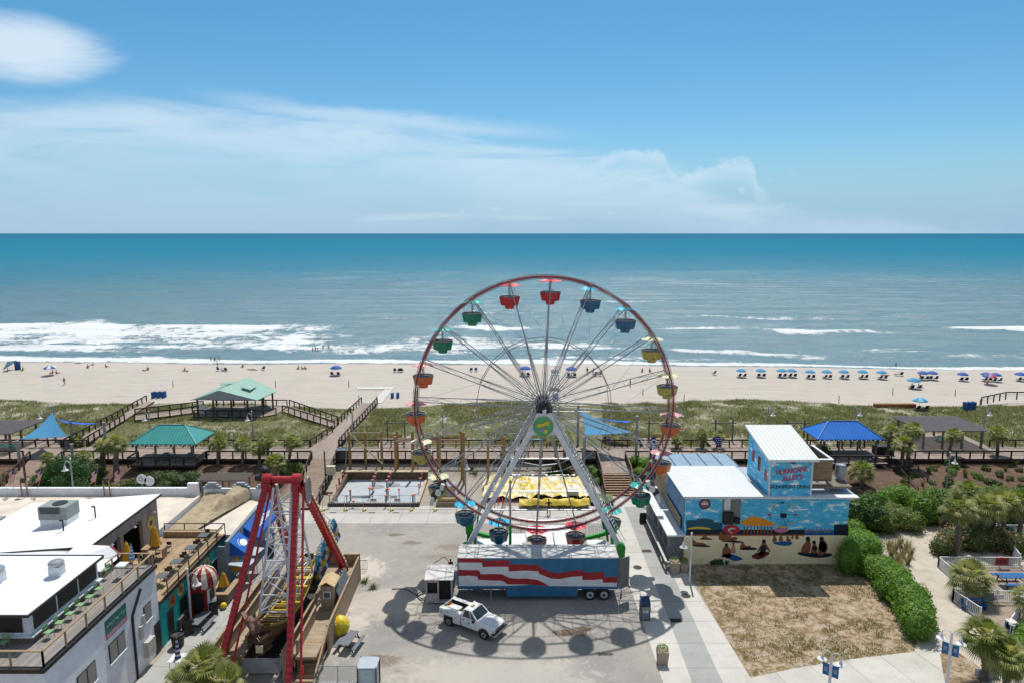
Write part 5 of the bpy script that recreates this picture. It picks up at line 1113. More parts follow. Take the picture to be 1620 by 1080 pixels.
fig = thing('yellow_figure', 'small yellow animal figure standing by the red kiosk door', 'statue', G(328, 972)); b = MB(); b.ball((0,0,.35), .28, 1.3, 12, 8); b.build('body', mat('ball_yellow', (.68,.50,.02)), fig, world=False, smooth=70); b = MB(); b.ball((0,-.1,.85), .17, 1, 10, 7); b.tube((0,-.2,.82),(0,-.42,.78),.04,.02,n=6); b.build('head', mat('ball_yellow', (.68,.50,.02)), fig, world=False, smooth=70)
# alley details by the corner building
closed_umbrella((-24.75, 46.3, 0), m_navy, 'closed navy and white striped umbrella over the white cafe table', 2.5, m_ws, .22)
hightable((-24.75, 46.3, 0), m_steel, m_white, 'square white cafe table under the navy striped umbrella', .95, (1.1,1.1))
b = MB(); c0 = G(282, 1021); b.lathe(c0, [(0,0),(.42,0),(.5,1.05),(.46,1.06),(.44,.95),(0,.9)], 14); b.build('black_bin', m_black, label='big black bin at the corner of the white building', cat='bin')
b = MB(); b.tube(G(281,1035), G(281,1035)+Vector((0,0,1.2)), .07, n=8); b.build('bollard', m_wood, label='short timber bollard in front of the black bin', cat='bollard')
# roof sundries on the tan roof
def gbox(x, y, z, d, m, name, lab, cat):
 b = MB(); b.box((x, y, z+d[2]/2), d); return b.build(name, m, label=lab, cat=cat)
t = thing('exhaust_fan', 'dirty mushroom exhaust fan on square base at the edge of the tan roof', 'exhaust fan', (-44.6, 57.6, 4.56))
b = MB(); b.box((0,0,.3), (1.0,1.0,.6)); b.box((0,0,.68), (.8,.8,.2)); b.build('base', m_steel, t, world=False); b = MB(); b.lathe((0,0,.75), [(.35,0),(.38,.15),(.62,.25),(.68,.6),(.6,.78),(.0,.86)], 18); b.build('cowl', mat('cowl_tan', (.5,.47,.42), (.3,.27,.24), sc=3, rough=.6), t, world=False, smooth=40)
t = thing('air_conditioner', 'grey rooftop unit cut by the left photo edge on the tan roof', 'air conditioner', (-48.3, 59.4, 4.56)); b = MB(); b.box((0,0,.75), (2.4,1.6,1.5)); b.build('housing', m_ac, t, world=False); b = MB(); b.box((1.205,-.4,.4), (.02,.7,.7)); b.build('red_panel', m_red, t, world=False)
# paired round sign boards on the parapet, flags and pole brackets
t = thing('crab_sign', 'two pale overlapping sign boards on stands at the back parapet', 'sign', (-38.6, 68.6, 4.56)); b = MB()
for dx, dz in ((-.35,1.95),(.45,1.75)): b.tube((dx,0,dz), (dx,.08,dz), .52, n=20); b.tube((dx,.04,0), (dx,.04,dz-.3), .03, n=5)
b.build('boards', m_trimw, t, world=False); b = MB()
for k in range(5): b.box((-.4+.2*cos(k*1.3), -.01, 2.0+.2*sin(k*1.3)), (.16,.02,.08), ry=k)
b.build('dark_drawing', m_brownedge, t, world=False)
m_flagr = mat('flag_red', (.45,.03,.04), rough=.8); m_flagw = mat('flag_white', (.7,.7,.7), rough=.8); m_flagb = mat('flag_navy', (.02,.04,.16), rough=.8)
def usflag(loc, lab, lean, L=2.2, group='american flags along the back parapet'):
 t = thing('flag', lab, 'flag', loc, 0, group); top = Vector((lean[0], lean[1], L)); b = MB(); b.tube((0,0,0), top, .025, n=6); b.build('pole', m_wood, t, world=False)
 d = top.normalized(); u = Vector((-.8,0,-.55)).normalized(); b = MB(); n = 15
 for i in range(n):
  a = top-d*.05-d*(i*.095); c_ = a+u*(.75+.1*sin(i)); b.k = i % 2; b.quad(a, a-d*.09, c_-d*.09+Vector((0,.06*sin(i*1.1),0)), c_+Vector((0,.06*sin(i*1.1+.5),0)))
 f = b.build('cloth', [m_flagr, m_flagw], t, world=False); b = MB(); b.slab([top-d*.03+Vector((0,-.02,0)), top-d*.6+Vector((0,-.02,0)), top-d*.6+u*.32+Vector((0,-.03,0)), top-d*.03+u*.32+Vector((0,-.03,0))], (0,-.01,0)); b.build('canton', m_flagb, f, world=False)
 return t
for i, (px, lx) in enumerate(((22, .35), (60, .9), (150, .55), (189, .3))):
 q = P(px, 778, 69.1); usflag((q.x, 69.15, 5.38), ['leftmost small flag on the back parapet, almost at the photo edge', 'small flag leaning right, left of the round sign boards', 'small flag on the parapet, second from the right', 'rightmost small flag on the back parapet'][i], (lx, 0), 2.2)
for i, px in enumerate((42, 172)):
 q = P(px, 778, 69.1); t = thing('bracket_posts', ['pair of tan posts with dark cap at the left end of the parapet', 'pair of tan posts with dark cap at the right end of the parapet'][i], 'posts', (q.x, 68.8, 4.56))
 for s in (-.3,.3): b = MB(); b.box((s,0,.85), (.10,.10,1.7)); b.build('post', m_wood, t, world=False)
 b = MB(); b.box((0,0,1.75), (.5,.2,.5)); b.build('cap', m_brownedge, t, world=False)
# ================================================================ SWINGING DRAGON SHIP RIDE
m_rred = mat('ride_red', (.40,.012,.02), (.30,.010,.016), sc=2, rough=.35, spec=.5); m_lat = mat('lattice_white', (.66,.68,.72), rough=.45); m_cream = mat('scallop_cream', (.58,.52,.38), rough=.6)
XL, XR, YM, ZT = -19.35, -17.0, 51.7, 12.75
rd = thing('swinging_ship_ride', 'tall red and white swinging dragon ship ride standing beside the alley', 'amusement ride', (-18.2, YM, 0))
feet = {('L',-1): (-20.9, 43.2, 0.1), ('L',1): (-20.6, 60.2, .1), ('R',-1): (-15.55, 42.9, .1), ('R',1): (-15.6, 60.2, .1)}
for (s, d), f in feet.items():
 a = Vector((XL if s == 'L' else XR, YM+d*.3, ZT-.2)); f = Vector(f); b = MB(); b.beam(a, f, .40, .40, up=(1,0,0)); lg = b.build('leg', m_rred, rd)
 b = MB(); dr = (f-a); n = 34; side = -1 if s == 'L' else 1
 for i in range(2, n): c = a+dr*(i/n); b.beam(c+Vector((-.25,-d*0,0)), c+Vector((.25,0,0)), .03, .46, up=dr.normalized().cross(Vector((1,0,0))))
 b.build('rungs', m_rred, lg)
 b = MB(); b.tube(a+Vector((.35 if s == 'L' else .55,0,-.3)), f+Vector((.75 if s == 'L' else .7,-d*.6,0)), .09, n=6); b.build('brace_tube', m_rred, lg)
 if d > 0:
  b = MB(); n = 26; off = Vector((.42,0,.1))
  for i in range(n): c = a+dr*((i+1)/(n+1))+off; b.ball(c, .24, 1.15, 8, 5, sx=.7)
  b.build('scallop_lights', m_cream, lg)
b = MB(); b.tube((XL-.1,YM,ZT), (XR+.1,YM,ZT), .30, n=16);
for x in (XL, XR): b.tube((x-.35,YM,ZT), (x+.35,YM,ZT), .5, n=16); b.box((x,YM,ZT-.45), (.7,1.1,.7))
b.build('crossbar', m_rred, rd)
b = MB(); b.tube((XL-1.0,YM+.2,ZT+.1), (XL-.4,YM+.2,ZT+.1), .28, n=12); b.ball((XL-.4,YM+.5,ZT+.65), .35, .8, 10, 6); b.build('motor', m_black, rd)
b = MB(); n = 28; c0 = Vector((XR+.75, YM+.1, ZT-.9)); pr = [c0+Vector((0, .48*cos(2*pi*i/n), .95*sin(2*pi*i/n))) for i in range(n)]; b.slab(pr, (.08,0,0)); md = b.build('medallion', mat('medallion_red', (.35,.18,.16), (.20,.28,.26), sc=5, rough=.5), rd)
b = MB(); b.path([c0+Vector((.05, .56*cos(2*pi*i/n), 1.08*sin(2*pi*i/n))) for i in range(n+1)], .09, 8); b.build('chrome_ring', m_steel, md)
# hanging lattice arms
H = {}
for i, (x, dy) in enumerate(((-19.3,-1),(-17.3,-1),(-19.3,1),(-17.3,1))):
 b = MB(); a = Vector((x+(.5 if x < -18 else -.1), YM+dy*.35, ZT-.5)); f = Vector((-19.35 if x < -18 else -17.2, YM+dy*3.4, 3.1)); H[i] = (a, f); b.tube(a, f, .10, n=8); b.build('hanger_arm', m_lat, rd)
b = MB()
def seg(i, t): return H[i][0].lerp(H[i][1], t)
for (i, j) in ((0,1),(2,3),(0,2),(1,3)):
 for k in range(7):
  t0, t1 = .06+k*.13, .06+(k+1)*.13; b.tube(seg(i,t1), seg(j,t1), .055, n=6)
  b.tube(seg(i,t0) if k % 2 else seg(j,t0), seg(j,t1) if k % 2 else seg(i,t1), .05, n=6)
b.build('lattice', m_lat, rd)
# the ship
m_hull = mat('dragon_hull', (.14,.065,.035), (.07,.035,.02), sc=4, rough=.5); m_gold = mat('ship_gold', (.42,.30,.07), (.25,.15,.04), sc=5, rough=.5); m_seat_y = mat('bench_yellow', (.62,.47,.03), (.5,.37,.03), rough=.5)
b = MB(); secs = []; cx = -18.25; ny = 13
for k in range(ny):
 y = lerp(YM-5.6, YM+5.8, k/(ny-1)); e = abs(2*k/(ny-1)-1); secs.append((y, 1.02*(1-.4*e**3), 1.0+1.3*e**2.2, 2.1+1.6*e**2))
vs = []
for y, w_, z0, z1 in secs: vs += [(cx-w_,y,z1),(cx-w_*.95,y,(z0+z1)/2),(cx-w_*.5,y,z0),(cx+w_*.5,y,z0),(cx+w_*.95,y,(z0+z1)/2),(cx+w_,y,z1)]
fs = []
for k in range(ny-1):
 for i in range(5): fs.append((k*6+i, k*6+i+1, (k+1)*6+i+1, (k+1)*6+i))
fs += [(0,1,2,3,4,5), tuple((ny-1)*6+i for i in range(6))[::-1]]
b.add(vs, [f[::-1] for f in fs]); hl = b.build('hull', m_hull, rd, smooth=50)
for s in (-1,1):
 b = MB()
 for (y, w_, z0, z1), (y2, w2, a0, z2) in zip(secs, secs[1:]): b.beam((cx+s*w_, y, z1+.05), (cx+s*w2, y2, z2+.05), .14, .16)
 b.build('gunwale', m_gold, hl)
for k in range(1, ny-1):
 y, w_, z0, z1 = secs[k]; b = MB(); b.box((cx,y,z1-.35), (w_*1.8,.5,.1)); s_ = 1 if k > ny/2 else -1; b.box((cx,y+s_*.28,z1-.1), (w_*1.8,.09,.55 if k > 4 else .3)); b.build('bench', m_seat_y if k > 4 else m_gold, hl);
 b = MB(); b.tube((cx-w_*.9,y-s_*.2,z1+.18), (cx+w_*.9,y-s_*.2,z1+.18), .05, n=6); b.build('lap_bar', m_wood, hl)
# dragon head at the near end
b = MB(); hy = YM-5.6; pts = [(-18.7,hy+.2,3.2),(-18.9,hy-.2,3.9),(-18.95,hy-.45,4.35),(-18.7,hy-.85,4.45),(-18.45,hy-1.35,4.15)]; rr_ = [.50,.38,.36,.32,.17]
for (p, r1), (q, r2) in zip(zip(pts, rr_), zip(pts[1:], rr_[1:])): b.tube(p, q, r1, r2, n=9)
for p, r1 in zip(pts, rr_): b.ball(p, r1, 1, 9, 6)
b.tube((-18.75,hy-.75,4.2), (-18.45,hy-1.25,3.85), .2, .12, n=8)
for sx in (-1,1): b.lathe((-18.85+sx*.22, hy-.35, 4.6), [(.11,0),(.06,.3),(0,.55)], 6); b.ball((-18.66+sx*.2,hy-.98,4.6), .10, 1, 7, 5); b.beam((-18.9+sx*.3,hy-.3,4.3),(-18.95+sx*.75,hy+.1,4.7),.3,.06)
for k in range(6): b.lathe((-18.75, hy+.25-k*.12, 3.7+k*.16), [(.1,0),(0,.35)], 5)
b.build('dragon_head', mat('dragon_brown', (.11,.04,.03), (.19,.12,.09), sc=5, rough=.5, bump=.5), hl, smooth=60)
b = MB();
for z, w_ in ((1.9,.6),(2.4,.7),(2.8,.7)): b.beam((cx-w_,hy-.05,z+.3),(cx,hy-.75,z),.14,.3); b.beam((cx+w_,hy-.05,z+.3),(cx,hy-.75,z),.14,.3)
b.slab([(cx-.55,hy,1.9),(cx,hy-.7,1.7),(cx,hy-.7,3.1),(cx-.65,hy,3.3)], (0,.1,0)); b.slab([(cx+.55,hy,1.9),(cx,hy-.7,1.7),(cx,hy-.7,3.1),(cx+.65,hy,3.3)], (0,.1,0)); b.build('prow', m_hull, hl)
b = MB(); b.box((-18.25,hy-.85,2.35), (.5,.12,.55)); b.build('lamp_plate', mat('plate_cream', (.62,.52,.33), rough=.5), hl)
# coloured fish-scale tail panel hanging by the right frame
b = MB(); A_, B_ = Vector(P(497, 905, 57)), Vector(P(528, 829, 59)); cols = [mat('scale_blue', (.02,.13,.32), rough=.4), mat('scale_yellow', (.62,.42,.02), rough=.4), mat('scale_cyan', (.10,.42,.55), rough=.4), mat('scale_red', (.35,.03,.06), rough=.4), mat('scale_white', (.6,.65,.65), rough=.4)]
n = 15
for i in range(n):
 c = A_.lerp(B_, i/(n-1));
 for j, (k, off) in enumerate(((2,.35),(0,.0),(1,-.45),(3 if i % 2 else 0,-.95))):
  b.k = k if (i+j) % 4 else 4; b.ball(c+Vector((.12*j,0,off+.1*sin(i*.8))), .23, 1.5, 8, 5, sy=.5)
b.build('scaled_tail', cols, rd)
b = MB(); o = Vector((-.5,0,.25)); b.tube(A_+o, B_+o+Vector((.2,0,.3)), .05, n=6); b.tube(A_+o+Vector((0,0,-.5)), B_+o+Vector((0,0,-.3)), .05, n=6)
for i in range(8): b.tube(A_.lerp(B_, i/7)+o, A_.lerp(B_, i/7)-Vector((0,0,.3)), .03, n=5)
b.tube(A_, (cx+.8,YM+5,4.0), .08, n=6); b.tube(B_, (cx+.9,YM+5.6,4.4), .08, n=6); b.tube(B_, (XR+.2, YM+1, ZT-1.5), .03, n=5); b.build('tail_frame', m_lat, rd)
# timber platform round the ride
m_pl = plank_mat('platform_boards', (.44,.36,.26), (.37,.29,.205), .14, 'x', 3.6); m_fb = plank_mat('fence_boards', (.46,.36,.25), (.38,.29,.20), .15, 'vy', 8); m_fbx = plank_mat('fence_boards_front', (.46,.36,.25), (.38,.29,.20), .15, 'vx', 8)
pf = thing('ride_platform', 'raised timber platform with board fences and steps around the swinging ship', 'platform', (-17.5, 51, 0))
zd = 1.5
b = MB(); b.bbox((-20.9,45.6,zd-.2),(-19.6,57.6,zd)); b.bbox((-16.9,45.6,zd-.2),(-14.3,57.8,zd)); b.bbox((-20.9,57.8,zd-.2),(-14.3,59.6,zd)); b.build('deck', m_pl, pf)
b = MB(); b.bbox((-19.6,45.9,.02),(-16.9,57.8,.06)); b.build('pit_floor', mat('pit_dark', (.05,.05,.05), rough=.9), pf)
def bfence(x0,y0,x1,y1,z0,z1,zb=None):
 b = MB(); ax = abs(x1-x0) > abs(y1-y0); t = Vector((0,.05,0)) if ax else Vector((.05,0,0)); zb = z0 if zb is None else zb
 b.slab([(x0,y0,zb),(x1,y1,zb),(x1,y1,z1),(x0,y0,z1)], t); o = b.build('board_fence', m_fbx if ax else m_fb, pf)
 b = MB(); L = math.hypot(x1-x0, y1-y0); n = max(1, round(L/1.8)); b.beam((x0,y0,z1+.03),(x1,y1,z1+.03),.16,.05)
 for i in range(n+1): b.box((lerp(x0,x1,i/n)+(0 if ax else -.05), lerp(y0,y1,i/n)-(.05 if ax else 0), (zb+z1)/2+.04), (.10,.10,z1-zb+.14))
 b.build('fence_frame', m_wood, o)
bfence(-14.1,48.2,-14.25,59.7,0,zd+.85,0.02); b = MB(); b.beam((-14.07,44.6,.95),(-14.07,48.2,zd+.88),.14,.05); b.beam((-14.07,44.6,.5),(-14.07,48.2,zd+.4),.05,.1)
for y_, z_ in ((44.7,.95),(46.4,1.65)): b.box((-14.07,y_,z_/2),(.1,.1,z_))
b.build('stair_rail', m_wood, pf); bfence(-21.0,45.5,-21.0,57.6,0,zd+1.0,.02); bfence(-16.4,44.8,-16.2,52.5,zd,zd+1.0,.02); bfence(-19.7,46.6,-19.7,51.0,zd,zd+.95); bfence(-20.9,45.5,-19.7,45.5,0,zd+.1,.7); bfence(-16.9,45.7,-15.9,45.7,0,zd+.1,.7); bfence(-21.0,59.7,-14.2,59.7,zd,zd+1.0,.02)
b = MB()
for i in range(8): b.bbox((-15.6,44.7+i*.38,-.01+i*.19),(-14.35,45.12+i*.38,.19+i*.19))
b.build('steps', m_wood, pf)
b = MB(); b.slab([(-22.0,42.0,.5),(-21.1,42.0,.5),(-21.1,48.5,1.45),(-22.0,48.5,1.45)], (0,0,-.12)); b.build('ramp', m_pl, pf)
bfence(-22.1,42,-22.1,57.5,.3,1.9,.3); bfence(-15.75,46.0,-15.75,50.8,zd,zd+1.0,.2)
b = MB()
for k in range(26):
 for s in (-1,1):
  x = -19.5+k*.1; b.beam((x,45.55,.25), (x+s*.0+ (1.2 if s > 0 else -1.2)*.5, 45.55, 1.45), .035, .012, up=(0,1,0))
b.build('lattice_screen', m_lat, pf)
hut = thing('operator_hut', 'small timber operator hut with folded shingle roof on the ride platform', 'hut', (-15.1, 52.6, zd))
b = MB(); b.box((0,0,1.05), (1.05,1.5,2.1)); b.build('wall', m_fbx, hut, world=False)
b = MB(); b.slab([(-.68,-.95,2.1),(0,-.95,2.5),(0,.9,2.5),(-.68,.9,2.1)], (0,0,.07)); b.slab([(.68,-.95,2.1),(0,-.95,2.5),(0,.9,2.5),(.68,.9,2.1)], (0,0,.07)); b.build('roof', mat('hut_roof', (.56,.43,.24), (.46,.33,.19), sc=4, rough=.8), hut, world=False)
b = MB(); b.box((0,-.77,1.35), (.62,.05,.62)); wn = b.build('window', m_trimw, hut, world=False); b = MB(); b.box((0,-.80,1.35), (.48,.02,.48)); b.build('pane', m_glass, wn, world=False)
b = MB(); b.slab([(-14.6,52.3,3.2),(-14.2,52.3,2.2),(-14.2,55.6,2.2),(-14.6,55.6,3.2)], (.05,0,0)); b.build('tarp_panel', m_ptab, label='slanting grey panel behind the operator hut', cat='panel')
# cone, chain fence, cabinet, metal barrier
c0 = Vector((-15.2, 45.3, .38)); b = MB(); b.box(c0+Vector((0,0,.02)), (.34,.34,.04)); b.lathe(c0, [(.13,.04),(.03,.62),(0,.63)], 12); b.build('traffic_cone', mat('cone_red', (.75,.07,.01), rough=.5), label='small orange red traffic cone on the lower ride steps', cat='cone')
def meshfence(parent, p, q, h, name='chain_mesh', d=.22):
 p, q = Vector(p), Vector(q); L = (q-p).length; u = (q-p)/L; b = MB(); n = int((L+h)/d)
 for i in range(n+1):
  s = i*d
  for sg in (0,1):
   x0, z0, x1, z1 = (s-h, 0, s, h); a = max(0, -x0); c = max(0, x1-L); x0, z0, x1, z1 = x0+a, z0+a, x1-c, z1-c
   if x1 > x0:
    if sg: z0, z1 = h-z0, h-z1
    b.beam(p+u*x0+Vector((0,0,z0)), p+u*x1+Vector((0,0,z1)), .014, .014)
 return b.build(name, m_steel, parent)
cf = thing('chain_link_fence', 'low chain link fence between the ride steps and the grey cabinet', 'fence', (-12.6, 44.9, 0))
meshfence(cf, (-14.0,45.0,0), (-11.2,45.0,0), 1.2); b = MB(); b.tube((-14.0,45,1.2),(-11.2,45,1.2),.03,n=6);
for x in (-14.0,-12.6,-11.2): b.tube((x,45,0),(x,45,1.25),.035,n=6)
b.build('fence_pipe', m_steel, cf)
sheet('fenced_slab', M_alley, [(-14.0,40),(-11.2,40),(-11.2,45),(-14.0,45)], .016)
cb = thing('grey_cabinet', 'tall pale grey cabinet with metal frame at the bottom edge', 'cabinet', (-10.2, 44.3, 0)); m_cab = mat('cabinet_blue_grey', (.40,.44,.50), (.34,.38,.44), sc=2, rough=.4)
b = MB(); b.box((0,0,.95), (1.25,1.2,1.9)); b.build('body', m_cab, cb, world=False); b = MB(); b.box((0,0,1.93), (1.4,1.35,.05)); b.build('top', m_cab, cb, world=False);
for x in (-.66,.66):
 for y in (-.63,.63): b = MB(); b.box((x,y,1.0), (.07,.07,2.0)); b.build('corner_post', m_black, cb, world=False)
b = MB(); b.box((0,-.61,.95),(1.0,.03,1.7)); b.build('door_panel', mat('cabinet_glass', (.42,.50,.52), rough=.2), cb, world=False)
mf = thing('picket_barrier', 'dark metal picket barrier on the lot behind the ride', 'barrier', (-15.5, 61.4, 0)); b = MB(); b.beam((-17.3,61.4,1.05),(-13.9,61.4,1.05),.04,.04); b.beam((-17.3,61.4,.15),(-13.9,61.4,.15),.04,.04)
for i in range(30): b.tube((-17.3+i*.117,61.4,.15),(-17.3+i*.117,61.4,1.05),.012,n=4)
b.build('pickets', m_dsteel, mf)
person(G(433, 862)+Vector((0,0,0)), R(0), 'walk', 'person in blue shirt walking in the alley seen through the white lattice', (.03,.10,.30), (.03,.03,.04), SKIN2, group=None)
person(G(432, 838), R(10), 'stand', 'person in teal shirt standing farther up the alley behind the lattice', (.02,.22,.25), (.05,.05,.07), SKIN)
# litter of the sandy lot: weeds
# ================================================================ VEGETATION LIBRARY
def leaf_mat(name, c, c2, tr=.35, sc=1.2):
 if name in MATS: return MATS[name]
 m = bpy.data.materials.new(name); m.use_nodes = True; n = N(m.node_tree); p = n.n['Principled BSDF']
 o = n.new('ShaderNodeTexCoord').outputs['Object']; oi = n.new('ShaderNodeObjectInfo').outputs['Random']
 col = n.mix(n.sstep(n.noise(o, sc, 4, .7), .35, .65), c, c2); col = n.mix(n.math('MULTIPLY', oi, .35), col, tuple(x*.75 for x in c2))
 n.l.new(col, p.inputs['Base Color']); p.inputs['Roughness'].default_value = .55; p.inputs['Specular IOR Level'].default_value = .35
 t = n.new('ShaderNodeBsdfTranslucent'); n.l.new(n.mix(1.0, col, (1.5,1.6,.7), 'MULTIPLY'), t.inputs['Color'])
 mx = n.new('ShaderNodeMixShader'); mx.inputs[0].default_value = tr; n.l.new(p.outputs[0], mx.inputs[1]); n.l.new(t.outputs[0], mx.inputs[2])
 n.l.new(mx.outputs[0], n.n['Material Output'].inputs['Surface']); MATS[name] = m; return m
L_palm = leaf_mat('palm_leaf', (.125,.165,.03), (.19,.22,.055), .3, 2.5); L_palm2 = leaf_mat('palm_leaf_pale', (.33,.33,.13), (.40,.37,.19), .3, 2.5); L_dead = mat('palm_thatch', (.26,.20,.12), (.18,.13,.08), sc=4, rough=.9)
L_hedge = leaf_mat('hedge_leaf', (.06,.16,.014), (.15,.28,.03), .35, 1.0); L_dark = leaf_mat('dark_leaf', (.022,.060,.014), (.045,.095,.020), .25, 1.0)
L_oliv = leaf_mat('olive_leaf', (.10,.13,.035), (.16,.18,.06), .3, 1.2); L_grass = leaf_mat('dune_blade', (.15,.165,.065), (.23,.225,.115), .3, .6); L_tan = leaf_mat('dry_grass', (.25,.20,.11), (.33,.28,.17), .25, 1.5)
m_trunk = mat('palm_trunk', (.20,.165,.13), (.11,.09,.07), sc=5, rough=.95, bump=.8, bs=9)
def fastmesh(name, V, F, mats, mi=None):
 me = bpy.data.meshes.new(name); k = F.shape[1]
 me.vertices.add(len(V)); me.vertices.foreach_set('co', np.ascontiguousarray(V, dtype=np.float32).ravel())
 me.loops.add(F.size); me.loops.foreach_set('vertex_index', F.ravel().astype(np.int32)); me.polygons.add(len(F)); me.polygons.foreach_set('loop_start', np.arange(0, F.size, k, dtype=np.int32))
 for m in mats: me.materials.append(m)
 if mi is not None: me.polygons.foreach_set('material_index', mi.astype(np.int32))
 me.update(calc_edges=True); return me
def mkobj(name, me, parent=None, loc=None, label=None, cat=None, group=None, kind=None):
 o = bpy.data.objects.new(name, me); COL.objects.link(o)
 if parent is not None: o.parent = parent; ROOT[o.name] = ROOT[parent.name]
 else: o.location = loc or (0,0,0); ROOT[o.name] = Matrix.Translation(Vector(loc or (0,0,0)))
 return tag(o, label, cat, group, kind)
def crown_mesh(seed, nf=44, R_=1.0):
 r = random.Random(seed); V, F, MI = [], [], []
 for i in range(nf):
  az = i*2.39996+r.uniform(-.3,.3); f = i/nf; el = lerp(1.35, -.75, f**.8)+r.uniform(-.15,.15)
  d = Vector((cos(az)*cos(el), sin(az)*cos(el), sin(el))); pl = R_*r.uniform(.45,.62); hub = d*pl+Vector((0,0,-.10*pl))
  side = d.cross(Vector((0,0,1))); side = side.normalized() if side.length > .1 else Vector((1,0,0)); up = side.cross(d)
  mi = 2 if f > .93 else (1 if r.random() < .28 else 0)
  o = len(V); V += [side*.02, hub+side*.02, hub-side*.02, -side*.02]; F.append((o,o+1,o+2,o+3)); MI.append(mi)
  n = 16; L = R_*r.uniform(.55,.75)
  for k in range(n):
   a = (k-(n-1)/2)/((n-1)/2)*1.25; dd = (d*cos(a)+side*sin(a)).normalized(); l = L*(1-.25*abs(a)/1.25)
   m1 = hub+dd*l*.55+up*.04; tip = hub+dd*l+Vector((0,0,-.42*l*(1-.5*max(0,d.z))))+up*.02; w = side.cross(dd).cross(dd).normalized()*0+(dd.cross(up)).normalized()*.026*R_
   o = len(V); V += [hub, m1+w, tip, m1-w]; F.append((o,o+1,o+2,o+3)); MI.append(mi if r.random() > .12 else 1)
 V = np.array([tuple(v) for v in V]); return fastmesh('crown', V, np.array(F), [L_palm, L_palm2, L_dead], np.array(MI))
CROWNS = [crown_mesh(s) for s in (1, 2, 3, 4, 5)]
def TG(px, py):
 z = 0.0
 for _ in range(12): g = G(px, py, z); z = z+(gz(g.x, g.y)-z)*.7
 g.z = gz(g.x, g.y); return g
PG = 'cabbage palms'
def palm(bx, by, cx, cy, rr_, label, group=PG, thick=.17, pos=None, cr=None):
 rr_ *= .74
 g = pos or TG(bx, by); top = P(cx, cy, g.y); h = max(.4, top.z-g.z-.15*rr_); lean = top.x-g.x
 t = thing('palm_tree', label, 'palm tree', g, rnd(0, 6.28) if abs(lean) < .05 else 0, group)
 b = MB(); n = 7; prev = None
 for i in range(n):
  f = i/(n-1); q = Vector((lean*f**1.5, 0, -.15+(h+.15)*f)); r_ = thick*(1.15-.25*f)*(1+.15*(i % 2))
  if prev: b.tube(prev[0], q, prev[1], r_, n=9, cap=False)
  prev = (q, r_)
 for i in range(int(h*7)):
  a = i*2.4; z = h*.25+i*(h*.75)/max(1,int(h*7)); q = Vector((lean*(z/h)**1.5+cos(a)*thick, sin(a)*thick, z)); b.beam(q, q+Vector((cos(a)*.10, sin(a)*.10, .14)), .07, .03)
 b.build('trunk', m_trunk, t, world=False); c = mkobj('crown', random.choice(CROWNS) if cr is None else CROWNS[cr], t); c.location = (lean, 0, h); c.scale = (rr_, rr_, rr_*.95); c.rotation_euler = (rnd(-.1,.1), rnd(-.1,.1), rnd(0,6.28)); return t
def leafcloud(lumps, n, size, seed=1, flat=.75, droop=0.0):
 r = np.random.default_rng(seed); V = []; F = []; vol = np.array([l[1][0]*l[1][1]+l[1][1]*l[1][2] for l in lumps]); cnt = np.maximum(20, (n*vol/vol.sum()).astype(int)); off = 0
 for (c, rad), k in zip(lumps, cnt):
  d = r.normal(size=(k,3)); d /= np.linalg.norm(d, axis=1)[:,None]; bump = 1+.16*np.sin(d[:,0]*7+seed)*np.sin(d[:,1]*6)*np.sin(d[:,2]*5+1); q = r.uniform(.72, 1.06, k)**.7*bump
  p = d*np.array(rad)*q[:,None]+np.array(c); nrm = d+r.normal(scale=.55, size=(k,3)); nrm[:,2] += .25; nrm /= np.linalg.norm(nrm, axis=1)[:,None]
  t = np.cross(nrm, r.normal(size=(k,3))); t /= np.linalg.norm(t, axis=1)[:,None]; bt = np.cross(nrm, t); s = size*r.uniform(.6,1.35,k)[:,None]
  v = np.stack([p-t*s, p-bt*s*.5, p+t*s, p+bt*s*.5], 1).reshape(-1,3); V.append(v); F.append(np.arange(k*4).reshape(k,4)+off); off += k*4
 return np.concatenate(V), np.concatenate(F)
def corelumps(lumps, s=.82):
 b = MB()
 for c, rad in lumps: b.lathe((c[0],c[1],c[2]), [(s*sin(pi*j/6) if 0 < j < 6 else 0, -s*rad[2]*cos(pi*j/6)) for j in range(7)], 9, rad[0], rad[1])
 return b
def shrub(loc, lumps, n, size, m, label, name='shrub', cat='shrub', group=None, seed=1, core=True, m2=None, f2=.3):
 V, F = leafcloud(lumps, n, size, seed)
 if core:
  b = corelumps(lumps); k = len(V); cv = np.array(b.v); cf = [f for f in b.f]; me = bpy.data.meshes.new(name)
  me.from_pydata(np.concatenate([V, cv]).tolist(), [], [tuple(map(int, f)) for f in F]+[tuple(i+k for i in f) for f in cf])
  me.materials.append(m)
  if m2: me.materials.append(m2); rr_ = random.Random(seed); me.polygons.foreach_set('material_index', [1 if rr_.random() < f2 else 0 for _ in me.polygons])
 else: me = fastmesh(name, V, F, [m])
 return mkobj(name, me, None, loc, label, cat, group)
def tuft_mesh(seed, n=26, h=.6, w=.035, sp=.5, m=None):
 r = random.Random(seed); V, F = [], []
 for i in range(n):
  a = r.uniform(0,6.28); b0 = Vector((r.uniform(-.12,.12), r.uniform(-.12,.12), -.03)); d = Vector((cos(a)*sp*r.random(), sin(a)*sp*r.random(), h*r.uniform(.6,1.1))); s = Vector((-sin(a), cos(a), 0))*w
  o = len(V); V += [b0-s, b0+s, b0+d*.6+s*.8+Vector((0,0,.05)), b0+d]; F.append((o,o+1,o+2,o+3))
 return fastmesh('tuft', np.array([tuple(v) for v in V]), np.array(F), [m or L_tan])
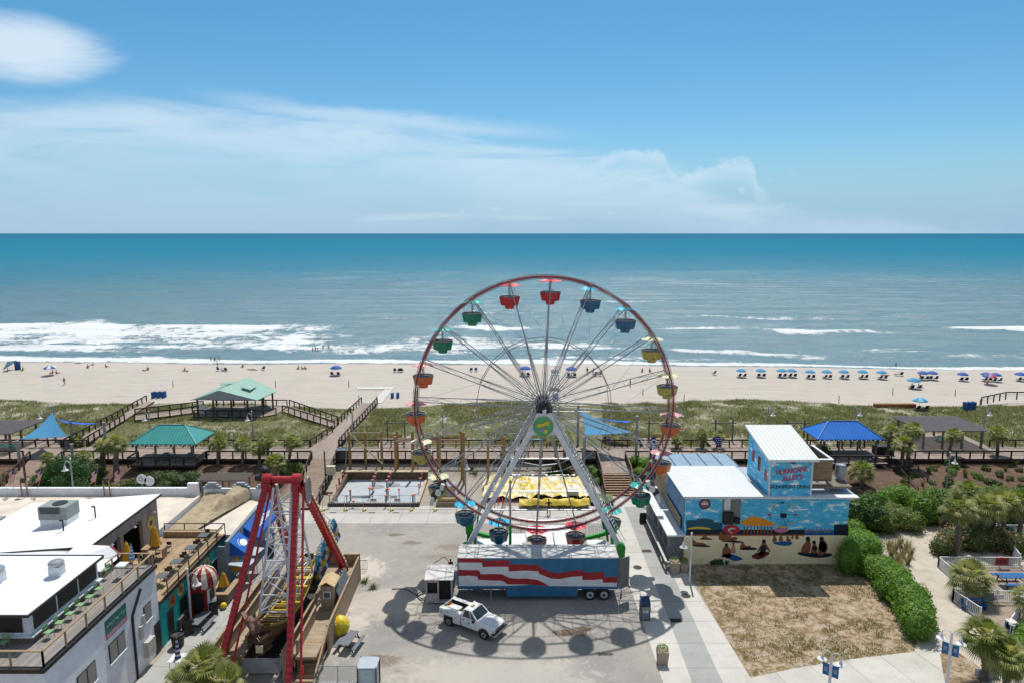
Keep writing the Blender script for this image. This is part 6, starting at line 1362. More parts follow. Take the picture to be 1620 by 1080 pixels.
# ================================================================ BOARDWALK
m_bw = plank_mat('boardwalk_boards', (.40,.325,.28), (.33,.265,.23), .16, 'y', 5); m_bwx = plank_mat('ramp_boards', (.33,.255,.205), (.27,.205,.16), .16, 'x', 5)
m_dark = mat('dark_stained_timber', (.045,.026,.018), (.03,.018,.013), sc=3, rough=.75); m_railtop = mat('rail_top_timber', (.20,.125,.08), (.13,.08,.05), sc=3, rough=.8)
ZB = 2.0
def deckpoly(name, pts, m, z=ZB, t=.30, kind='structure'):
 b = MB(); b.k = 0; n = len(pts); a = sum(pts[i][0]*pts[(i+1) % n][1]-pts[(i+1) % n][0]*pts[i][1] for i in range(n))
 if a < 0: pts = pts[::-1]
 zz = [p[2] if len(p) > 2 else z for p in pts]
 b.add([(p[0],p[1],q) for p, q in zip(pts, zz)], [tuple(range(n))]); b.k = 1
 b.add([(p[0],p[1],q-.002) for p, q in zip(pts, zz)]+[(p[0],p[1],q-t) for p, q in zip(pts, zz)], [(i, n+i, n+(i+1) % n, (i+1) % n)[::-1] for i in range(n)]+[tuple(range(n,2*n))[::-1]])
 return b.build(name, [m, m_dark], kind=kind)
FY, BY = 88.55, 93.8
deckpoly('boardwalk', [(-125,FY),(125,FY),(125,BY),(-125,BY)], m_bw, t=.42)
RP = {}
def railrun(pts, label, h=1.07, step=1.85, group='boardwalk railings', mid=True):
 pts = [Vector(p) for p in pts]; t = thing('boardwalk_railing', label, 'railing', pts[0], 0, group); o = pts[0]; tot = 0
 b = MB(); b2 = MB(); P0 = []
 for p, q in zip(pts, pts[1:]):
  p, q = p-o, q-o; b.beam(p+Vector((0,0,h)), q+Vector((0,0,h)), .16, .05); b.beam(p+Vector((0,0,h-.10)), q+Vector((0,0,h-.10)), .05, .14)
  b2.beam(p+Vector((0,0,.40)), q+Vector((0,0,.40)), .03, .035); b2.beam(p+Vector((0,0,.68)), q+Vector((0,0,.68)), .03, .035)
  n = max(1, round((q-p).length/step)); P0 += [p.lerp(q, i/n) for i in range(n)]
 P0.append(pts[-1]-o); b.build('top_rail', m_railtop if len(pts) > 9 else m_dark, t, world=False); b2.build('mid_rails', m_dark, t, world=False)
 if 'post' not in RP: m = MB(); m.box((0,0,.35), (.15,.15,1.45)); RP['post'] = m.build('post', m_dark, t, world=False); first = RP['post']
 for c in P0[:99]:
  x = RP['post'].copy(); COL.objects.link(x); x.parent = t; x.location = c
 return t
def bp(px, y, z=ZB): return P(px, 700, y).x
# front railing with gaps for the ramps
W1 = [G(493,728,ZB), G(524,728,ZB), G(560,678,ZB), G(529,678,ZB)]
FR = [(-110,-66), (-60.5,-50.6), (-41.2,-27.2), (-23.6,11.4), (15.3,40.5), (52.6,110)]
fl = ['long dark railing of the boardwalk front at the left photo edge', 'short dark railing between the left ramp and the teal gazebo', 'dark railing between the teal gazebo and the plank walk', 'dark railing behind the ferris wheel and post frames', 'dark railing between the wide steps and the blue gazebo', 'dark railing along the mulch bank at the right']
for (a, c), L in zip(FR, fl): railrun([(a,FY+.1,ZB), (c,FY+.1,ZB)], L)
BR = [(-110,-60.5), (-54,-28.8), (-24.6,6.8), (12.8,40), (40.5,56), (68,110)]
bl = ['back railing behind the blue sail at the left', 'back railing behind the palms left of the plank walk', 'back railing behind the wheel', 'back railing behind the american feather flag', 'back railing behind the blue gazebo', 'back railing at the far right of the boardwalk']
for (a, c), L in zip(BR, bl): railrun([(a,BY-.1,ZB), (c,BY-.1,ZB)], L)
# plank walk to the beach
wl = [G(529,678,ZB), G(572,637,1.9)]; wr = [G(560,678,ZB), G(597,637,1.9)]
deckpoly('beach_walk', [(-28.7,BY+.01), (-24.7,BY+.01), wr[0], wr[1], wl[1], wl[0]], m_bw, z=2.004)
railrun([(-24.7,BY,ZB), wr[0], wr[1]], 'right railing of the plank walk to the beach'); railrun([wl[0]+Vector((0,2.5,0)), wl[1]], 'upper left railing of the plank walk to the beach'); railrun([(-28.7,BY,ZB), G(526,683,ZB)], 'short left railing of the plank walk above the boardwalk')
deckpoly('town_ramp', [(-27.0,FY-.01), (-23.7,FY-.01), (-22.9,76.0,.25), (-25.9,76.0,.25)], m_bwx)
railrun([(-27.0,FY,ZB), (-25.9,76.0,.25)], 'left railing of the plank ramp behind the red ride'); railrun([(-23.7,FY,ZB), (-22.9,76.0,.25)], 'right railing of the plank ramp beside the block wall')
# pavilion and its approach walks
pa = [G(447,650,ZB), G(529,676,ZB), G(534,668,ZB), G(458,641,ZB)]
deckpoly('pavilion_walk', pa, m_bw, z=2.002); railrun([pa[0], pa[1]], 'front railing of the sloping walk from the pavilion'); railrun([pa[3], pa[2]], 'back railing of the sloping walk from the pavilion')
deckpoly('pavilion_deck', [(-52.8,110.0), (-41.5,110.0), (-39.6,111.5), (-39.6,117.5), (-52.8,117.5)], m_bw, z=2.006)
railrun([(-52.8,110.1,ZB), (-41.3,110.1,ZB), (-39.7,111.6,ZB)], 'front railing of the light green pavilion'); railrun([(-39.7,117.3,ZB), (-52.8,117.3,ZB)], 'back railing of the light green pavilion')
lw = [G(213,664,ZB), G(322,650,ZB), G(322,643,ZB), G(214,656,ZB)]
deckpoly('west_pavilion_walk', lw, m_bw, z=2.008); railrun([lw[0], lw[1]], 'front railing of the walk left of the pavilion'); railrun([lw[3], lw[2]], 'back railing of the walk left of the pavilion')
bw2 = [G(113,700,ZB), G(143,700,ZB), G(197,664,ZB), G(244,634,1.9), G(232,634,1.9), G(178,664,ZB)]
deckpoly('west_beach_walk', [(bw2[0].x,BY,ZB), (bw2[1].x,BY,ZB)]+bw2[2:], m_bw, z=2.01); railrun([(bw2[0].x,BY,ZB), bw2[5], bw2[4]], 'left railing of the left plank walk to the beach'); railrun([(bw2[1].x,BY,ZB), bw2[2]], 'right railing of the left plank walk to the beach')
m_dkpost = mat('brown_post', (.12,.07,.045), (.08,.045,.03), sc=3, rough=.8)
def seam_mat(name, c, c2, ang_axis='x', w=.42):
 if name in MATS: return MATS[name]
 m = bpy.data.materials.new(name); m.use_nodes = True; n = N(m.node_tree); p = n.n['Principled BSDF']; o = n.new('ShaderNodeTexCoord').outputs['Object']; x, y, z = n.sep(o); v = x if ang_axis == 'x' else y
 f = n.math('FRACT', n.math('DIVIDE', v, w)); l = n.math('LESS_THAN', f, .12); colr = n.mix(n.sstep(n.noise(o, .8, 5, .6), .3, .7), c, c2)
 n.l.new(n.mix(l, colr, tuple(q*.45 for q in c)), p.inputs['Base Color']); p.inputs['Roughness'].default_value = .45; p.inputs['Specular IOR Level'].default_value = .4
 b = n.new('ShaderNodeBump'); b.inputs['Strength'].default_value = .6; b.inputs['Distance'].default_value = .04; n.l.new(l, b.inputs['Height']); n.l.new(b.outputs[0], p.inputs['Normal']); MATS[name] = m; return m
def hiproof(t, x0, x1, y0, y1, ze, zr, mx, my, name='roof', lip=.10, rin=None):
 d = (y1-y0)/2; rin = rin or d*.95; ym = (y0+y1)/2; a, b_, c, d_ = Vector((x0,y0,ze)), Vector((x1,y0,ze)), Vector((x1,y1,ze)), Vector((x0,y1,ze)); r0, r1 = Vector((x0+rin,ym,zr)), Vector((x1-rin,ym,zr))
 b = MB(); b.k = 0; b.slab([a,b_,r1,r0], (0,0,-lip)); b.slab([c,d_,r0,r1], (0,0,-lip)); b.k = 1; b.slab([d_,a,r0], (0,0,-lip)); b.slab([b_,c,r1], (0,0,-lip)); o = b.build(name, [mx, my], t)
 b = MB()
 for p, q in ((r0,r1),(a,r0),(b_,r1),(c,r1),(d_,r0)): b.beam(p+Vector((0,0,.02)), q+Vector((0,0,.03)), .14, .05)
 b.build('ridge_cap', mat('ridge_'+mx.name, (.02,.13,.35) if 'blue' in mx.name else (.05,.28,.27), rough=.6), o); return o
def gazebo(x0, x1, y0, y1, mx, my, label, decky0):
 t = thing('gazebo', label, 'gazebo', ((x0+x1)/2, (y0+y1)/2, ZB)); hiproof(t, x0, x1, y0, y1, 4.75, 6.55, mx, my)
 deckpoly('gazebo_deck', [(x0+.2,decky0), (x1-.2,decky0), (x1-.2,FY-.01), (x0+.2,FY-.01)], m_bw, z=ZB)
 for x in np.linspace(x0+.7, x1-.7, 4):
  for y in (y0+.5, y1-.5): b = MB(); b.box((x,y,3.3), (.2,.2,2.65)); b.build('post', m_woodg, t)
 b = MB()
 for i in range(int((x1-x0)/.62)): b.box((x0+.3+i*.62, y0+.05, 4.60), (.07,.5,.12))
 b.build('rafter_tails', m_trimw, t); b = MB(); b.bbox((x0+.3,y0+.42,4.45),(x1-.3,y0+.55,4.58)); b.bbox((x0+.3,y1-.55,4.45),(x1-.3,y1-.42,4.58)); b.build('beam', m_woodg, t)
 return t
m_tealr, m_tealry = seam_mat('teal_seam_roof', (.045,.30,.285), (.04,.25,.24)), seam_mat('teal_seam_roof_end', (.045,.30,.285), (.04,.25,.24), 'y')
m_bluer, m_bluery = seam_mat('blue_seam_roof', (.012,.17,.62), (.010,.14,.55)), seam_mat('blue_seam_roof_end', (.012,.17,.62), (.010,.14,.55), 'y')
gazebo(-50.3, -41.4, 86.3, 92.0, m_tealr, m_tealry, 'open gazebo with teal ribbed metal hip roof behind the white low buildings', 85.9); railrun([(-50.4,FY,ZB),(-50.4,86.0,ZB),(-41.3,86.0,ZB),(-41.3,FY,ZB)], 'dark railing round the front of the teal gazebo')
gazebo(41.0, 49.9, 88.4, 93.6, m_bluer, m_bluery, 'open gazebo with bright blue ribbed metal hip roof right of the mural house', 86.6); railrun([(41.0,FY,ZB),(41.0,86.7,ZB),(49.8,86.7,ZB)], 'dark railing round the front of the blue gazebo')
picnic((-46.8,88.3,ZB), 0, 'dark picnic table under the teal gazebo, left', m_ptab, .9); picnic((-43.4,88.3,ZB), .2, 'dark picnic table under the teal gazebo, right', m_ptab, .9); picnic((48.0,88.0,ZB), .3, 'dark picnic table under the blue gazebo', m_ptab, .9)
b = MB(); b.bbox((49.9,90.0,2.0),(52.4,91.2,3.2)); b.build('storage_bench', m_black, label='black storage bench at the right end of the blue gazebo', cat='bench')
# light green pavilion
pv = thing('beach_pavilion', 'open dune pavilion with pale green metal roof and grey gable facing the town', 'pavilion', (-47, 113.5, ZB)); m_pg, m_pgy = seam_mat('pale_green_roof', (.27,.46,.38), (.24,.41,.34), 'y', .5), seam_mat('pale_green_roof_x', (.27,.46,.38), (.24,.41,.34), 'x', .5)
F0, F1, Bk = Vector((-48.2,109.6,6.55)), Vector((-46.6,118.3,6.9)), 4.9
b = MB(); b.slab([F0, F1, (-40.9,116.2,Bk), (-42.0,109.6,Bk)], (0,0,-.1)); b.slab([F1, F0, (-53.0,109.6,Bk), (-52.4,117.8,Bk)], (0,0,-.1)); b.slab([F1, (-40.9,116.2,Bk), (-43.5,119.5,Bk)], (0,0,-.1)); rf = b.build('roof', m_pg, pv)
b = MB(); b.slab([F0+Vector((0,.05,-.12)), (-42.3,109.65,Bk-.02), (-52.6,109.65,Bk-.02)], (0,.08,0)); b.build('gable', mat('gable_grey', (.36,.38,.42), rough=.7), rf)
b = MB(); b.slab([(-45.6,112.2,6.45),(-43.9,112.0,6.0),(-43.9,114.6,6.0),(-45.6,114.6,6.6)], (0,0,.08)); b.slab([(-45.4,112.4,6.2),(-44.0,112.2,5.95),(-44.2,112.2,5.6),(-45.4,112.4,5.8)], (0,.06,0)); b.slab([(-51.2,117.6,6.1),(-48.9,117.6,6.1),(-48.4,115.6,6.3),(-50.6,115.6,6.0)], (0,0,.08)); b.build('dormer', m_pgy, rf)
for i, (x, y) in enumerate([(x, 110.3) for x in (-52.2,-49.6,-46.6,-43.9)]+[(x, 117.0) for x in (-52,-49,-46.6,-43.7)]+[(-41.9,111.5),(-41.2,114.5)]): b = MB(); b.box((x,y,3.3), (.24,.24,3.3)); b.build('post', m_dkpost, pv)
b = MB(); b.bbox((-51.9,110.15,2.5),(-50.8,110.25,3.9)); b.build('notice_board', m_trimw, pv)
# pergolas
def pergola(x0, x1, y0, y1, z, label, m, roof=True, shear=0, n=26):
 t = thing('pergola', label, 'pergola', ((x0+x1)/2, (y0+y1)/2, ZB)); b = MB()
 for i in range(n): y = lerp(y0, y1, i/(n-1)); b.box(((x0+x1)/2, y, z), (x1-x0, (y1-y0)/n*.58, .12))
 b.build('slats', m, t); b = MB()
 for i in range(5): x = lerp(x0+.5, x1-.5, i/4); b.box((x, (y0+y1)/2, z-.14), (.10, y1-y0-.3, .16))
 b.build('rafters', m, t)
 for x in np.linspace(x0+.8, x1-.8, 4):
  for y in (y0+.6, y1-.6): b = MB(); b.box((x,y,(z-.2+ZB)/2), (.24,.24,z-.2-ZB)); b.build('post', m_woodg, t)
 return t
m_slat = mat('grey_slats', (.15,.145,.15), (.11,.105,.11), sc=3, rough=.8)
pergola(57.2, 67.0, 92.3, 99.9, 4.75, 'large flat pergola with dark grey slat roof at the right of the boardwalk', m_slat); deckpoly('east_bay_deck', [(56,BY+.01),(68,BY+.01),(68,100.5),(56,100.5)], m_bw, z=2.004)
pergola(-77.5, -69.0, 91.0, 97.5, 4.75, 'grey slatted pergola at the left photo edge beyond the boardwalk', m_slat, n=22); deckpoly('west_bay_deck', [(-78,BY+.01),(-62,BY+.01),(-62,99),(-78,99)], m_bw, z=2.006)
pergola(78.0, 84.5, 93.6, 98, 5.0, 'grey pergola edge at the right photo border behind the boardwalk', m_slat, n=24)
def bench(loc, rz, m, label, w=1.8, group=None):
 t = thing('bench', label, 'bench', loc, rz, group); b = MB()
 for k in range(3): b.box((0,-.15+k*.17,.45), (w,.13,.04))
 b.build('seat', m, t, world=False); b = MB()
 for k in range(3): b.box((0,.26+k*.02,.60+k*.14), (w,.03,.11))
 b.build('backrest', m, t, world=False)
 for s in (-1,1): b = MB(); b.box((s*w*.42,.05,.22), (.07,.5,.44)); b.box((s*w*.42,.27,.6), (.07,.06,.5)); b.build('leg', m, t, world=False)
 return t
m_aqua = mat('bench_aqua', (.18,.50,.45), rough=.5)
q = G(12, 706, ZB); bench((q.x, 92.6, ZB), R(180), m_aqua, 'pale aqua bench at the left photo edge on the boardwalk', 4.5); q = G(1528, 690, ZB); bench((63.5, 96.5, ZB), R(180), m_aqua, 'pale aqua bench under the large grey pergola', 3.0)
b = MB(); q = G(851, 689, 2.0); b.box((3.1,95.5,2.45), (2.4,1.0,.08)); b.build('aqua_table', m_aqua, label='pale aqua table seen just right of the wheel sign', cat='table')
# shade sails
m_sail = mat('sail_blue', (.045,.22,.40), (.04,.19,.35), sc=.6, rough=.8); m_sail2 = mat('sail_royal', (.005,.10,.50), rough=.8); m_mpost = mat('sail_post', (.36,.35,.35), (.28,.27,.27), sc=2, rough=.7)
def sail(A_, B_, C_, m, label, sag=.12):
 A_, B_, C_ = Vector(A_), Vector(B_), Vector(C_); n = 12; V, F = [], []; cen = (A_+B_+C_)/3; idx = {}
 for i in range(n+1):
  for j in range(n+1-i):
   u, v = i/n, j/n; w_ = 1-u-v; p = A_*u+B_*v+C_*w_; e = (u*v+v*w_+w_*u); edge_ = 4*max(u*v*(1 if w_ < .5 else .5), 0)
   pull = 4*(u*v*(1-w_)**2+v*w_*(1-u)**2+w_*u*(1-v)**2)*sag; p = p.lerp(cen, pull); p.z -= e*.8; idx[i,j] = len(V); V.append(p)
 for i in range(n):
  for j in range(n-i):
   F.append((idx[i,j], idx[i+1,j], idx[i,j+1]))
   if i+j < n-1: F.append((idx[i+1,j], idx[i+1,j+1], idx[i,j+1]))
 k = len(V); b = MB(); b.add(V, F); b.add([p-Vector((0,0,.03)) for p in V], [f[::-1] for f in F]); return b.build('shade_sail', m, smooth=60, label=label, cat='shade sail')
def pole(px, ytop, y, lab, z0=None, r=.19, m=None, nm='sail_post'):
 top = P(px, ytop, y); z0 = z0 if z0 is not None else gz(top.x, y); b = MB(); b.tube((top.x,y,z0-.1), (top.x,y,top.z), r, n=12); b.lathe((top.x,y,top.z), [(r*1.08,0),(r*1.08,.05),(0,.12)], 12); return b.build(nm, m or m_mpost, label=lab, cat='post')
sail(P(83,651,95.5), P(33,694,89), P(107,689,89.5), m_sail, 'triangular light blue shade sail over the left end of the boardwalk'); pole(82,642,95.7,'tall grey sail post at the peak of the left light blue sail'); pole(27,697,88,'grey sail post at the low left corner of the left light blue sail'); pole(111,664,94.5,'grey post between the two left shade sails'); pole(164,668,90.5,'grey sail post in front of the left plank walk'); pole(70,652,97,'thin grey post behind the left light blue sail', r=.14); pole(113,702,88,'grey post among the palms under the left sail')
sail(P(89,662,99), P(113,669,93.5), P(157,669,97), m_sail2, 'narrow royal blue shade sail left of the ramp to the beach', .1)
sail(P(918,648,96), P(925,688,88.8), P(1001,683,89.5), m_sail, 'triangular light blue shade sail seen through the wheel spokes'); sail(P(942,659,101), P(985,667,95), P(1000,665,98), m_sail2, 'narrow royal blue shade sail behind the light blue sail near the wheel', .1)
pole(915,637,96.4,'grey sail post near the wheel hub'); pole(1008,658,89.5,'tall grey sail post right of the wide steps', z0=1.2); pole(925,690,88.2,'grey sail post left of the wide steps', z0=1.2); pole(990,667,100,'thin grey post behind the shade sails by the wheel', r=.14)
# wide steps from the boardwalk
st = thing('wide_steps', 'wide timber steps with closed railings under the light blue shade sail', 'steps', (13.3, 83, 0)); b = MB()
for i in range(9): y = 80.3+i*.42; z = .02+i*.165; b.bbox((11.6,y,z),(15.1,y+.40,z+.165))
b.build('treads', mat('step_brown', (.30,.20,.13), (.22,.14,.09), sc=3, rough=.8), st)
b = MB()
for i in range(9): y = 80.3+i*.42; z = .02+i*.165; b.bbox((11.6,y-.03,z-.01),(15.1,y-.003,z+.12))
b.build('risers', m_dark, st); deckpoly('step_landing', [(11.4,84.1,1.55),(15.3,84.1,1.55),(15.3,FY-.01,ZB),(11.4,FY-.01,ZB)], m_bw)
for x in (11.45, 15.25):
 b = MB(); b.slab([(x,80.1,.1),(x,84.1,1.6),(x,88.5,2.0),(x,88.5,3.05),(x,84.1,2.65),(x,80.1,1.1)], (.06,0,0)); b.build('side_panel', m_dark, st); b = MB(); b.beam((x,80.0,1.12),(x,84.1,2.68),.15,.06); b.beam((x,84.1,2.68),(x,88.6,3.08),.15,.06); b.build('handrail', m_railtop, st)
# left ramp by the building
lr = [G(-15,775,.7), G(38,775,.7), G(80,736,ZB), G(52,728,ZB)]
deckpoly('west_town_ramp', [(-65.0,FY-.01,ZB),(-60.7,FY-.01,ZB),(-57.6,76.5,.5),(-61.9,76.5,.5)], m_bwx); railrun([(-65.0,FY,ZB),(-61.9,76.5,.5)], 'left railing of the ramp at the far left'); railrun([(-60.7,FY,ZB),(-57.6,76.5,.5)], 'right railing of the ramp at the far left')
pole(36,722,79,'thin brown timber post beside the left ramp', r=.12, m=m_dkpost, nm='timber_post')
# blue gazebo stairs
bs_ = thing('black_stairs', 'stairs with black railings descending from the blue gazebo', 'stairs', (52, 84, 0)); b = MB()
for i in range(10): b.bbox((50.0,80.2+i*.62,i*.18),(52.3,80.75+i*.62,i*.18+.16))
b.build('treads', m_dark, bs_)
for x in (49.95, 52.35):
 b = MB();
 for dz in (.35,.7,1.05): b.beam((x,80.0,dz),(x,86.6,1.95+dz),.06,.07)
 for i in range(4): b.box((x,80.1+i*2.1,.6+i*.62),(.10,.10,1.2))
 b.build('handrail', m_black, bs_)
sheet('stairs_landing', M_light, [(47.5,78.0),(53.5,78.0),(52.6,80.2),(47.5,80.2)], .03)
# small wooden arbour behind the net roof
t = thing('arbour', 'weathered low timber arbour with slatted top behind the stepped parapet', 'arbour', (-34.5, 79, .3)); c0, c1 = G(325,752,2.2), G(392,752,2.2); b = MB()
for i in range(26): x = lerp(-37.6,-31.9,i/25); b.box((x,79.2,2.9),(.09,2.6,.14))
for y in (78.1,80.3): b.box((-34.75,y,2.75),(6.1,.12,.16))
b.build('slatted_top', m_woodg, t)
for x in (-37.2,-35.6,-33.9,-32.3):
 for y in (78.1,80.3): b = MB(); b.box((x,y,1.5),(.16,.16,2.4)); b.build('post', m_woodg, t)
b = MB()
for z in (.9,1.4,1.9): b.box((-34.75,78.1,z),(5.0,.08,.16))
b.build('cross_boards', m_woodg, t)
# ---- boardwalk lamps: grey post, white bell on a swan neck
LP = {}
def bell_lamp(x, y, z0, h, label, side=1, white=False, group='bell lamps of the boardwalk'):
 t = thing('street_lamp', label, 'street lamp', (x,y,z0), 0, group); b = MB(); b.tube((0,0,-.1),(0,0,h), .11 if not white else .09, .08, n=8); b.build('pole', m_mpost if not white else m_white, t, world=False)
 b = MB(); pts = [Vector((side*(.06+.32*(1-cos(a))), 0, h-.75+.55*sin(a))) for a in np.linspace(0, pi*.95, 8)]; b.path(pts, .03, 5); b.build('arm', m_white, t, world=False)
 e = pts[-1]; b = MB(); b.lathe((e.x,0,e.z-.62), [(.36,0),(.30,.08),(.16,.18),(.11,.42),(.05,.58),(0,.62)], 14); b.build('lamp_shade', m_white, t, world=False, smooth=60); b = MB(); b.ball((0,0,h+.08), .11, 1, 8, 6); b.build('finial', m_white, t, world=False); return t
for px, yt, yb, side, L, Y_ in [(111,726,None,-1,'bell lamp standing in front of the dark juniper at the left',72.5), (235,651,None,-1,'bell lamp in the dunes above the teal gazebo',95.5), (398,651,None,-1,'bell lamp in front of the light green pavilion',95.5), (557,651,None,-1,'bell lamp beside the plank walk to the beach',95.5), (700,649,None,0.3,'bell lamp in the dunes left of the wheel hub',95.5),
 (1071,644,None,1,'bell lamp in the dunes beside the right rim of the wheel',95.5), (1216,643,None,1,'bell lamp above the white roofed tower of the mural house',95.5), (1354,643,None,1,'bell lamp in the dunes above the blue gazebo',95.5), (1560,643,None,1,'bell lamp in the dunes right of the large pergola',95.5), (1503,716,None,1,'bell lamp standing on the mulch bank at the right',79.0), (69,648,None,-1,'bell lamp behind the left light blue sail',95.0)]:
 top = P(px, yt, Y_); z0 = gz(top.x, Y_); bell_lamp(top.x, Y_, z0, top.z-z0, L, side)
for px, yt in ((736,725), (802,830)):
 top = P(px, yt, 78.0 if px < 800 else 69.5); bell_lamp(top.x, 78.0 if px < 800 else 69.5, .02, top.z, ['white headed lamp at the sand behind the left wheel leg', 'grey lamp standing right behind the left wheel leg'][px > 800], .3)
# ---- swing frames on the dune side
m_bs = mat('swing_tan', (.50,.33,.12), rough=.7)
for px, L in ((627,'timber swing frame with tan bench behind the post frames'), (1145,'timber swing frame with tan bench behind the small palms'), (1258,'timber swing frame left of the blue gazebo'), (1040,'timber swing frame seen through the right rim')):
 c = P(px, 690, 96.3); t = thing('swing_frame', L, 'swing', (c.x,96.3,ZB), 0, 'timber swing frames')
 for s in (-1.25,1.25): b = MB(); b.box((s,0,1.6),(.2,.2,3.4)); b.build('post', m_woodg, t, world=False)
 b = MB(); b.box((0,0,2.75),(3.6,.14,.16)); b.build('beam', m_woodg, t, world=False); b = MB(); b.box((0,0,.5),(1.7,.5,.06)); b.box((0,.26,.8),(1.7,.05,.5)); b.build('swing_seat', m_bs, t, world=False); b = MB()
 for s in (-.8,.8): b.tube((s,0,.5),(s,0,2.7),.02,n=4)
 b.build('chains', m_steel, t, world=False); deckpoly('swing_deck', [(c.x-2.4,BY+.01),(c.x+2.4,BY+.01),(c.x+2.4,98),(c.x-2.4,98)], m_bw, z=2.003)
# ---- raw timber post frames
m_newpost = mat('new_timber_post', (.36,.215,.075), (.28,.165,.06), sc=2, rough=.8, stretch=(1,1,.2)); m_lath = mat('pale_lath', (.46,.36,.24), rough=.8)
def postframe(posts, beams, L):
 t = thing('post_frame', L, 'timber frame', (P(posts[0][0],730,posts[0][3]).x, posts[0][3], 1), 0, 'raw timber post frames')
 for px, yt, yb, Y_ in posts: a = P(px, yt, Y_); b = MB(); b.tube((a.x,Y_,gz(a.x,Y_)-.1),(a.x,Y_,a.z),.17,n=9); b.build('post', m_newpost, t)
 for (p1, y1, Y1, p2, y2, Y2) in beams: b = MB(); b.beam(P(p1,y1,Y1), P(p2,y2,Y2), .07, .14); b.build('lath', m_lath, t)
postframe([(552,682,0,87.4),(577,681,0,87.9),(603,681,0,87.9)], [(552,684,87.2,603,684,87.6),(553,685,87.1,605,733,85.5),(547,735,86.5,549,690,87)], 'row of three raw timber posts with a diagonal brace beside the plank walk')
postframe([(625,690,0,85.6),(628,681,0,88),(652,681,0,85.8),(653,683,0,88)], [(600,693,87.7,660,693,87.7),(625,697,85.4,690,697,85.4)], 'pair of raw timber posts left of the wheel rim')
postframe([(692,682,0,87),(695,688,0,86),(730,681,0,86.2),(733,683,0,84.5)], [(692,687,86.8,731,687,86.2),(692,695,86.8,731,695,86.2),(692,701,86.8,731,701,86.2),(696,684,84.4,696,735,84.4)], 'raw timber posts with three laths behind the left wheel rim')
postframe([(772,694,0,84.5),(795,686,0,88),(798,690,0,86)], [(771,704,84.3,800,704,86)], 'raw timber posts left of the white wheel leg')
rk = thing('white_rack', 'white slatted racks standing beyond the boardwalk behind the wheel', 'rack', (-5, 97, 2)); b = MB()
for grp in ((756,768),(780,788),(802,846)):
 for px in np.arange(grp[0], grp[1]+1, 3.6): a, c = P(px, 665, 97), P(px-2, 687, 97); b.tube(a, c, .035, n=4)
 for yy in (666,676,685): b.tube(P(grp[0],yy,97), P(grp[1],yy,97), .03, n=4)
b.build('slats', m_fan, rk)
bench((-9.5, 95.0, ZB), 0, mat('red_stack', (.28,.09,.06), rough=.8), 'stack of red brown boards and bench on the boardwalk behind the frames', 6.0)
# ---- concrete slab under construction
m_slab = concrete_mat('slab_pale_blue', (.42,.46,.49), (.36,.40,.43)); m_block = plank_mat('block_wall', (.20,.135,.095), (.15,.10,.07), .2, 'hx', .4, (.5,.45,.4)); m_blocky = plank_mat('block_wall_side', (.20,.135,.095), (.15,.10,.07), .2, 'hy', .4, (.5,.45,.4))
sf = thing('foundation', 'pale concrete foundation slab with brown block walls and orange capped bars', 'foundation', (-16.3, 81, 0)); b = MB(); b.bbox((-21.2,77.3,.0),(-11.3,85.2,.32)); b.build('slab', m_slab, sf)
b = MB(); b.bbox((-21.9,77.0,0),(-11.0,77.298,.36)); b.build('front_curb', m_dark, sf); b = MB(); b.bbox((-22.2,85.202,0),(-11.0,85.6,1.35)); b.build('back_wall', m_block, sf); b = MB(); b.bbox((-22.3,85.0,1.352),(-10.9,85.7,1.44)); b.build('wall_cap', m_lath, sf)
b = MB(); b.slab([(-21.6,77.3,0),(-21.6,85.2,0),(-21.6,85.2,1.35),(-21.6,77.3,.5)], (.35,0,0)); b.build('left_wall', m_blocky, sf); b = MB(); b.bbox((-11.298,77.3,0),(-11.0,85.2,.5)); b.build('right_curb', m_lath, sf)
b = MB(); m_orc = mat('cap_orange', (.78,.20,.09), rough=.5)
for (u, v, s) in ((-17.2,82.6,.9),(-15.2,83.2,.8),(-17.7,79.3,.6)): b.lathe((u,v,.325), [(0,0),(s*.9,0),(s*.9,.006),(0,.006)], 16, sx=1.3)
b.build('damp_patches', mat('damp_grey', (.22,.25,.28), rough=.6), sf)
caps = [(340,345,440),(305,400,480),(135,390,480),(230,228,310),(205,290,370),(270,190,250),(560,245,320),(575,210,300),(590,178,260),(700,245,330),(718,210,300),(735,178,260),(1045,178,240),(1030,228,300),(1015,288,360),(700,332,420),(560,325,430),(820,335,430),(690,398,480),(975,388,470),(370,465,490),(955,390,475),(530,325,420),(715,335,420)]
gb = 'orange capped starter bars'
pos_words = ['near left', 'front left', 'outer left', 'back left', 'left edge', 'back left corner', 'left middle row near', 'left middle row', 'left middle row back', 'right middle row near', 'right middle row', 'right middle row back', 'back right corner', 'right edge back', 'right edge', 'centre right', 'centre left', 'right of centre', 'front centre', 'front right', 'front left low', 'front right inner', 'centre left inner', 'centre right inner']
for i, (u, v, w_) in enumerate(caps):
 px, py, pb = 500+u/6.23, 720+v/6.23, 720+w_/6.23; g = G(px, min(pb, 797), .33); top = P(px, py, g.y); t = thing('starter_bar', 'grey starter bar with orange cap at the %s of the foundation slab' % pos_words[i], 'starter bar', g, 0, gb)
 h = max(.35, top.z-.33); b = MB(); r_ = .10 if i % 3 == 0 else .05; b.tube((0,0,0),(0,0,h), r_, n=8); b.build('bar', mat('bar_grey', (.17,.19,.21), rough=.6), t, world=False); b = MB(); b.box((0,0,h+.06),(.30,.22,.13)); b.build('cap', m_orc, t, world=False)
b = MB()
for (a, c) in (((353,405),(515,405)),((515,405),(575,345)),((735,405),(800,405)),((600,250),(690,250)),((320,482),(440,482)),((700,482),(975,482))): p, q = G(500+a[0]/6.23,720+a[1]/6.23,.45), G(500+c[0]/6.23,720+c[1]/6.23,.45); b.tube(p, q, .07, n=6)
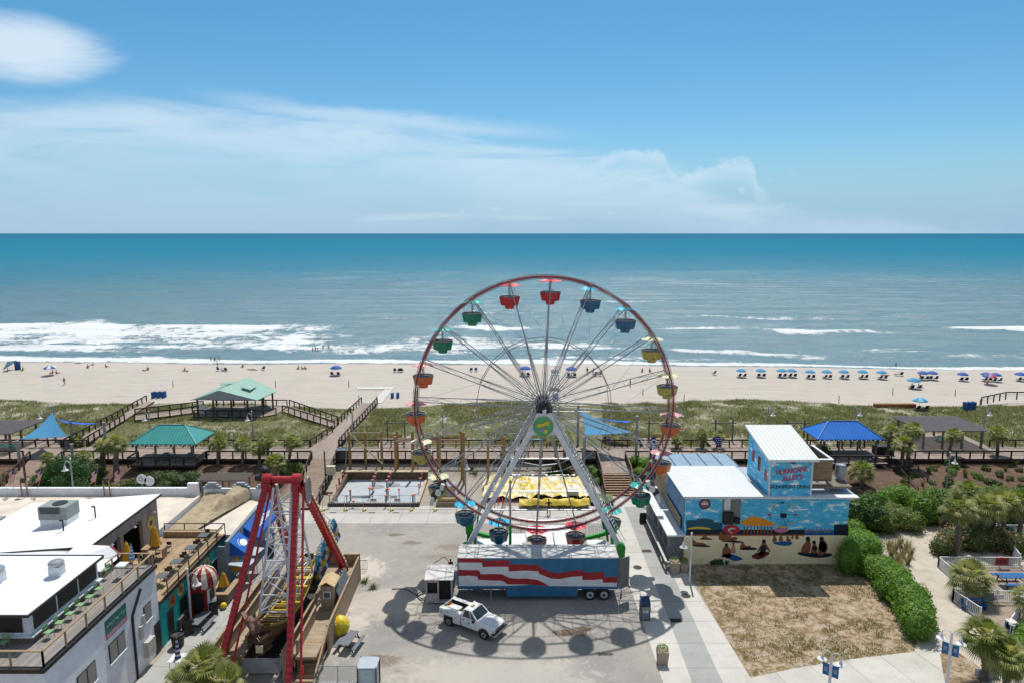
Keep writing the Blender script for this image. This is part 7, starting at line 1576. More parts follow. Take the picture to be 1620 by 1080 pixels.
b.build('pipe_run', m_dsteel, sf)
tf = thing('temporary_fence', 'see-through temporary mesh fence on yellow feet in front of the foundation slab', 'fence', (-15, 75.9, 0)); xs_ = [-22.2,-19.6,-17.4,-14.2,-11.9,-9.1,-6.5]; b = MB()
for x in xs_: b.tube((x,75.9,0),(x,75.9,1.85),.03,n=5)
for a, c in zip(xs_, xs_[1:]):
 for z in (.12,1.0,1.85): b.tube((a,75.9,z),(c,75.9,z),.02,n=4)
 n = int((c-a)/.22)
 for k in range(1, n): b.tube((lerp(a,c,k/n),75.9,.12),(lerp(a,c,k/n),75.9,1.85),.008,n=3)
b.build('mesh_panel', m_steel, tf)
for x in xs_[:-1]: b = MB(); b.box((x,75.9,.06),(.22,.8,.10), rz=.3); b.box((x+.15,75.85,.16),(.4,.3,.12), rz=.5); b.build('yellow_foot', mat('foot_yellow', (.60,.52,.20), rough=.7), tf)
for x in (-20.7,-16.2,-13.4): b = MB(); b.box((x,75.86,1.25),(.75,.02,.42)); sn = b.build('notice', m_fan, tf); b = MB(); b.box((x,75.845,1.33),(.6,.012,.16)); b.build('notice_band', mat('notice_red', (.4,.12,.14), rough=.6), sn)
# crates, tarps and worker area behind the wheel
t = thing('crate', 'tan plywood crate with grey door and yellow label behind the yellow tubs', 'crate', G(700,790)); c = G(700,790); b = MB(); b.box((-.2,1.0,.75),(1.9,1.5,1.5)); b.build('box', mat('plywood', (.42,.30,.13), (.36,.25,.11), sc=3, rough=.7), t, world=False); b = MB(); b.box((.95,.9,.85),(1.0,1.5,1.7)); bb_ = b.build('grey_door', m_cab, t, world=False); b = MB(); b.box((.95,.13,1.45),(.8,.02,.2)); b.build('label', mat('label_yellow', (.65,.60,.08), rough=.6), bb_, world=False)
t = thing('pallet', 'long plywood pallet lying on the pale concrete in front of the crate', 'pallet', G(712,800)); b = MB(); b.box((0,.5,.55),(3.4,1.2,.12)); b.box((0,.5,.25),(3.2,.15,.5)); b.box((0,1.0,.25),(3.2,.15,.5)); b.box((0,0,.25),(3.2,.15,.5)); b.build('deck', m_wood, t, world=False); b = MB(); b.tube((-1.5,.2,.8),(1.2,.2,.8),.2,n=12); b.build('roll', mat('roll_tan', (.5,.35,.14), rough=.7), t, world=False)
def tarpsheet(x0, x1, y0, y1, z0, amp, m, label, nx=50, ny=26, seed=2, name='tarpaulin', lift=0):
 X_, Y_ = np.meshgrid(np.linspace(x0,x1,nx), np.linspace(y0,y1,ny)); e = .5*(vnoise(X_,Y_,.55,seed)+vnoise(X_+Y_*.5,Y_,.25,seed+3)); Z_ = z0+amp*(e+1.2*vnoise(X_,Y_,2.2,seed+5)*vnoise(X_*2,Y_,1.4,seed+9)); Z_ += lift*np.sin((Y_-y0)/(y1-y0)*pi)
 X_ = X_+.5*(vnoise(X_,Y_,1.5,seed+7)-.5); Y_ = Y_+.6*(vnoise(X_,Y_,1.1,seed+8)-.5)
 i = np.arange(nx*ny).reshape(ny,nx); F = np.stack([i[:-1,:-1],i[:-1,1:],i[1:,1:],i[1:,:-1]],-1).reshape(-1,4); V = np.stack([X_,Y_,Z_],-1).reshape(-1,3); o = V.mean(0)*[1,1,0]+[0,0,V[:,2].min()]; me = fastmesh(name, V-o, F, [m]); return mkobj(name, me, None, tuple(o), label, 'tarpaulin')
my_ = bpy.data.materials.new('yellow_white_tarp'); my_.use_nodes = True; n = N(my_.node_tree); o = n.new('ShaderNodeTexCoord').outputs['Object']; n.l.new(n.mix(n.sstep(n.noise(n.scalev(o,(.55,1.6,1)), 1.1, 5, .7, 1.0), .47, .54), (.60,.45,.03), (.60,.58,.50)), n.n['Principled BSDF'].inputs['Base Color']); n.n['Principled BSDF'].inputs['Roughness'].default_value = .45
tarpsheet(-3.6, 9.6, 78.4, 85.0, .15, .75, my_, 'big crumpled yellow and white tarpaulin on the sand behind the wheel'); tarpsheet(1.0, 9.3, 76.4, 77.9, .1, .35, mat('tarp_yellow', (.60,.44,.03), (.5,.36,.02), sc=2, rough=.5), 'rolled yellow tarpaulin along the edge of the pale concrete', 40, 10, 9, lift=.5); tarpsheet(9.3, 12.2, 77.2, 80.0, .1, .35, mat('tarp_green', (.10,.15,.05), rough=.7), 'olive green tarpaulin right of the yellow one', 20, 16, 12)
t = thing('work_trolley', 'pale blue box on thin poles in front of the green tarpaulin', 'box', G(910,798)); b = MB(); b.box((-.3,.6,1.35),(1.4,.5,.6)); b.build('box', m_cab, t, world=False); b = MB();
for x in (-.9,.3): b.tube((x,.6,0),(x,.6,1.1),.03,n=5)
b.build('stand', m_steel, t, world=False)
for i in range(5):
 px = (783,788,795,804,768)[i]; g = G(px, 800-(i%2)*3); t = thing('delineator', ['leftmost', 'second', 'third', 'fourth', 'near left'][i]+' orange post behind the left wheel leg', 'post', g, 0, 'orange delineator posts'); b = MB(); b.tube((0,0,0),(0,0,1.0),.06,n=8); b.build('post', mat('cone_red', (.75,.07,.01)), t, world=False)
person(G(957,705,ZB), R(180), 'stand', 'person in dark shirt standing left of the pair under the blue sail', (.04,.02,.05), (.03,.03,.05), SKIN2); person(G(963,708,ZB), R(170), 'walk', 'person in royal blue shirt standing on the boardwalk under the blue sail', (.01,.04,.35), (.03,.05,.2), SKIN); person(G(1026,705,ZB), R(90), 'walk', 'person walking on the boardwalk left of the feather banner', (.25,.08,.08), (.03,.03,.05), SKIN2); person(G(1048,705,ZB), R(270), 'stand', 'person in dark top on the boardwalk right of the feather banner', (.05,.02,.04), (.1,.1,.12), SKIN)
# feather banners
t = thing('feather_banner', 'navy and white feather banner reading OPEN behind the right wheel rim', 'banner', (19.2, 83.0, .8)); a = P(1035,690,83); b = MB(); x0 = a.x
b.tube((x0-.5,83,.7),(x0-.5,83,a.z-.3),.03,n=6); b.build('pole', m_steel, t); out = [(x0-.5,1.2),(x0+.35,1.2),(x0+.45,a.z-.8),(x0+.2,a.z-.1),(x0-.15,a.z),(x0-.5,a.z-.4)]; b = MB(); b.slab([(x,83,z) for x,z in out],(0,.02,0)); cl = b.build('cloth', mat('banner_navy', (.012,.02,.20), rough=.7), t)
b = MB()
for i, ch in enumerate('OPEN'): b.join(text_mb(ch, 1.0, Matrix.Translation((x0-.02, 82.99, a.z-.75-i*.82)) @ Matrix.Rotation(pi/2,4,'X') @ Matrix.Rotation(-.1,4,'Z'), bold=.03))
b.build('lettering', m_lw, cl)
t = thing('feather_flag', 'american flag patterned feather banner in front of the boardwalk railing', 'flag', (26.3, 84.5, 1)); a = P(1137,690,84.5); x0 = a.x; b = MB(); b.tube((x0+.45,84.5,.8),(x0+.35,84.5,a.z-.2),.03,n=6); b.build('pole', m_steel, t)
b = MB(); b.slab([(x0-.75,84.5,a.z-.3),(x0-.45,84.5,a.z+.05),(x0+.25,84.5,a.z),(x0+.42,84.5,a.z-.6),(x0+.45,84.5,a.z-1.3),(x0-.2,84.5,a.z-1.25)],(0,.02,0)); b.build('star_field', mat('banner_navy', (.012,.02,.20)), t); b = MB()
for i in range(8): z1 = a.z-1.25-i*.17; w_ = .30-.02*i; b.k = i % 2; b.slab([(x0+.45-2*w_,84.5,z1),(x0+.45,84.5,z1),(x0+.45,84.5,z1-.17),(x0+.45-2*w_+.04,84.5,z1-.17)],(0,.02,0))
b.build('stripes', [m_flagr, m_flagw], t); b = MB()
for i in range(4):
 for j in range(3): c = Vector((x0-.35+j*.28+.1*(i%2), 84.49, a.z-.22-i*.27)); b.slab([c+Vector((.07*cos(k*2*pi/5+pi/2)*(1 if 1 else 1),0,.07*sin(k*2*pi/5+pi/2))) for k in range(5)],(0,-.01,0))
b.build('stars', m_lw, t)
b = MB(); q = G(560,712,ZB); b.box((-23.0,89.2,2.55),(1.8,.9,1.1)); b.build('recycling_station', mat('bin_station', (.10,.16,.22), (.05,.06,.08), sc=4, rough=.6), label='blue topped bin station on the boardwalk behind the first raw post', cat='bin')
t = thing('utility_box', 'beige box on a thin timber pole beside the plank ramp', 'box', (-23.0, 82.5, .5)); b = MB(); b.tube((-23.6,82.6,.2),(-23.6,82.6,5.0),.09,n=7); b.build('pole', m_dkpost, t); b = MB(); b.box((-22.8,82.4,2.6),(1.05,.6,1.1)); b.build('box', mat('box_beige', (.52,.48,.34), rough=.6), t)
# ================================================================ MURAL HOUSE
YH = 62.7
hp = lambda px, py, y=YH: P(px, py, y)
HX0, HX1 = hp(1084, 840).x, hp(1340, 840).x; ZE = 6.9
def mural_mat(name):
 m = bpy.data.materials.new(name); m.use_nodes = True; n = N(m.node_tree); p = n.n['Principled BSDF']; o = n.new('ShaderNodeTexCoord').outputs['Object']
 v = n.scalev(o, (.55, .55, 1.3)); f = n.noise(v, 1.3, 7, .65, .6)
 col = n.mix(n.sstep(f, .30, .56), (.02,.36,.68), (.09,.52,.78)); col = n.mix(n.sstep(f, .555, .63), col, (.82,.88,.90))
 n.l.new(col, p.inputs['Base Color']); p.inputs['Roughness'].default_value = .6; return m
m_mural = mural_mat('painted_sky'); m_msand = mat('painted_sand', (.86,.73,.46), (.80,.65,.38), sc=.8, rough=.7, dirt=(.66,.54,.34), ds=1.4)
m_ribw = seam_mat('white_ribbed_roof', (.68,.70,.70), (.62,.64,.65), 'x', .30); m_ribw2 = seam_mat('tower_ribbed_roof', (.68,.71,.69), (.60,.64,.62), 'x', .42)
Hs = thing('mural_house', 'two storey beach restaurant painted with blue sky and beach scene under white ribbed roofs', 'building', ((HX0+HX1)/2, 67, 0)); DH = 8.3
b = MB(); b.bbox((HX0,YH,3.05),(HX1,YH+DH,ZE)); wl_ = b.build('upper_wall', m_mural, Hs); b = MB(); b.bbox((HX0,YH,0),(HX1-.1,YH+DH,3.048)); b.build('lower_wall', m_msand, Hs)
# front roof edge and roof
b = MB(); b.bbox((HX0-.35,YH-.45,ZE),(HX1+.7,YH+.3,ZE+.16)); b.build('eave', m_trimw, Hs)
rx1 = hp(1206, 783).x
b = MB(); b.slab([(HX0-.45,YH-.5,ZE+.17),(rx1+.1,YH-.5,ZE+.17),(rx1-.1,70.8,ZE+.24),(HX0-.6,70.8,ZE+.24)], (0,0,.08)); b.build('roof', m_ribw, Hs)
b = MB(); b.bbox((rx1,YH+.3,ZE-.02),(HX1+.7,71,ZE+.12)); b.build('flat_roof', m_cab, Hs)
g0, g1 = P(1052,722,74.5), P(1190,722,74.5); m_poly = mat('clear_roof_panel', (.30,.38,.46), (.25,.33,.41), sc=1, rough=.25)
b = MB(); b.slab([(HX0-.8,71.0,ZE+.12),(rx1+.6,71.0,ZE+.12),(rx1+.6,75.6,ZE+.05),(HX0-.8,75.6,ZE+.05)], (0,0,.05)); pr_ = b.build('patio_roof', m_poly, Hs); b = MB()
for i in range(6): x = lerp(HX0-.75, rx1+.5, i/5); b.beam((x,71.05,ZE+.20),(x,75.5,ZE+.13),.09,.05)
b.build('purlins', m_dsteel, pr_); b = MB()
for i in range(12): x = lerp(HX0-.6, rx1+.5, i/11); b.box((x,75.65,ZE+.08),(.12,.2,.12))
b.build('rafter_tails', m_trimw, pr_)
for x in (HX0-.6, (HX0+rx1)/2, rx1): b = MB(); b.bbox((x-.1,75.0,0),(x+.1,75.2,ZE+.1)); b.build('post', m_woodg, Hs)
# tower
tx0, tx1 = hp(1217, 760).x, hp(1283.5, 760).x; ty1 = 68.8; zf = hp(1217, 727).z; zbk = zf+1.3
tw = MB(); tw.add([(tx0,YH-.02,ZE+.16),(tx1,YH-.02,ZE+.16),(tx1,ty1,ZE+.16),(tx0,ty1,ZE+.16),(tx0,YH-.02,zf),(tx1,YH-.02,zf),(tx1,ty1,zbk),(tx0,ty1,zbk)], [(0,3,2,1),(4,5,6,7),(0,1,5,4),(1,2,6,5),(2,3,7,6),(3,0,4,7)]); tw.build('tower_wall', m_mural, Hs)
b = MB(); b.slab([(tx0-.35,YH-.55,zf-.02),(tx1+.4,YH-.55,zf-.02),(tx1+.4,ty1+.4,zbk+.1),(tx0-.35,ty1+.4,zbk+.1)], (0,0,.2)); b.build('tower_roof_edge', m_trimw, Hs)
b = MB(); b.slab([(tx0-.34,YH-.54,zf+.182),(tx1+.39,YH-.54,zf+.182),(tx1+.39,ty1+.39,zbk+.302),(tx0-.34,ty1+.39,zbk+.302)], (0,0,.03)); b.build('tower_roof', m_ribw2, Hs)
b = MB()
for x in (tx0,tx1): b.box((x,YH-.05,(zf+ZE)/2+.1),(.16,.05,zf-ZE-.1))
b.build('tower_trim', m_trimw, Hs)
b = MB(); b.bbox((tx0-.04,64.9,8.5),(tx0-.002,65.9,10.2)); w_ = b.build('window', m_trimw, Hs); b = MB(); b.bbox((tx0-.06,65.0,8.6),(tx0-.041,65.8,10.1)); b.build('pane', m_black, w_)
for y in (63.7,67.2): b = MB(); b.bbox((tx0-.03,y-.3,9.0 if y > 65 else 8.2),(tx0-.002,y+.3,10.1 if y > 65 else 9.3)); b.build('red_sign', m_red, Hs)
b = MB(); b.box(((tx0+tx1)/2+.1,YH-.12,zf-.22),(.35,.2,.14)); b.build('floodlight', m_black, Hs)
m_signr = mat('sign_letter_red', (.50,.12,.20), rough=.5); m_signk = mat('sign_letter_dark', (.01,.015,.03), rough=.5); cxs = (tx0+tx1)/2
FX = lambda x, z, off, rot=0: Matrix.Translation((x, YH-off, z)) @ Matrix.Rotation(pi/2,4,'X') @ Matrix.Rotation(rot,4,'Z')
b = MB(); b.join(text_mb('HURRICANE', .68, FX(cxs+.1, zf-1.05, .045, .14), bold=.015, sx=.80)); b.join(text_mb("ALLEY'S", .68, FX(cxs+.2, zf-1.75, .045, .14), bold=.015, sx=.85)); b.build('name_lettering', m_signr, Hs)
b = MB(); b.join(text_mb('HURRICANE', .68, FX(cxs+.07, zf-1.08, .030, .14), bold=.03, sx=.80)); b.join(text_mb("ALLEY'S", .68, FX(cxs+.17, zf-1.78, .030, .14), bold=.03, sx=.85)); b.build('lettering_outline', mat('letter_outline', (.10,.12,.35), rough=.5), Hs)
b = MB(); b.join(text_mb('OCEANFRONT DINING', .46, FX(cxs+.02, zf-2.68, .035), bold=.014, sx=.80)); b.build('tagline_lettering', m_signk, Hs)
# deck box and tank on the right roof
wx0 = tx1+.1; wx1 = hp(1317, 740, 64).x; b = MB(); b.bbox((wx0,64.0,8.0),(wx1,64.12,10.2)); b.bbox((wx1-.12,64.12,8.0),(wx1,68.5,10.2)); b.bbox((wx0,68.4,8.0),(wx1-.12,68.5,10.2)); bx_ = b.build('timber_screen', plank_mat('screen_boards', (.34,.24,.15), (.28,.19,.12), .55, 'hx', 9), Hs)
b = MB(); b.bbox((wx0,63.9,10.2),(wx1+.05,64.2,10.27)); b.bbox((wx1-.2,64.2,10.2),(wx1+.05,68.6,10.27)); b.build('screen_cap', m_trimw, bx_); b = MB(); b.bbox((wx0,63.4,7.5),(HX1+.5,64.5,7.72)); b.bbox((wx1,64.5,7.5),(HX1+.5,66.6,7.7)); b.build('roof_platform', m_woodg, Hs)
t = thing('roof_tank', 'grey cylindrical exhaust fan on the right corner of the mural house roof', 'exhaust fan', (P(1329,750,65.3).x,65.3,7.72)); b = MB(); b.lathe((0,0,0), [(0,0),(.36,0),(.36,.3),(.50,.35),(.50,1.55),(.46,1.6),(.43,1.55),(0,1.5)], 20); b.build('drum', mat('tank_grey', (.33,.36,.38), (.26,.29,.31), sc=3, rough=.4, metal=.4), t, world=False, smooth=40); b = MB();
for s in (-.4,.4): b.box((s,0,-.1),(.08,.9,.2))
b.build('feet', m_steel, t, world=False)
# recessed doorway, round emblem
d0, d1 = hp(1143,800).x, hp(1172,800).x; zb_ = hp(1150,826).z
b = MB(); b.bbox((d0,YH-.03,zb_),(d1,YH-.002,ZE)); al = b.build('doorway', mat('alcove_grey', (.22,.215,.20), rough=.8), Hs); b = MB(); b.bbox((d0+.15,YH-.045,zb_+1.3),(d0+.75,YH-.031,ZE-.1)); b.build('door', m_trimw, al); b = MB(); b.bbox((d0+.05,YH-.5,zb_+.02),(d0+1.0,YH-.05,zb_+1.15)); b.bbox((d0+1.15,YH-.4,zb_+.02),(d1-.15,YH-.05,zb_+.6)); b.build('ice_bin', m_black, al)
def chaikin(L, n=2):
 for _ in range(n):
  o = []
  for p, q in zip(L, L[1:]+L[:1]): o += [(p[0]*.75+q[0]*.25, p[1]*.75+q[1]*.25), (p[0]*.25+q[0]*.75, p[1]*.25+q[1]*.75)]
  L = o
 return L
def mark(name, m, L, off, parent=None):
 if name in ('painted_figure', 'painted_umbrella', 'painted_umbrella_ring', 'painted_awning', 'painted_tub'): L = chaikin(L, 2 if len(L) > 5 else 1)
 b = MB(); b.slab([Vector((hp(*q).x, YH-off, hp(*q).z)) for q in L], (0,.002,0)); return b.build(name, m, parent or wl_)
def cr4(L): return [(1020+x/4.153, 660+y/4.153) for x, y in L]
c0 = hp(1115, 796); b = MB(); b.tube(c0+Vector((0,-.02,0)), c0+Vector((0,-.002,0)), .56, n=28); em = b.build('round_emblem', m_black, Hs); b = MB(); b.tube(c0+Vector((0,-.028,0)), c0+Vector((0,-.021,0)), .44, n=24); b.build('emblem_face', mat('emblem_rose', (.30,.10,.12), rough=.6), em); b = MB(); b.box(c0+Vector((0,-.032,0)),(.62,.006,.16)); b.box(c0+Vector((0,-.032,.2)),(.4,.006,.08)); b.build('emblem_band', m_trimw, em)
# painted town, umbrellas, wheel
m_pt = mat('paint_slate', (.012,.10,.15), (.01,.07,.11), sc=4, rough=.6); m_pk = mat('paint_navy', (.006,.012,.03), rough=.6); m_po = mat('paint_orange', (.78,.30,.015), (.72,.22,.01), sc=2, rough=.6); m_ps = mat('paint_skin', (.30,.11,.05), (.18,.06,.03), sc=5, rough=.6); m_pr = mat('paint_red', (.46,.02,.04), rough=.6); m_pb = mat('paint_blue', (.01,.10,.30), rough=.6); m_pp = mat('paint_pink', (.50,.20,.34), rough=.6); m_pyt = mat('paint_yellow', (.66,.50,.06), rough=.6); m_pw = mat('paint_white', (.6,.62,.66), rough=.6); m_pbr = mat('paint_maroon', (.14,.015,.02), rough=.6)
mark('painted_houses', m_pt, cr4([(272,690),(272,672),(340,672),(345,662),(400,660),(455,672),(455,684),(510,690),(510,768),(272,768)]), .003)
mark('painted_houses', m_pk, cr4([(272,735),(1050,735),(1050,771),(272,771)]), .0045); mark('painted_pier', mat('paint_terracotta', (.42,.14,.06), rough=.6), cr4([(270,768),(1045,768),(1045,776),(270,776)]), .0065)
mark('painted_sea_wall', m_pk, cr4([(1243,706),(1338,706),(1338,772),(1243,772)]), .0045); mark('painted_water', m_pb, cr4([(1045,750),(1243,750),(1243,772),(1045,772)]), .003); mark('painted_rail', m_pk, cr4([(1045,740),(1243,740),(1243,748),(1045,748)]), .006)
mark('painted_awning', m_po, cr4([(628,690),(640,676),(705,644),(760,655),(870,700),(860,710),(645,710)]), .006)
mark('painted_umbrella', m_pr, cr4([(512,738),(520,712),(570,700),(615,712),(628,745),(580,768),(530,762)]), .008); mark('painted_umbrella_ring', m_pw, cr4([(540,738),(560,722),(590,722),(600,735),(575,728),(550,745),(580,755),(570,760)]), .010)
mark('painted_umbrella', m_pyt, cr4([(272,735),(290,722),(350,714),(420,722),(448,736),(350,728)]), .008); mark('painted_umbrella', m_pp, cr4([(846,734),(870,722),(900,714),(952,734),(930,750),(890,758),(860,748)]), .008); mark('painted_umbrella_top', m_pyt, cr4([(866,722),(890,711),(935,714),(926,724)]), .0095)
for k in range(9): x = 650+k*22; mark('painted_post', m_ps, cr4([(x,712),(x+9,712),(x+9,760),(x,760)]), .0075)
wc = (905, 636);
b = MB(); pts = [hp(*cr4([(wc[0]+82*cos(a), wc[1]+80*sin(a))])[0]) for a in np.linspace(0, 2*pi, 26)]
for a_, c_ in zip(pts, pts[1:]): b.beam(a_+Vector((0,-.004,0)), c_+Vector((0,-.004,0)), .005, .035, up=(0,0,1))
ct = hp(*cr4([wc])[0])
for k in range(0,26,3): b.beam(ct+Vector((0,-.004,0)), pts[k]+Vector((0,-.004,0)), .005, .022)
for q in ((880,735),(935,735)): b.beam(ct+Vector((0,-.006,0)), hp(*cr4([q])[0])+Vector((0,-.006,0)), .005, .06)
b.build('painted_wheel', m_pt, wl_)
for k, a in enumerate(np.linspace(0, 2*pi, 9)[:-1]): x, y = wc[0]+86*cos(a), wc[1]+78*sin(a); mark('painted_tub', (m_pr, m_po, m_pt, m_pyt)[k%4], cr4([(x-14,y-5),(x+14,y-5),(x+9,y+7),(x-9,y+7)]), .009)
mark('painted_banner', m_pk, cr4([(890,628),(932,628),(932,658),(890,658)]), .0085)
# sand scene figures
def fig(L, m): mark('painted_figure', m, cr4(L), .006+.0015*(len(L) % 3))
fig([(300,845),(330,822),(432,842),(432,850)], m_pk); fig([(306,838),(312,805),(325,803),(340,820),(378,818),(420,842),(385,832),(335,836)], m_ps); fig([(310,832),(316,812),(332,818),(352,834)], m_pb)
fig([(352,800),(372,788),(448,794),(440,802)], m_pk); fig([(370,796),(385,770),(400,768),(410,785),(445,796)], m_ps); fig([(480,812),(560,800),(660,815),(640,824)], m_pk); fig([(482,808),(488,768),(505,762),(545,770),(560,790),(600,778),(615,800),(560,808)], m_ps); fig([(520,806),(545,790),(585,806)], m_pb)
fig([(610,868),(650,850),(740,852),(735,870)], m_pk); fig([(620,862),(635,825),(650,822),(665,845),(695,835),(700,852),(650,862)], m_ps); fig([(628,855),(640,832),(655,850)], m_pb)
fig([(500,905),(560,888),(660,928),(590,945),(560,930)], m_pb); fig([(506,902),(510,862),(530,838),(540,838),(568,866),(570,900)], m_ps); fig([(500,918),(512,892),(568,892),(575,912),(540,925)], m_pk); fig([(566,890),(570,850),(582,828),(594,850),(600,892)], mat('paint_rose', (.42,.22,.18), rough=.6))
fig([(688,916),(740,880),(840,880),(760,936)], m_pbr); fig([(742,905),(760,868),(745,882),(735,878),(765,835),(775,808),(790,806),(800,832),(830,878),(822,884),(798,858),(792,890),(765,912)], m_ps); fig([(758,880),(765,838),(798,836),(800,868),(785,886)], m_pk)
fig([(830,822),(880,812),(975,812),(960,838),(900,842)], m_pb); fig([(835,818),(845,778),(860,776),(872,815)], m_ps); fig([(880,815),(885,775),(900,772),(912,812)], m_ps); fig([(925,812),(935,785),(955,795),(965,812)], m_ps); fig([(960,795),(968,772),(978,775),(975,798)], m_ps); fig([(985,798),(992,768),(1008,770),(1014,798)], m_ps)
fig([(1002,900),(1006,880),(1060,888),(1180,888),(1238,892),(1222,912),(1130,924)], m_pk); fig([(1018,880),(1040,835),(1058,815),(1065,790),(1082,788),(1092,825),(1090,880),(1060,892)], m_ps); fig([(1040,882),(1045,838),(1060,816),(1092,822),(1088,858),(1055,886)], m_pk); fig([(1085,895),(1098,850),(1108,812),(1122,812),(1130,850),(1135,898)], m_ps); fig([(1100,872),(1102,842),(1135,842),(1135,870)], m_pk); fig([(1132,908),(1140,860),(1150,800),(1160,788),(1172,792),(1205,840),(1195,878),(1170,905)], m_ps); fig([(1142,875),(1148,815),(1175,808),(1200,838),(1190,884)], m_pk); fig([(1040,884),(1060,858),(1085,862),(1080,886)], m_po)
for hx, hy, hr in ((390,768,8),(500,758,9),(312,798,9),(537,836,11),(582,828,8),(641,820,9),(783,812,13),(852,774,8),(892,769,8),(938,784,7),(1072,796,15),(1112,818,12),(1162,796,15),(560,778,8)):
 c = cr4([(hx+hr*cos(a), hy+hr*1.1*sin(a)) for a in np.linspace(0, 2*pi, 13)[:-1]]); mark('painted_head', m_pk if hr > 9 else m_ps, [(p[0], p[1]) for p in c], .014)
for k in range(7): x = 1048+k*26; mark('painted_stroller', m_ps, cr4([(x,748),(x+3,724),(x+8,724),(x+10,748)]), .008)
mark('painted_boards', m_pk, cr4([(1243,700),(1336,700),(1336,706),(1243,706)]), .012)
# side deck and counter along the walk
sd = thing('side_counter', 'long low side building with white ledges and grey rail along the walk', 'counter', (15.5, 68, 0)); b = MB(); b.bbox((HX0-1.35,YH+.5,0),(HX0-.003,74.8,2.9)); b.build('wall', mat('side_wall_grey', (.20,.22,.23), (.15,.165,.175), sc=1.5, rough=.7), sd)
b = MB(); b.bbox((HX0-1.75,YH-.1,2.902),(HX0-.003,75.6,3.06)); b.build('ledge', m_trimw, sd); b = MB(); b.bbox((HX0-2.0,66.5,3.30),(HX0-1.2,74.0,3.38)); b.bbox((HX0-1.95,68.9,3.062),(HX0-1.3,69.1,3.30)); b.bbox((HX0-1.95,72.5,3.062),(HX0-1.3,72.7,3.30)); b.build('high_table', m_white, sd)
for y in (64.2,66.6,69.2,71.8): b = MB(); b.bbox((HX0-1.39,y,1.1),(HX0-1.352,y+1.5,2.3)); b.build('window', m_black, sd)
b = MB(); b.slab([(HX0-.02,YH+.6,3.2),(HX0-.02,70.5,3.2),(HX0-.02,70.5,6.5),(HX0-.02,YH+.6,6.5)], (-.02,0,0)); b.build('navy_side_wall', mat('side_mural_navy', (.02,.12,.32), (.06,.25,.45), sc=.9, rough=.5), Hs)
b = MB(); b.slab([(HX0-.05,70.9,3.1),(HX0-.05,75.2,3.1),(HX0-.05,75.2,5.0),(HX0-.05,70.9,5.0)], (-.05,0,0)); b.build('brown_deck_wall', m_fb, Hs); b = MB(); b.slab([(HX0-.15,64.0,3.062),(HX0-.15,70.6,3.062),(HX0-.15,70.6,4.3),(HX0-.15,64.0,4.3)], (-.03,0,0)); b.build('brown_screen', mat('screen_tan', (.28,.22,.15), rough=.8), Hs)
ra = thing('ramp_railing', 'grey ramp railing with pale top beside the mural house walk', 'railing', (15.0, 62, 0)); b = MB(); xr = 14.75
b.beam((xr,61.2,1.05),(xr,70.6,1.15),.22,.06); b.beam((xr,61.2,1.0),(HX0+.2,61.2,1.0),.16,.05); b.beam((xr,61.2,.55),(HX0+.2,61.2,.55),.06,.10); b.build('top_rail', mat('rail_pale', (.48,.46,.43), rough=.7), ra); b = MB()
for i in range(7): b.box((xr+.05,61.3+i*1.55,.5),(.12,.12,1.0))
for z in (.3,.6): b.beam((xr+.05,61.3,z),(xr+.05,70.6,z),.04,.08)
b.build('posts', m_woodg, ra)
def planter(loc, lab, s=.62, plant=True, m=None):
 t = thing('planter', lab, 'planter', loc); b = MB(); b.prism([(-s*.45,-s*.45),(s*.45,-s*.45),(s*.45,s*.45),(-s*.45,s*.45)],0,.04); b.add([(-s*.42,-s*.42,0),(s*.42,-s*.42,0),(s*.42,s*.42,0),(-s*.42,s*.42,0),(-s*.52,-s*.52,s*1.35),(s*.52,-s*.52,s*1.35),(s*.52,s*.52,s*1.35),(-s*.52,s*.52,s*1.35)], [(0,1,5,4),(1,2,6,5),(2,3,7,6),(3,0,4,7),(4,5,6,7)])
 b.build('pot', mat('planter_tan', (.40,.31,.25), (.35,.265,.21), sc=2, rough=.8), t, world=False); V, F = leafcloud([((0,0,s*1.5),(s*.55,s*.55,s*.4))], 420, .05, 3); mkobj('plant', fastmesh('plant', V, F, [L_hedge]), t); return t
planter(G(1047.5,1048), 'square tan planter with sparse green plant on the pale walk near the bottom edge', .80); planter(G(1067,905), 'tan planter with bright green plant at the end of the grey ramp railing', .85); planter(G(1081,903), 'dark tan planter beside the railing planter at the mural corner', .75)
# ice merchandiser
ic = G(1021, 981); t = thing('ice_freezer', 'dark blue ice freezer with printed front standing on the walk by the trailer', 'freezer', ic, R(-2)); b = MB(); b.box((0,.55,.90),(1.0,1.15,1.72)); b.build('cabinet', mat('freezer_side', (.02,.025,.035), rough=.4), t, world=False)
b = MB(); b.slab([(-.5,-.03,1.76),(.5,-.03,1.76),(.5,.5,2.05),(-.5,.5,2.05)],(0,0,.05)); b.slab([(-.5,.5,2.05),(.5,.5,2.05),(.5,1.13,2.1),(-.5,1.13,2.1)],(0,0,.05)); b.build('lid', mat('freezer_lid', (.015,.05,.14), (.01,.03,.09), sc=2, rough=.3), t, world=False)
b = MB(); b.box((0,-.04,.85),(.88,.03,1.45)); fr = b.build('printed_front', mat('ice_print', (.06,.08,.11), (.25,.28,.30), sc=9, rough=.5), t, world=False); b = MB(); b.box((0,-.06,1.42),(.82,.02,.18)); b.build('green_band', mat('ice_band', (.18,.35,.30), rough=.5), fr, world=False); b = MB(); b.box((0,-.06,1.26),(.82,.02,.10)); b.build('ochre_band', mat('ice_ochre', (.42,.24,.05), rough=.5), fr, world=False)
tm_ = text_mb('ICE', .36, Matrix.Translation((0,-.07,1.02)) @ Matrix.Rotation(pi/2,4,'X'), bold=.02); tm_.build('lettering', m_lw, fr, world=False); t.scale = (.8,.8,.8)
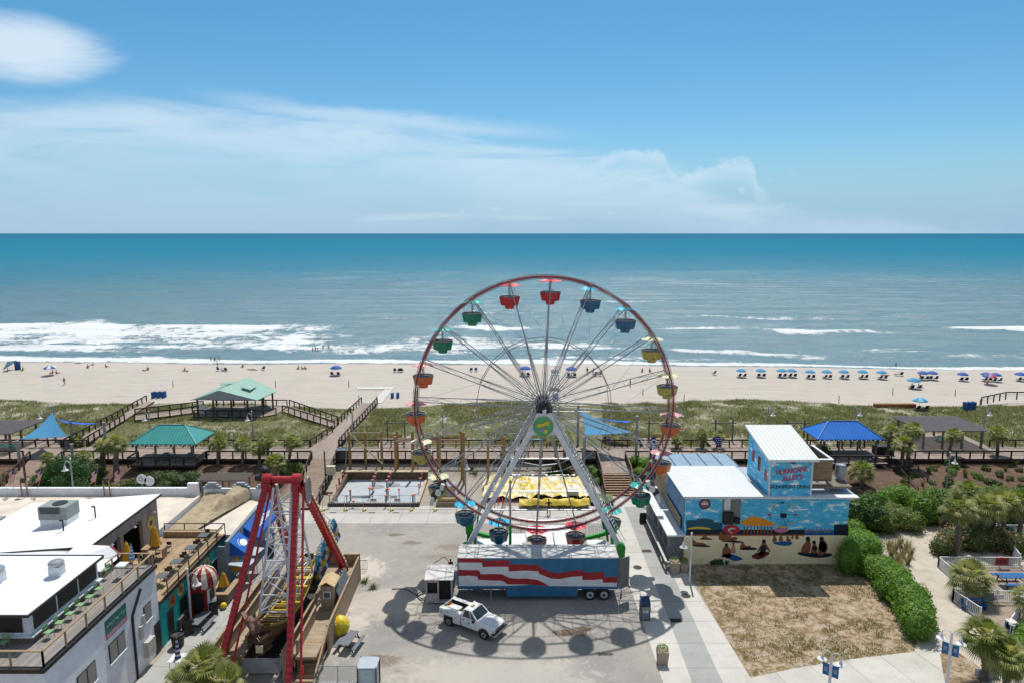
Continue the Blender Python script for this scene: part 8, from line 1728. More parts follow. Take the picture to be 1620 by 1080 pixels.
# white walk lamp at the mural corner
def white_lamp(x, y, h, lab, side=-1): return bell_lamp(x, y, 0.02, h, lab, side, True, 'white lamps beside the walks')
g = G(1091, 921); white_lamp(g.x, g.y, 4.75, 'white single lamp post at the corner of the mural house and walk', -1)
g = G(309, 972); white_lamp(-26.75, 52.6, 4.6, 'white lamp post beside the striped dome', 1)
def double_lamp(px, yt, Y_, lab):
 top = P(px, yt, Y_); h = top.z; t = thing('street_lamp', lab, 'street lamp', (top.x,Y_,0.02), R(-38), 'white double lamps with blue banners'); b = MB(); b.lathe((0,0,0), [(.22,0),(.2,.25),(.11,.5),(.085,h-.1),(.06,h)], 10); b.build('pole', m_white, t, world=False)
 for s in (-1,1):
  b = MB(); pts = [Vector((s*(.29*(1-cos(a))), 0, h-.1+.34*sin(a))) for a in np.linspace(.1, pi*.98, 8)]; b.path(pts, .035, 5); b.build('arm', m_white, t, world=False); e = pts[-1]; b = MB(); b.lathe((e.x,0,e.z-.42), [(.32,0),(.30,.02),(.13,.09),(.09,.26),(.04,.38),(0,.42)], 16); b.build('lamp_shade', m_white, t, world=False, smooth=50)
  b = MB(); b.box((s*.30,0,h-1.15),(.40,.03,.80)); b.beam((s*.05,0,h-.72),(s*.52,0,h-.72),.04,.04); bn = b.build('banner', mat('banner_blue', (.01,.09,.28), (.02,.18,.38), sc=2, rough=.6), t, world=False); b = MB(); b.box((s*.30,-.02,h-1.1),(.2,.02,.3)); b.build('banner_mark', mat('banner_mark', (.25,.30,.45), rough=.6), bn, world=False)
 return t
double_lamp(1506, 1003, 43.0, 'white double lamp with blue banners standing between the walk and the sandy path'); double_lamp(1316, 1036, 41.8, 'white double lamp with blue banners at the bottom edge of the dry lawn')
# black rubbish and bag against the mural
shrub(G(1137,891), [((0,0,.15),(1.2,.4,.5))], 500, .07, L_dark, 'dark weeds and scraps heaped against the foot of the mural', 'weeds', 'weeds', seed=3)
b = MB(); c0 = G(1145,892); b.tube(c0, c0+Vector((0,0,.75)), .14, n=10); b.build('white_canister', m_fan, label='small white canister standing against the mural base', cat='canister')
# ================================================================ HEDGES, SHRUBS, PALMS
def lumps_px(L):
 o = TG(*L[0][:2]); out = []
 for px, py, rx, rz in L: g = TG(px, py); out.append(((g.x-o.x, g.y-o.y, g.z-o.z+rz*.72), (rx, rx*.95, rz)))
 return o, out
def hedge(L, n, m, lab, size=.11, seed=1, m2=None, name='hedge', cat='hedge', group=None): o, l = lumps_px(L); return shrub(o, l, n, size, m, lab, name, cat, group, seed, True, m2)
L_light = leaf_mat('bright_leaf', (.13,.25,.03), (.20,.32,.06), .4, 1.0)
hedge([(1378,910,1.3,1.2),(1392,918,1.4,1.3),(1404,930,1.5,1.4),(1415,940,1.5,1.4),(1425,952,1.5,1.5),(1434,965,1.5,1.5),(1441,979,1.45,1.5),(1447,993,1.4,1.5),(1452,1006,1.35,1.5),(1398,908,1.2,1.1),(1420,925,1.2,1.2),(1449,960,1.2,1.3),(1458,985,1.1,1.3),(1405,945,1.2,1.2)], 15000, L_hedge, 'long thick bright green hedge curving between the dry lawn and the sandy path', .12, 1, L_light)
hedge([(1342,905,1.2,1.9),(1350,896,1.3,1.9),(1362,888,1.3,1.7),(1372,882,1.2,1.5),(1347,880,1.1,1.5)], 5200, L_hedge, 'tall rounded green hedge touching the right corner of the mural', .12, 2, L_light)
hedge([(1352,862,1.2,1.1),(1366,868,1.3,1.2),(1378,874,1.2,1.1),(1350,850,1.1,1.2)], 3600, L_light, 'bright yellow green hedge behind the mural corner', .11, 3)
hedge([(1352,835,1.5,2.0),(1368,828,1.6,2.1),(1382,838,1.5,1.8),(1375,818,1.5,1.8)], 5200, L_dark, 'large dark green bush right of the mural house', .14, 4, L_hedge)
hedge([(1400,838,1.6,1.5),(1418,830,1.8,1.4),(1436,836,1.7,1.3),(1408,825,1.5,1.4)], 3800, L_oliv, 'spreading olive green bush above the sandy path', .13, 5, L_light)
hedge([(1402,806,1.5,1.6),(1418,802,1.6,1.7),(1436,806,1.6,1.6),(1450,812,1.6,1.6)], 4200, L_hedge, 'bright green bush row left of the far palms', .13, 6, L_light)
hedge([(1462,826,1.6,1.9),(1478,820,1.7,2.2),(1494,826,1.6,1.9),(1470,812,1.6,1.7)], 5600, L_hedge, 'tall loose green shrub beside the far palms', .15, 7, L_oliv)
hedge([(1520,826,1.8,1.5),(1545,824,1.8,1.5),(1570,826,1.8,1.5),(1600,824,1.8,1.5),(1625,826,1.8,1.5)], 6500, L_dark, 'dark hedge behind the right palms', .15, 8, L_hedge)
hedge([(1500,800,1.6,1.2),(1520,798,1.6,1.2),(1548,798,1.7,1.3),(1575,796,1.7,1.3),(1602,797,1.7,1.2),(1625,797,1.7,1.2)], 6500, L_oliv, 'row of olive bushes along the foot of the mulch bank at the right', .15, 9, L_hedge)
hedge([(1300,725,1.2,1.2)], 800, L_oliv, 'small olive bush behind the timber roof screen', .12, 10)
hedge([(1502,868,1.4,1.3),(1520,862,1.5,1.5),(1540,868,1.6,1.5),(1560,866,1.6,1.6),(1580,868,1.6,1.5),(1598,872,1.5,1.4),(1490,876,1.2,1.1)], 7500, L_oliv, 'oleander thicket with pink blossom around the right palm trunks', .12, 11, L_dark, 'oleander', 'shrub')
o, l = lumps_px([(1486,874,1.35,1.35),(1500,868,1.5,1.5),(1516,862,1.5,1.6),(1548,868,1.6,1.6),(1572,868,1.6,1.6),(1592,873,1.5,1.4)]); V, F = leafcloud(l, 650, .10, 41); mkobj('blossom', fastmesh('blossom', V, F, [mat('blossom_pink', (.55,.10,.17), (.62,.25,.28), sc=3, rough=.6)]), None, o, 'pink blossom scattered over the oleander thicket', 'blossom')
hedge([(1612,1040,1.2,1.1),(1630,1020,1.3,1.2)], 1500, L_hedge, 'small green shrub at the right edge below the blue bin', .1, 12, L_light)
# tan grass clumps
TFS = [tuft_mesh(s, 60, 1.1, .03, .75, L_tan) for s in (1,2,3)]; TGN = [tuft_mesh(s+9, 50, .9, .03, .6, L_oliv) for s in (1,2,3)]
places = [(1406,868),(1416,872),(1424,864),(1434,870),(1440,880),(1410,880),(1428,880),(1436,892),(1420,890),(1422,898)]
for i, (px, py) in enumerate(places): mkobj('grass_clump', TFS[i%3], None, TG(px,py), 'tan ornamental grass clump beside the sandy path', 'grass clump', 'tan grass clumps beside the sandy path').scale = (1.1,1.1,1.2)
for px, py, m_, L in ((418,815,0,'potted palm in the alley behind the white lattice'),(404,835,0,'low potted palm in the alley by the red leg')):
 g = G(px, py); b = MB(); t = thing('potted_plant', L, 'potted plant', g); b.lathe((0,0,0), [(.25,0),(.35,.5),(0,.5)], 12); b.build('pot', m_fan, t, world=False); c = mkobj('crown', CROWNS[px % 5], t); c.location = (0,0,.75); c.scale = (.85,)*3
bank = [('palm left of the dark juniper', 78,745,75,722,1.35), ('palm standing in the dark juniper', 126,756,131,720,1.6), ('thin palm left of the stout one near the teal gazebo', 163,742,163,701,1.7), ('stout thick trunked palm left of the teal gazebo', 184,753,184,697,2.0), ('palm right of the teal gazebo, first of the row', 345,734,345,698,1.75), ('second palm right of the teal gazebo', 384,734,384,700,1.75), ('third palm of the row above the arbour', 411,736,409,706,1.6), ('fourth palm of the row above the arbour', 424,735,424,695,1.6), ('broad low palm beside the plank ramp', 437,758,435,728,2.1), ('tall palm beside the plank ramp', 456,742,463,696,1.75), ('palm under the left end of the light blue sail', 122,712,122,697,1.6),
  ('palm seen just right of the wheel sign', 893,733,893,690,1.8), ('second palm right of the wheel sign', 880,735,878,692,1.5), ('left one of the small palms behind the right rim', 1070,716,1070,695,1.2), ('palm behind the clear patio roof', 1110,716,1110,685,1.35), ('low palm beside the tan swing bench', 1137,716,1137,688,1.3), ('palm right of the white tower roof', 1258,735,1256,695,1.9), ('palm touching the blue gazebo roof', 1278,735,1276,712,1.8),
  ('palm left of the cluster under the large pergola', 1402,730,1410,680,1.7), ('tallest palm in front of the large pergola', 1434,737,1444,678,1.9), ('lower palm in front of the large pergola', 1426,742,1430,700,2.0), ('palm at the middle of the large pergola', 1498,728,1510,686,1.7), ('palm at the right end of the mulch bank', 1577,727,1579,683,2.0), ('low bushy palm below the blue gazebo', 1364,768,1363,741,2.3)]
for i, (L, bx_, by, cx_, cy, r_) in enumerate(bank): palm(bx_, by, cx_, cy, r_, L, thick=.30 if 'stout' in L else (.15 if 'thin' in L else .18), group='cabbage palms on the boardwalk bank')
front = [('left palm of the cluster by the oleander', 1514,882,1517,800,2.3), ('palm behind the left one of the oleander cluster', 1532,848,1531,775,2.2), ('tall palm in the middle of the oleander', 1562,866,1561,798,2.5), ('palm nearest the white railing by the oleander', 1587,853,1588,792,2.5), ('palm by the blue bench enclosure', 1534,945,1536,907,2.5), ('tall palm at the bottom right with lower neighbour', 1558,1075,1557,1001,2.3), ('low palm at the bottom right corner', 1592,1092,1593,1032,2.2), ('palm cut by the right photo edge', 1632,985,1632,940,2.0), ('palm at the right edge behind the pickets', 1612,850,1618,790,2.3)]
for L, bx_, by, cx_, cy, r_ in front: palm(bx_, by, cx_, cy, r_, L, thick=.2, group='cabbage palms by the sandy path')
palm(0,0,320,1052,2.6,'large palm at the bottom edge in front of the red ride leg', pos=Vector((-19.9,43.5,0)), thick=.22, group='cabbage palms by the sandy path'); palm(0,0,352,1072,2.1,'second palm crown beside the large palm at the bottom edge', pos=Vector((-18.6,42.9,0)), thick=.2, group='cabbage palms by the sandy path'); palm(0,0,285,1076,1.7,'small palm left of the large palm at the bottom edge', pos=Vector((-21.4,43.0,0)), thick=.18, group='cabbage palms by the sandy path')
# bank shrubs
hedge([(70,772,1.6,1.3),(86,768,1.8,1.8),(104,764,2.0,2.2),(122,766,2.0,2.2),(140,770,1.9,2.0),(100,776,1.7,1.4),(130,780,1.6,1.3)], 11000, L_dark, 'dark green juniper thicket above the low white parapet', .13, 20, leaf_mat('juniper_bright', (.04,.13,.02), (.07,.18,.03), .3), 'juniper')
hedge([(215,774,1.2,.9),(232,769,1.4,1.0),(250,766,1.4,1.0),(270,765,1.4,1.0),(288,768,1.3,.9),(304,765,1.2,1.0),(262,775,1.1,.8),(316,770,1.0,.8)], 6500, L_dark, 'dark mixed shrubs in front of the teal gazebo', .12, 21, L_oliv)
hedge([(163,778,.9,.6),(182,776,1.0,.7),(196,772,.9,.6)], 1300, L_oliv, 'low olive shrubs on the mulch below the stout palm', .1, 22)
hedge([(455,752,1.2,1.1),(470,748,1.0,.9),(424,757,1.0,.8)], 1800, L_oliv, 'low shrub under the palms beside the plank ramp', .12, 23, L_hedge)
hedge([(935,745,.8,.6),(942,752,.8,.6),(928,758,.8,.6),(946,765,.7,.5)], 1500, L_light, 'bright low shrubs left of the wide steps', .1, 24)
hedge([(1005,735,1.0,.8),(1018,740,1.1,.9),(1030,736,1.0,.8),(1012,752,.9,.7),(1025,758,.8,.6)], 2600, L_light, 'bright low shrubs right of the wide steps', .1, 25, L_hedge)
r2 = random.Random(12); nb = 0; sm = [leafcloud([((0,0,.28),(.5,.5,.38))], 260, .10, s) for s in range(4)]; SMM = [fastmesh('shrub', V, F, [m]) for (V, F), m in zip(sm, (L_oliv, L_hedge, L_dark, L_oliv))]; GB_ = 'small shrubs on the mulch bank'
words = ['at the far right']
for k in range(95):
 px, py = r2.uniform(1420, 1625), r2.uniform(726, 775)
 if k % 3 == 0: px = r2.uniform(860, 950); py = r2.uniform(738, 772)
 if k % 7 == 0: px = r2.uniform(5, 60); py = r2.uniform(742, 772)
 g = TG(px, py); s_ = r2.uniform(.5, 1.3); o = mkobj('shrub', (SMM+TGN)[r2.randrange(7)], None, g, 'small low shrub dotted on the dark mulch bank', 'shrub', GB_); o.scale = (s_,)*3; o.rotation_euler = (0,0,r2.uniform(0,6))
for i, (px, py) in enumerate(((560,752),(577,748),(745,742),(752,748),(690,760),(640,755),(577,925-4),(590,930))):
 g = TG(px, py); o = mkobj('weed', TGN[i%3], None, g, ['green weed behind the left half of the block wall','green weed behind the block wall near the diagonal brace','green weed on the sand left of the wheel leg','small weed on the sand beside the wheel leg','weed on the sand behind the crate','weed behind the right half of the block wall','green weed on the gravel beside the ride fence','second weed trailing from the ride fence onto the gravel'][i], 'weed'); o.scale = (1.3,1.3,.5)
# ---- seating area at the right edge
m_pick = mat('fence_white', (.70,.71,.72), (.62,.63,.64), sc=2, rough=.5); m_bl = mat('furniture_blue', (.01,.11,.30), (.01,.09,.25), sc=2, rough=.5); m_paver = concrete_mat('terrace_pavers', (.36,.29,.23), (.31,.25,.20), True, bw=1.2, rh=1.2)
def pickfence(pts, lab, h=1.1):
 t = thing('picket_fence', lab, 'fence', pts[0]); o = Vector(pts[0]); b = MB()
 for p, q in zip(pts, pts[1:]):
  p, q = Vector(p)-o, Vector(q)-o; L = (q-p).length; b.k = 0; b.beam(p+Vector((0,0,h)),q+Vector((0,0,h)),.08,.06); b.beam(p+Vector((0,0,.12)),q+Vector((0,0,.12)),.05,.06); n = int(L/.17)
  for i in range(n+1): c = p.lerp(q, i/n); b.box(c+Vector((0,0,h/2)),(.04,.04,h-.05))
  for i in range(int(L/2.0)+2): c = p.lerp(q, min(1,i/max(1,int(L/2.0)+1))); b.box(c+Vector((0,0,h/2+.03)),(.11,.11,h+.1))
 return b.build('pickets', m_pick, t, world=False) and t
sheet('terrace', m_paver, gpx([(1484,893),(1700,893),(1700,1035),(1552,981),(1508,950),(1536,945)]), .019); sheet('upper_terrace', m_paver, gpx([(1572,835),(1700,832),(1700,880),(1612,878)]), .019)
pickfence([G(1538,945),G(1484,897),G(1613,898)], 'white picket fence round the palm beside the blue picnic table'); pickfence([G(1550,980),G(1507,951),G(1612,953)], 'white picket fence enclosing the blue bench'); pickfence([G(1575,862),G(1575,843)], 'short white picket fence left of the blue locker'); pickfence([G(1612,893),G(1577,845),G(1640,845)], 'white picket fence at the top right around the upper terrace'); pickfence([G(1602,1010),G(1592,1005),G(1612,975),G(1614,953)], 'white picket fence behind the blue bin at the right edge')
g = G(1545,967); bench((g.x,g.y+.3,.02), 0, m_bl, 'blue bench inside the lower white picket fence', 2.1)
g = G(1600,925); picnic((g.x,g.y,.02), R(90), 'blue picnic table beside the red sign', m_bl, 1.25)
t = thing('red_sign', 'red sign board on the white picket fence', 'sign', G(1583,898)); b = MB(); b.box((0,-.08,.75),(1.25,.05,.75)); b.build('board', m_red, t, world=False); b = MB();
for k in range(4): b.box((-.36+k*.24,-.115,.75),(.15,.02,.4))
b.build('marks', m_brownedge, t, world=False)
t = thing('red_chair', 'red low chair behind the palm beside the blue bench', 'chair', G(1557,945)); b = MB(); b.slab([(-.1,-.1,.35),(.9,-.5,.1),(1.0,-.1,.15),(0,.3,.4)],(0,0,.08)); b.slab([(-.1,-.1,.4),(0,.35,.45),(-.25,.5,1.0),(-.4,0,1.0)],(.06,0,0)); b.build('seat', m_red, t, world=False)
t = thing('notice_board', 'white notice with blue header on the lower picket fence', 'sign', G(1580,954)); b = MB(); b.box((0,-.08,.7),(.7,.03,.4)); b.build('board', m_trimw, t, world=False); b = MB(); b.box((-1.0,-.08,.65),(.9,.03,.75)); b.build('blue_panel', mat('panel_blue', (.10,.20,.34), rough=.5), t, world=False)
t = thing('blue_bin', 'square blue litter bin with white top by the right edge', 'bin', G(1598,1003)); b = MB(); b.box((0,0,.5),(.62,.62,1.0)); b.build('body', m_bl, t, world=False); b = MB(); b.box((0,0,1.1),(.66,.66,.16)); b.build('lid', m_fan, t, world=False)
t = thing('blue_locker', 'tall blue cabinet beside the upper white picket fence', 'cabinet', G(1593,858)); b = MB(); b.box((0,0,.85),(.7,.6,1.7)); b.build('body', m_bl, t, world=False)
planter(G(1604,862), 'dark potted plant beside the blue cabinet', .6); g = G(1622,868); bench((g.x-1.0,g.y,.02), R(20), m_bl, 'blue bench at the top right by the white pickets', 1.6)
b = MB(); b.box(G(1578,1070)+Vector((-.8,0,.3)),(1.6,.3,.6)); b.build('low_wall', M_light, label='low grey wall corner behind the bottom right palm', cat='wall')
sheet('east_verge', lawn_mat() if 'dry_lawn' not in MATS else MATS['dry_lawn'], gpx([(1487,1035),(1500,1020),(1560,1062),(1545,1100),(1495,1080)]), .026)
# ================================================================ BEACH
def BG(px, py):
 z = 1.0
 for _ in range(14): g = G(px, py, z); z += (gz(g.x, g.y)-z)*.6
 g.z = gz(g.x, g.y); return g
m_ubl = mat('umbrella_light_blue', (.03,.27,.50), rough=.7); m_ubd = mat('umbrella_deep_blue', (.005,.08,.40), rough=.7); m_ubw = mat('umbrella_white', (.65,.68,.70), rough=.7); m_chd = mat('beach_chair_navy', (.015,.02,.06), rough=.7); m_chb = mat('beach_chair_blue', (.02,.10,.30), rough=.7)
UC = {}
def beach_umbrella(loc, label, kind='light', tilt=0, group=None, s=1.0, chairs=True):
 t = thing('beach_umbrella', label, 'beach umbrella', loc, 0, group); t.scale = (s,)*3
 if kind not in UC:
  b = MB(); b.tube((0,0,-.2),(0,0,2.15),.025,n=6); b.build('pole', m_fan, t, world=False); b = MB(); n = 16; pr = [(.0,2.2),(.5,2.08),(.95,1.86),(1.25,1.62),(1.22,1.50)]
  mats = {'light':[m_ubl], 'dark':[m_ubd], 'stripe':[m_ubw,m_ubd], 'rainbow':[m_pr,m_po,m_pyt,L_hedge,m_ubd,m_pp], 'pale':[m_ubl,mat('umbrella_pale', (.25,.50,.62), rough=.7)]}[kind]
  for i in range(n):
   a1, a2 = 2*pi*i/n, 2*pi*(i+1)/n; b.k = (i//2) % len(mats);
   for (r1,z1),(r2_,z2) in zip(pr, pr[1:]):
    q = [(r1*cos(a1),r1*sin(a1),z1),(r1*cos(a2),r1*sin(a2),z1),(r2_*cos(a2),r2_*sin(a2),z2),(r2_*cos(a1),r2_*sin(a1),z2)]
    if r1 == 0: q = q[1:]
    b.add(q, [tuple(range(len(q)))])
  b.build('canopy', mats, t, world=False); UC[kind] = t
 else:
  for ch in kids(UC[kind]): dup(ch, parent=t)
 return t
BC = {}
def beach_chair(loc, rz, label, m, group='beach chairs'):
 t = thing('beach_chair', label, 'beach chair', loc, rz, group)
 if m.name not in BC:
  b = MB(); b.slab([(-.3,-.3,.30),(.3,-.3,.30),(.3,.35,.38),(-.3,.35,.38)],(0,0,.04)); b.slab([(-.3,-.3,.32),(.3,-.3,.32),(.3,-.62,1.0),(-.3,-.62,1.0)],(0,.04,0)); b.build('seat', m, t, world=False); b = MB()
  for s in (-.3,.3): b.tube((s,-.45,0),(s,.35,.38),.02,n=4); b.tube((s,.3,0),(s,-.35,.55),.02,n=4)
  b.build('frame', m_fan, t, world=False); BC[m.name] = t
 else:
  for ch in kids(BC[m.name]): dup(ch, parent=t)
 return t
UG = 'rental umbrellas in the long row'
rowpx = [(1172,590,'light'),(1203,590,'light'),(1236,590,'light'),(1252,590,'light'),(1281,592,'light'),(1307,592,'light'),(1334,592,'light'),(1364,592,'light'),(1394,593,'light'),(1459,594,'dark'),(1474,594,'dark'),(1522,596,'dark'),(1559,596,'dark'),(1574,597,'dark'),(1613,596,'dark')]
ordw = ['first','second','third','fourth','fifth','sixth','seventh','eighth','ninth']
for i, (px, py, k) in enumerate(rowpx):
 g = BG(px, py+6); lab = ('%s light blue umbrella from the left in the long waterline row' % ordw[i]) if k == 'light' else ('%s deep blue umbrella from the left in the waterline row at the right' % ordw[i-9])
 beach_umbrella(g, lab, k, group=UG, s=.86)
 for s in (-1,1): beach_chair(g+Vector((s*.55,-.4,0)), rnd(-.3,.3), ('%s navy chair under the %s waterline umbrella from the left of the row' % ('left' if s < 0 else 'right', str(i+1)+('st' if i == 0 else 'nd' if i == 1 else 'rd' if i == 2 else 'th'))), m_chd)
for px, py, k, L in ((532,588,'dark','deep blue umbrella with two chairs left of the wheel on the empty sand'),(831,589,'dark','deep blue umbrella seen inside the wheel left of the hub'),(904,590,'dark','deep blue umbrella seen inside the wheel right of the hub'),(1445,609,'light','lone mid blue umbrella nearer than the waterline row'),(1454,642,'pale','pale blue umbrella standing at the dune edge'),(1564,602,'rainbow','rainbow coloured umbrella among the deep blue ones'),(80,588,'stripe','blue and white striped umbrella at the left of the beach')):
 g = BG(px, py+5); beach_umbrella(g, L, k);
 if px < 1560 and px != 80:
  for s in (-1,1): beach_chair(g+Vector((s*.7,-.6,0)), rnd(-.3,.3), ('%s chair under the ' % ('left' if s < 0 else 'right'))+L.split(' with ')[0], m_chd)
for i, (px, py, L) in enumerate(((1129,592,'lone navy chair on the sand right of the wheel'),(1417,594,'left one of two bare navy chairs beside the row of umbrellas'),(1425,594,'right one of two bare navy chairs beside the row of umbrellas'),(745,587,'left one of two blue chairs inside the wheel on the sand'),(753,587,'right one of two blue chairs inside the wheel on the sand'),(625,588,'left dark chair on the sand beside the left rim'),(631,588,'middle dark chair on the sand beside the left rim'),(636,588,'right dark chair on the sand beside the left rim'),(358,587,'dark chair beside the group right of the middle of the left beach'),(346,586,'blue chair in the group above the pavilion'),(416,585,'green chair on the sand above the pavilion roof'),(941,594,'left dark chair on the sand seen between the right spokes'),(948,594,'right dark chair on the sand seen between the right spokes'))): beach_chair(BG(px,py), rnd(-1,1), L, m_chb if i in (3,4,9) else m_chd)
# tent and box at the left
t = thing('beach_cabana', 'pale and deep blue fabric cabana at the far left of the beach', 'cabana', BG(20,585)); b = MB(); b.slab([(-1.7,-.8,.1),(-.4,-.8,2.1),(1.0,.4,2.2),(-1.0,1.2,1.0)],(0,0,.04)); b.build('canopy', mat('umbrella_pale', (.25,.50,.62)), t, world=False); b = MB(); b.box((1.0,.3,1.0),(1.4,.1,2.0)); b.build('side_panel', m_chb, t, world=False); b = MB();
for x in (-.3,1.7): b.tube((x,.3,0),(x,.3,2.2),.03,n=5)
b.build('pole', m_fan, t, world=False)
def boxes(px, py, lab, n=3, sx=1.5, h=1.5):
 t = thing('blue_bins', lab, 'bins', BG(px,py));
 for k in range(n): b = MB(); b.box((-sx/2+k*sx/(n-1 if n > 1 else 1), k*.15, h/2),(sx/n*.95,.8,h)); b.build('bin', m_chb, t, world=False)
boxes(251,629,'three blue beach bins at the end of the left plank walk',3,1.8,1.2); boxes(625,629,'pair of blue beach bins beside the plank walk end',2,1.0,1.0); boxes(1534,648,'three blue beach bins at the dune edge on the right',3,1.6,1.4); boxes(883,633,'dark blue beach bin beside the wheel hub',1,1,1.3)
b = MB(); q = [BG(x,y)+Vector((0,0,.05)) for x,y in ((597,640),(578,628),(560,616),(563,612),(622,612),(620,617),(606,628),(612,640))]; b.slab([BG(x,y)+Vector((0,0,.08)) for x,y in ((565,616),(563,612),(624,612),(621,616))],(0,0,.03)); b.slab([BG(x,y)+Vector((0,0,.06)) for x,y in ((590,636),(608,616),(621,616),(604,638))],(0,0,.03)); b.build('access_mat', mat('mat_pale', (.53,.51,.485), rough=.8), kind='structure')
b = MB(); g = BG(1415,644); b.box(g+Vector((0,0,.35)),(7.2,.8,.7)); b.build('board_stack', mat('board_rust', (.30,.13,.05), (.22,.09,.035), sc=2, rough=.8), label='long stack of rust brown boards at the dune edge', cat='boards')
for px, py, h, L in ((274,612,.0,'first'),(436,612,0,'second'),(552,612,0,'third'),(1412,624,0,'fourth'),(1511,626,0,'fifth'),(1550,642,0,'sixth'),(1327,636,0,'seventh'),(1082,634,0,'eighth'),(1017,625,0,'ninth'),(568,636,0,'tenth'),(596,637,0,'eleventh')):
 b = MB(); g = BG(px,py); b.tube(g,g+Vector((0,0,1.3)),.07,n=6); b.build('beach_post', m_dkpost, label=L+' thin brown marker post on the upper beach from the left group', cat='post')
# lifeguard stand seen through the wheel
t = thing('lifeguard_stand', 'white lifeguard stand with ladder beyond the wheel hub', 'lifeguard stand', BG(878,612)); b = MB();
for sx in (-1,1):
 for sy in (-1,1): b.beam((sx*1.1,sy*1.1,0),(sx*.6,sy*.6,2.6),.12,.12)
for i in range(6): b.box((0,-1.1+i*.1,.4+i*.42),(1.5-.1*i,.1,.08))
b.build('frame', m_white, t, world=False); b = MB(); b.box((0,0,2.65),(1.8,1.8,.12)); b.box((0,.8,3.1),(1.6,.08,.8)); b.build('platform', m_white, t, world=False); b = MB(); b.box((0,-.2,4.6),(2.2,1.6,.08)); b.tube((0,-.2,2.7),(0,-.2,4.6),.05,n=6); b.build('shade', m_white, t, world=False)
railrun([BG(1552,641)+Vector((0,0,.5)), BG(1590,636)+Vector((0,0,.9)), BG(1625,636)+Vector((0,0,.9))], 'short dark railing at the dune edge on the far right')
# people
sw = [(.02,.02,.05),(.35,.05,.06),(.05,.25,.3),(.45,.3,.05),(.03,.03,.03)]
ppl = [(102,609,'walk','person walking alone on the sand at the left'),(147,578,'sit','person sitting near the waterline left of the striped umbrella'),(139,582,'sit','person sitting by the waterline at the left'),(168,581,'sit','person sitting alone on the wet sand edge at the left'),(124,575,'lie','person lying close to the water at the left'),(228,586,'lie','left one of two people sunbathing left of the pavilion'),(234,585,'sit','right one of two people sunbathing left of the pavilion'),(292,587,'sit','person sitting on a towel above the pavilion'),(296,587,'lie','person lying on a towel above the pavilion'),(334,573,'stand','left one of a trio standing at the water edge'),(340,574,'walk','middle one of a trio standing at the water edge'),(347,573,'stand','right one of a trio standing at the water edge'),(344,581,'stand','person standing in the group above the pavilion'),(352,587,'sit','person sitting in the group above the pavilion'),(384,581,'sit','person in white sitting near the water'),(397,585,'lie','person lying on a towel right of the group'),(403,585,'lie','second person lying on a towel right of the group'),(472,584,'sit','left one of three sitting people in the middle of the left beach'),(478,584,'sit','middle one of three sitting people in the middle of the left beach'),(483,584,'sit','right one of three sitting people in the middle of the left beach'),(83,591,'sit','person under the blue and white striped umbrella'),(90,591,'sit','second person beside the blue and white striped umbrella'),(12,588,'sit','person in front of the pale blue cabana'),(36,586,'sit','person right of the deep blue cabana panel'),
 (929,592,'walk','person in blue walking behind the right spokes'),(938,594,'walk','person walking between the right spokes'),(997,611,'stand','person standing on the upper beach inside the wheel'),(1016,588,'sit','left one of two sitting near the right rim'),(1028,588,'sit','right one of two sitting near the right rim'),(1417,582,'stand','person in deep blue standing in the wash at the right'),(1400,594,'lie','person lying left of the bare chairs'),(1442,613,'sit','person sitting under the lone mid blue umbrella'),(1454,613,'sit','person in red sitting right of the lone mid blue umbrella'),(1562,606,'sit','person under the rainbow umbrella'),(1456,596,'sit','person sitting under the first deep blue umbrella')]
for i, (px, py, pose, L) in enumerate(ppl):
 g = BG(px, py); person(g, rnd(0,6.28), pose, L, None if i % 3 else sw[i % 5], sw[(i*2+1) % 5], SKIN if i % 2 else SKIN2, s=.98)
for i, (px, py) in enumerate(((495,556),(499,555),(503,557),(511,553),(520,552))):
 g = G(px, py, -.9); person((g.x,g.y,-.95), rnd(0,6), 'wade', ['leftmost of the five bathers in the surf','second of the five bathers in the surf','middle one of the five bathers in the surf','fourth of the five bathers in the surf','rightmost of the five bathers in the surf'][i], None, (.02,.02,.03), SKIN2, s=1.05)
# ================================================================ GRASS
def grassfield(name, n, xr, yr, test, h, w, mats, seed, blades=3):
 r = np.random.default_rng(seed); x = r.uniform(*xr, n); y = r.uniform(*yr, n); k = test(x, y, r); x, y = x[k], y[k]; z = ground_z(x, y); m = len(x); V = []; MI = []
 hh = h*r.uniform(.5,1.3,m)*(.6+.8*vnoise(x,y,4,31))
 for b_ in range(blades):
  a = r.uniform(0,6.28,m); l = r.uniform(.2,1.0,m)*hh; bx, by = x+r.normal(scale=.10,size=m), y+r.normal(scale=.10,size=m); ww = w*r.uniform(.6,1.4,m); px_, py_ = -np.sin(a)*ww, np.cos(a)*ww
  tx, ty = bx+np.cos(a)*l, by+np.sin(a)*l; zt = z+hh
  V.append(np.stack([np.stack([bx-px_,by-py_,z-.05],-1),np.stack([bx+px_,by+py_,z-.05],-1),np.stack([tx+px_*.4,ty+py_*.4,zt],-1),np.stack([tx-px_*.4,ty-py_*.4,zt],-1)],1)); MI.append(r.integers(0,len(mats),m))
 V = np.concatenate(V).reshape(-1,3); F = np.arange(len(V)).reshape(-1,4); return mkobj(name, fastmesh(name, V, F, mats, np.concatenate(MI)), kind='stuff')
onwalk = []
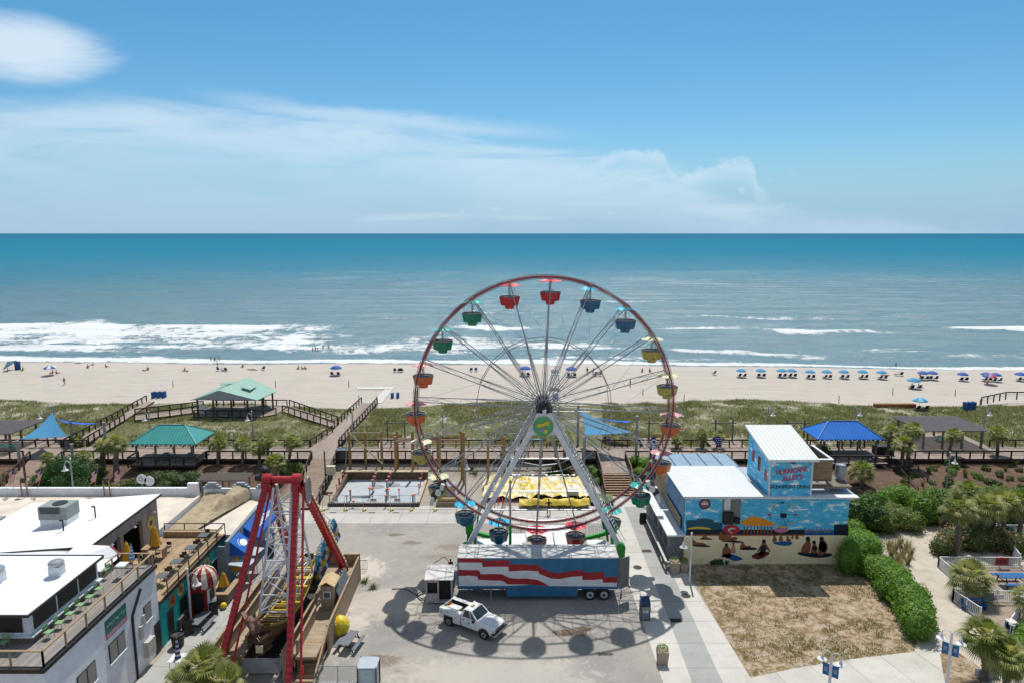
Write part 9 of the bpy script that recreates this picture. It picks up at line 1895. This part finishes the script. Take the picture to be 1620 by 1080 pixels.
for poly in ([(-28.9,93.8),(-24.5,93.8),(wr[0].x+.2,wr[0].y),(wr[1].x+.3,wr[1].y+.5),(wl[1].x-.3,wl[1].y+.5),(wl[0].x-.2,wl[0].y)], [(p.x,p.y) for p in pa], [(p.x,p.y) for p in lw], [(-53,109.6),(-39.4,109.6),(-39.4,118),(-53,118)], [(bw2[0].x,93.8),(bw2[1].x,93.8)]+[(p[0],p[1]) for p in bw2[2:]], [(-78,93),(-62,93),(-62,99),(-78,99)], [(55.8,93),(68.2,93),(68.2,100.7),(55.8,100.7)], [(7,93.5),(13,93.5),(16.5,122),(9.5,122)]): onwalk.append(np.array(poly))
def inpoly(x, y, P_):
 c = np.zeros(len(x), bool); n = len(P_)
 for i in range(n):
  x1, y1 = P_[i]; x2, y2 = P_[(i+1) % n]; k = ((y1 > y) != (y2 > y)) & (x < (x2-x1)*(y-y1)/((y2-y1) if y2 != y1 else 1e-9)+x1); c ^= k
 return c
def dtest(x, y, r):
 k = (y < duneedge(x)-.3-1.8*vnoise(x,y,3,50)) & (y > 94.2) & (np.abs(x) < 125*y/100); bare = vnoise(x,y,7,41)*.55+vnoise(x,y,2.6,43)*.45; k &= (bare < .60) | (r.random(len(x)) < .16)
 for p in onwalk: k &= ~inpoly(x, y, p)
 return k
L_g2 = leaf_mat('dune_blade_green', (.09,.125,.035), (.14,.165,.06), .3, .6); L_g3 = leaf_mat('dune_blade_tan', (.30,.275,.17), (.22,.20,.11), .3, .6)
grassfield('dune_grass', 105000, (-125,135), (94,124), dtest, .32, .036, [L_grass, L_g2, L_g3, L_g3], 3)
def ltest(x, y, r): k = inpoly(x, y, LAWN); k &= (vnoise(x,y,1.3,61)*.6+vnoise(x,y,.5,62)*.4) > .50; return k
LAWN = np.array([(p.x,p.y) for p in gpx([(1102,921),(1090,893),(1345,888),(1395,905),(1480,990),(1470,1022),(1192,1068)])])
grassfield('lawn_tufts', 26000, (15,40), (44,64), ltest, .10, .022, [L_tan, L_oliv, L_tan], 4, 3)
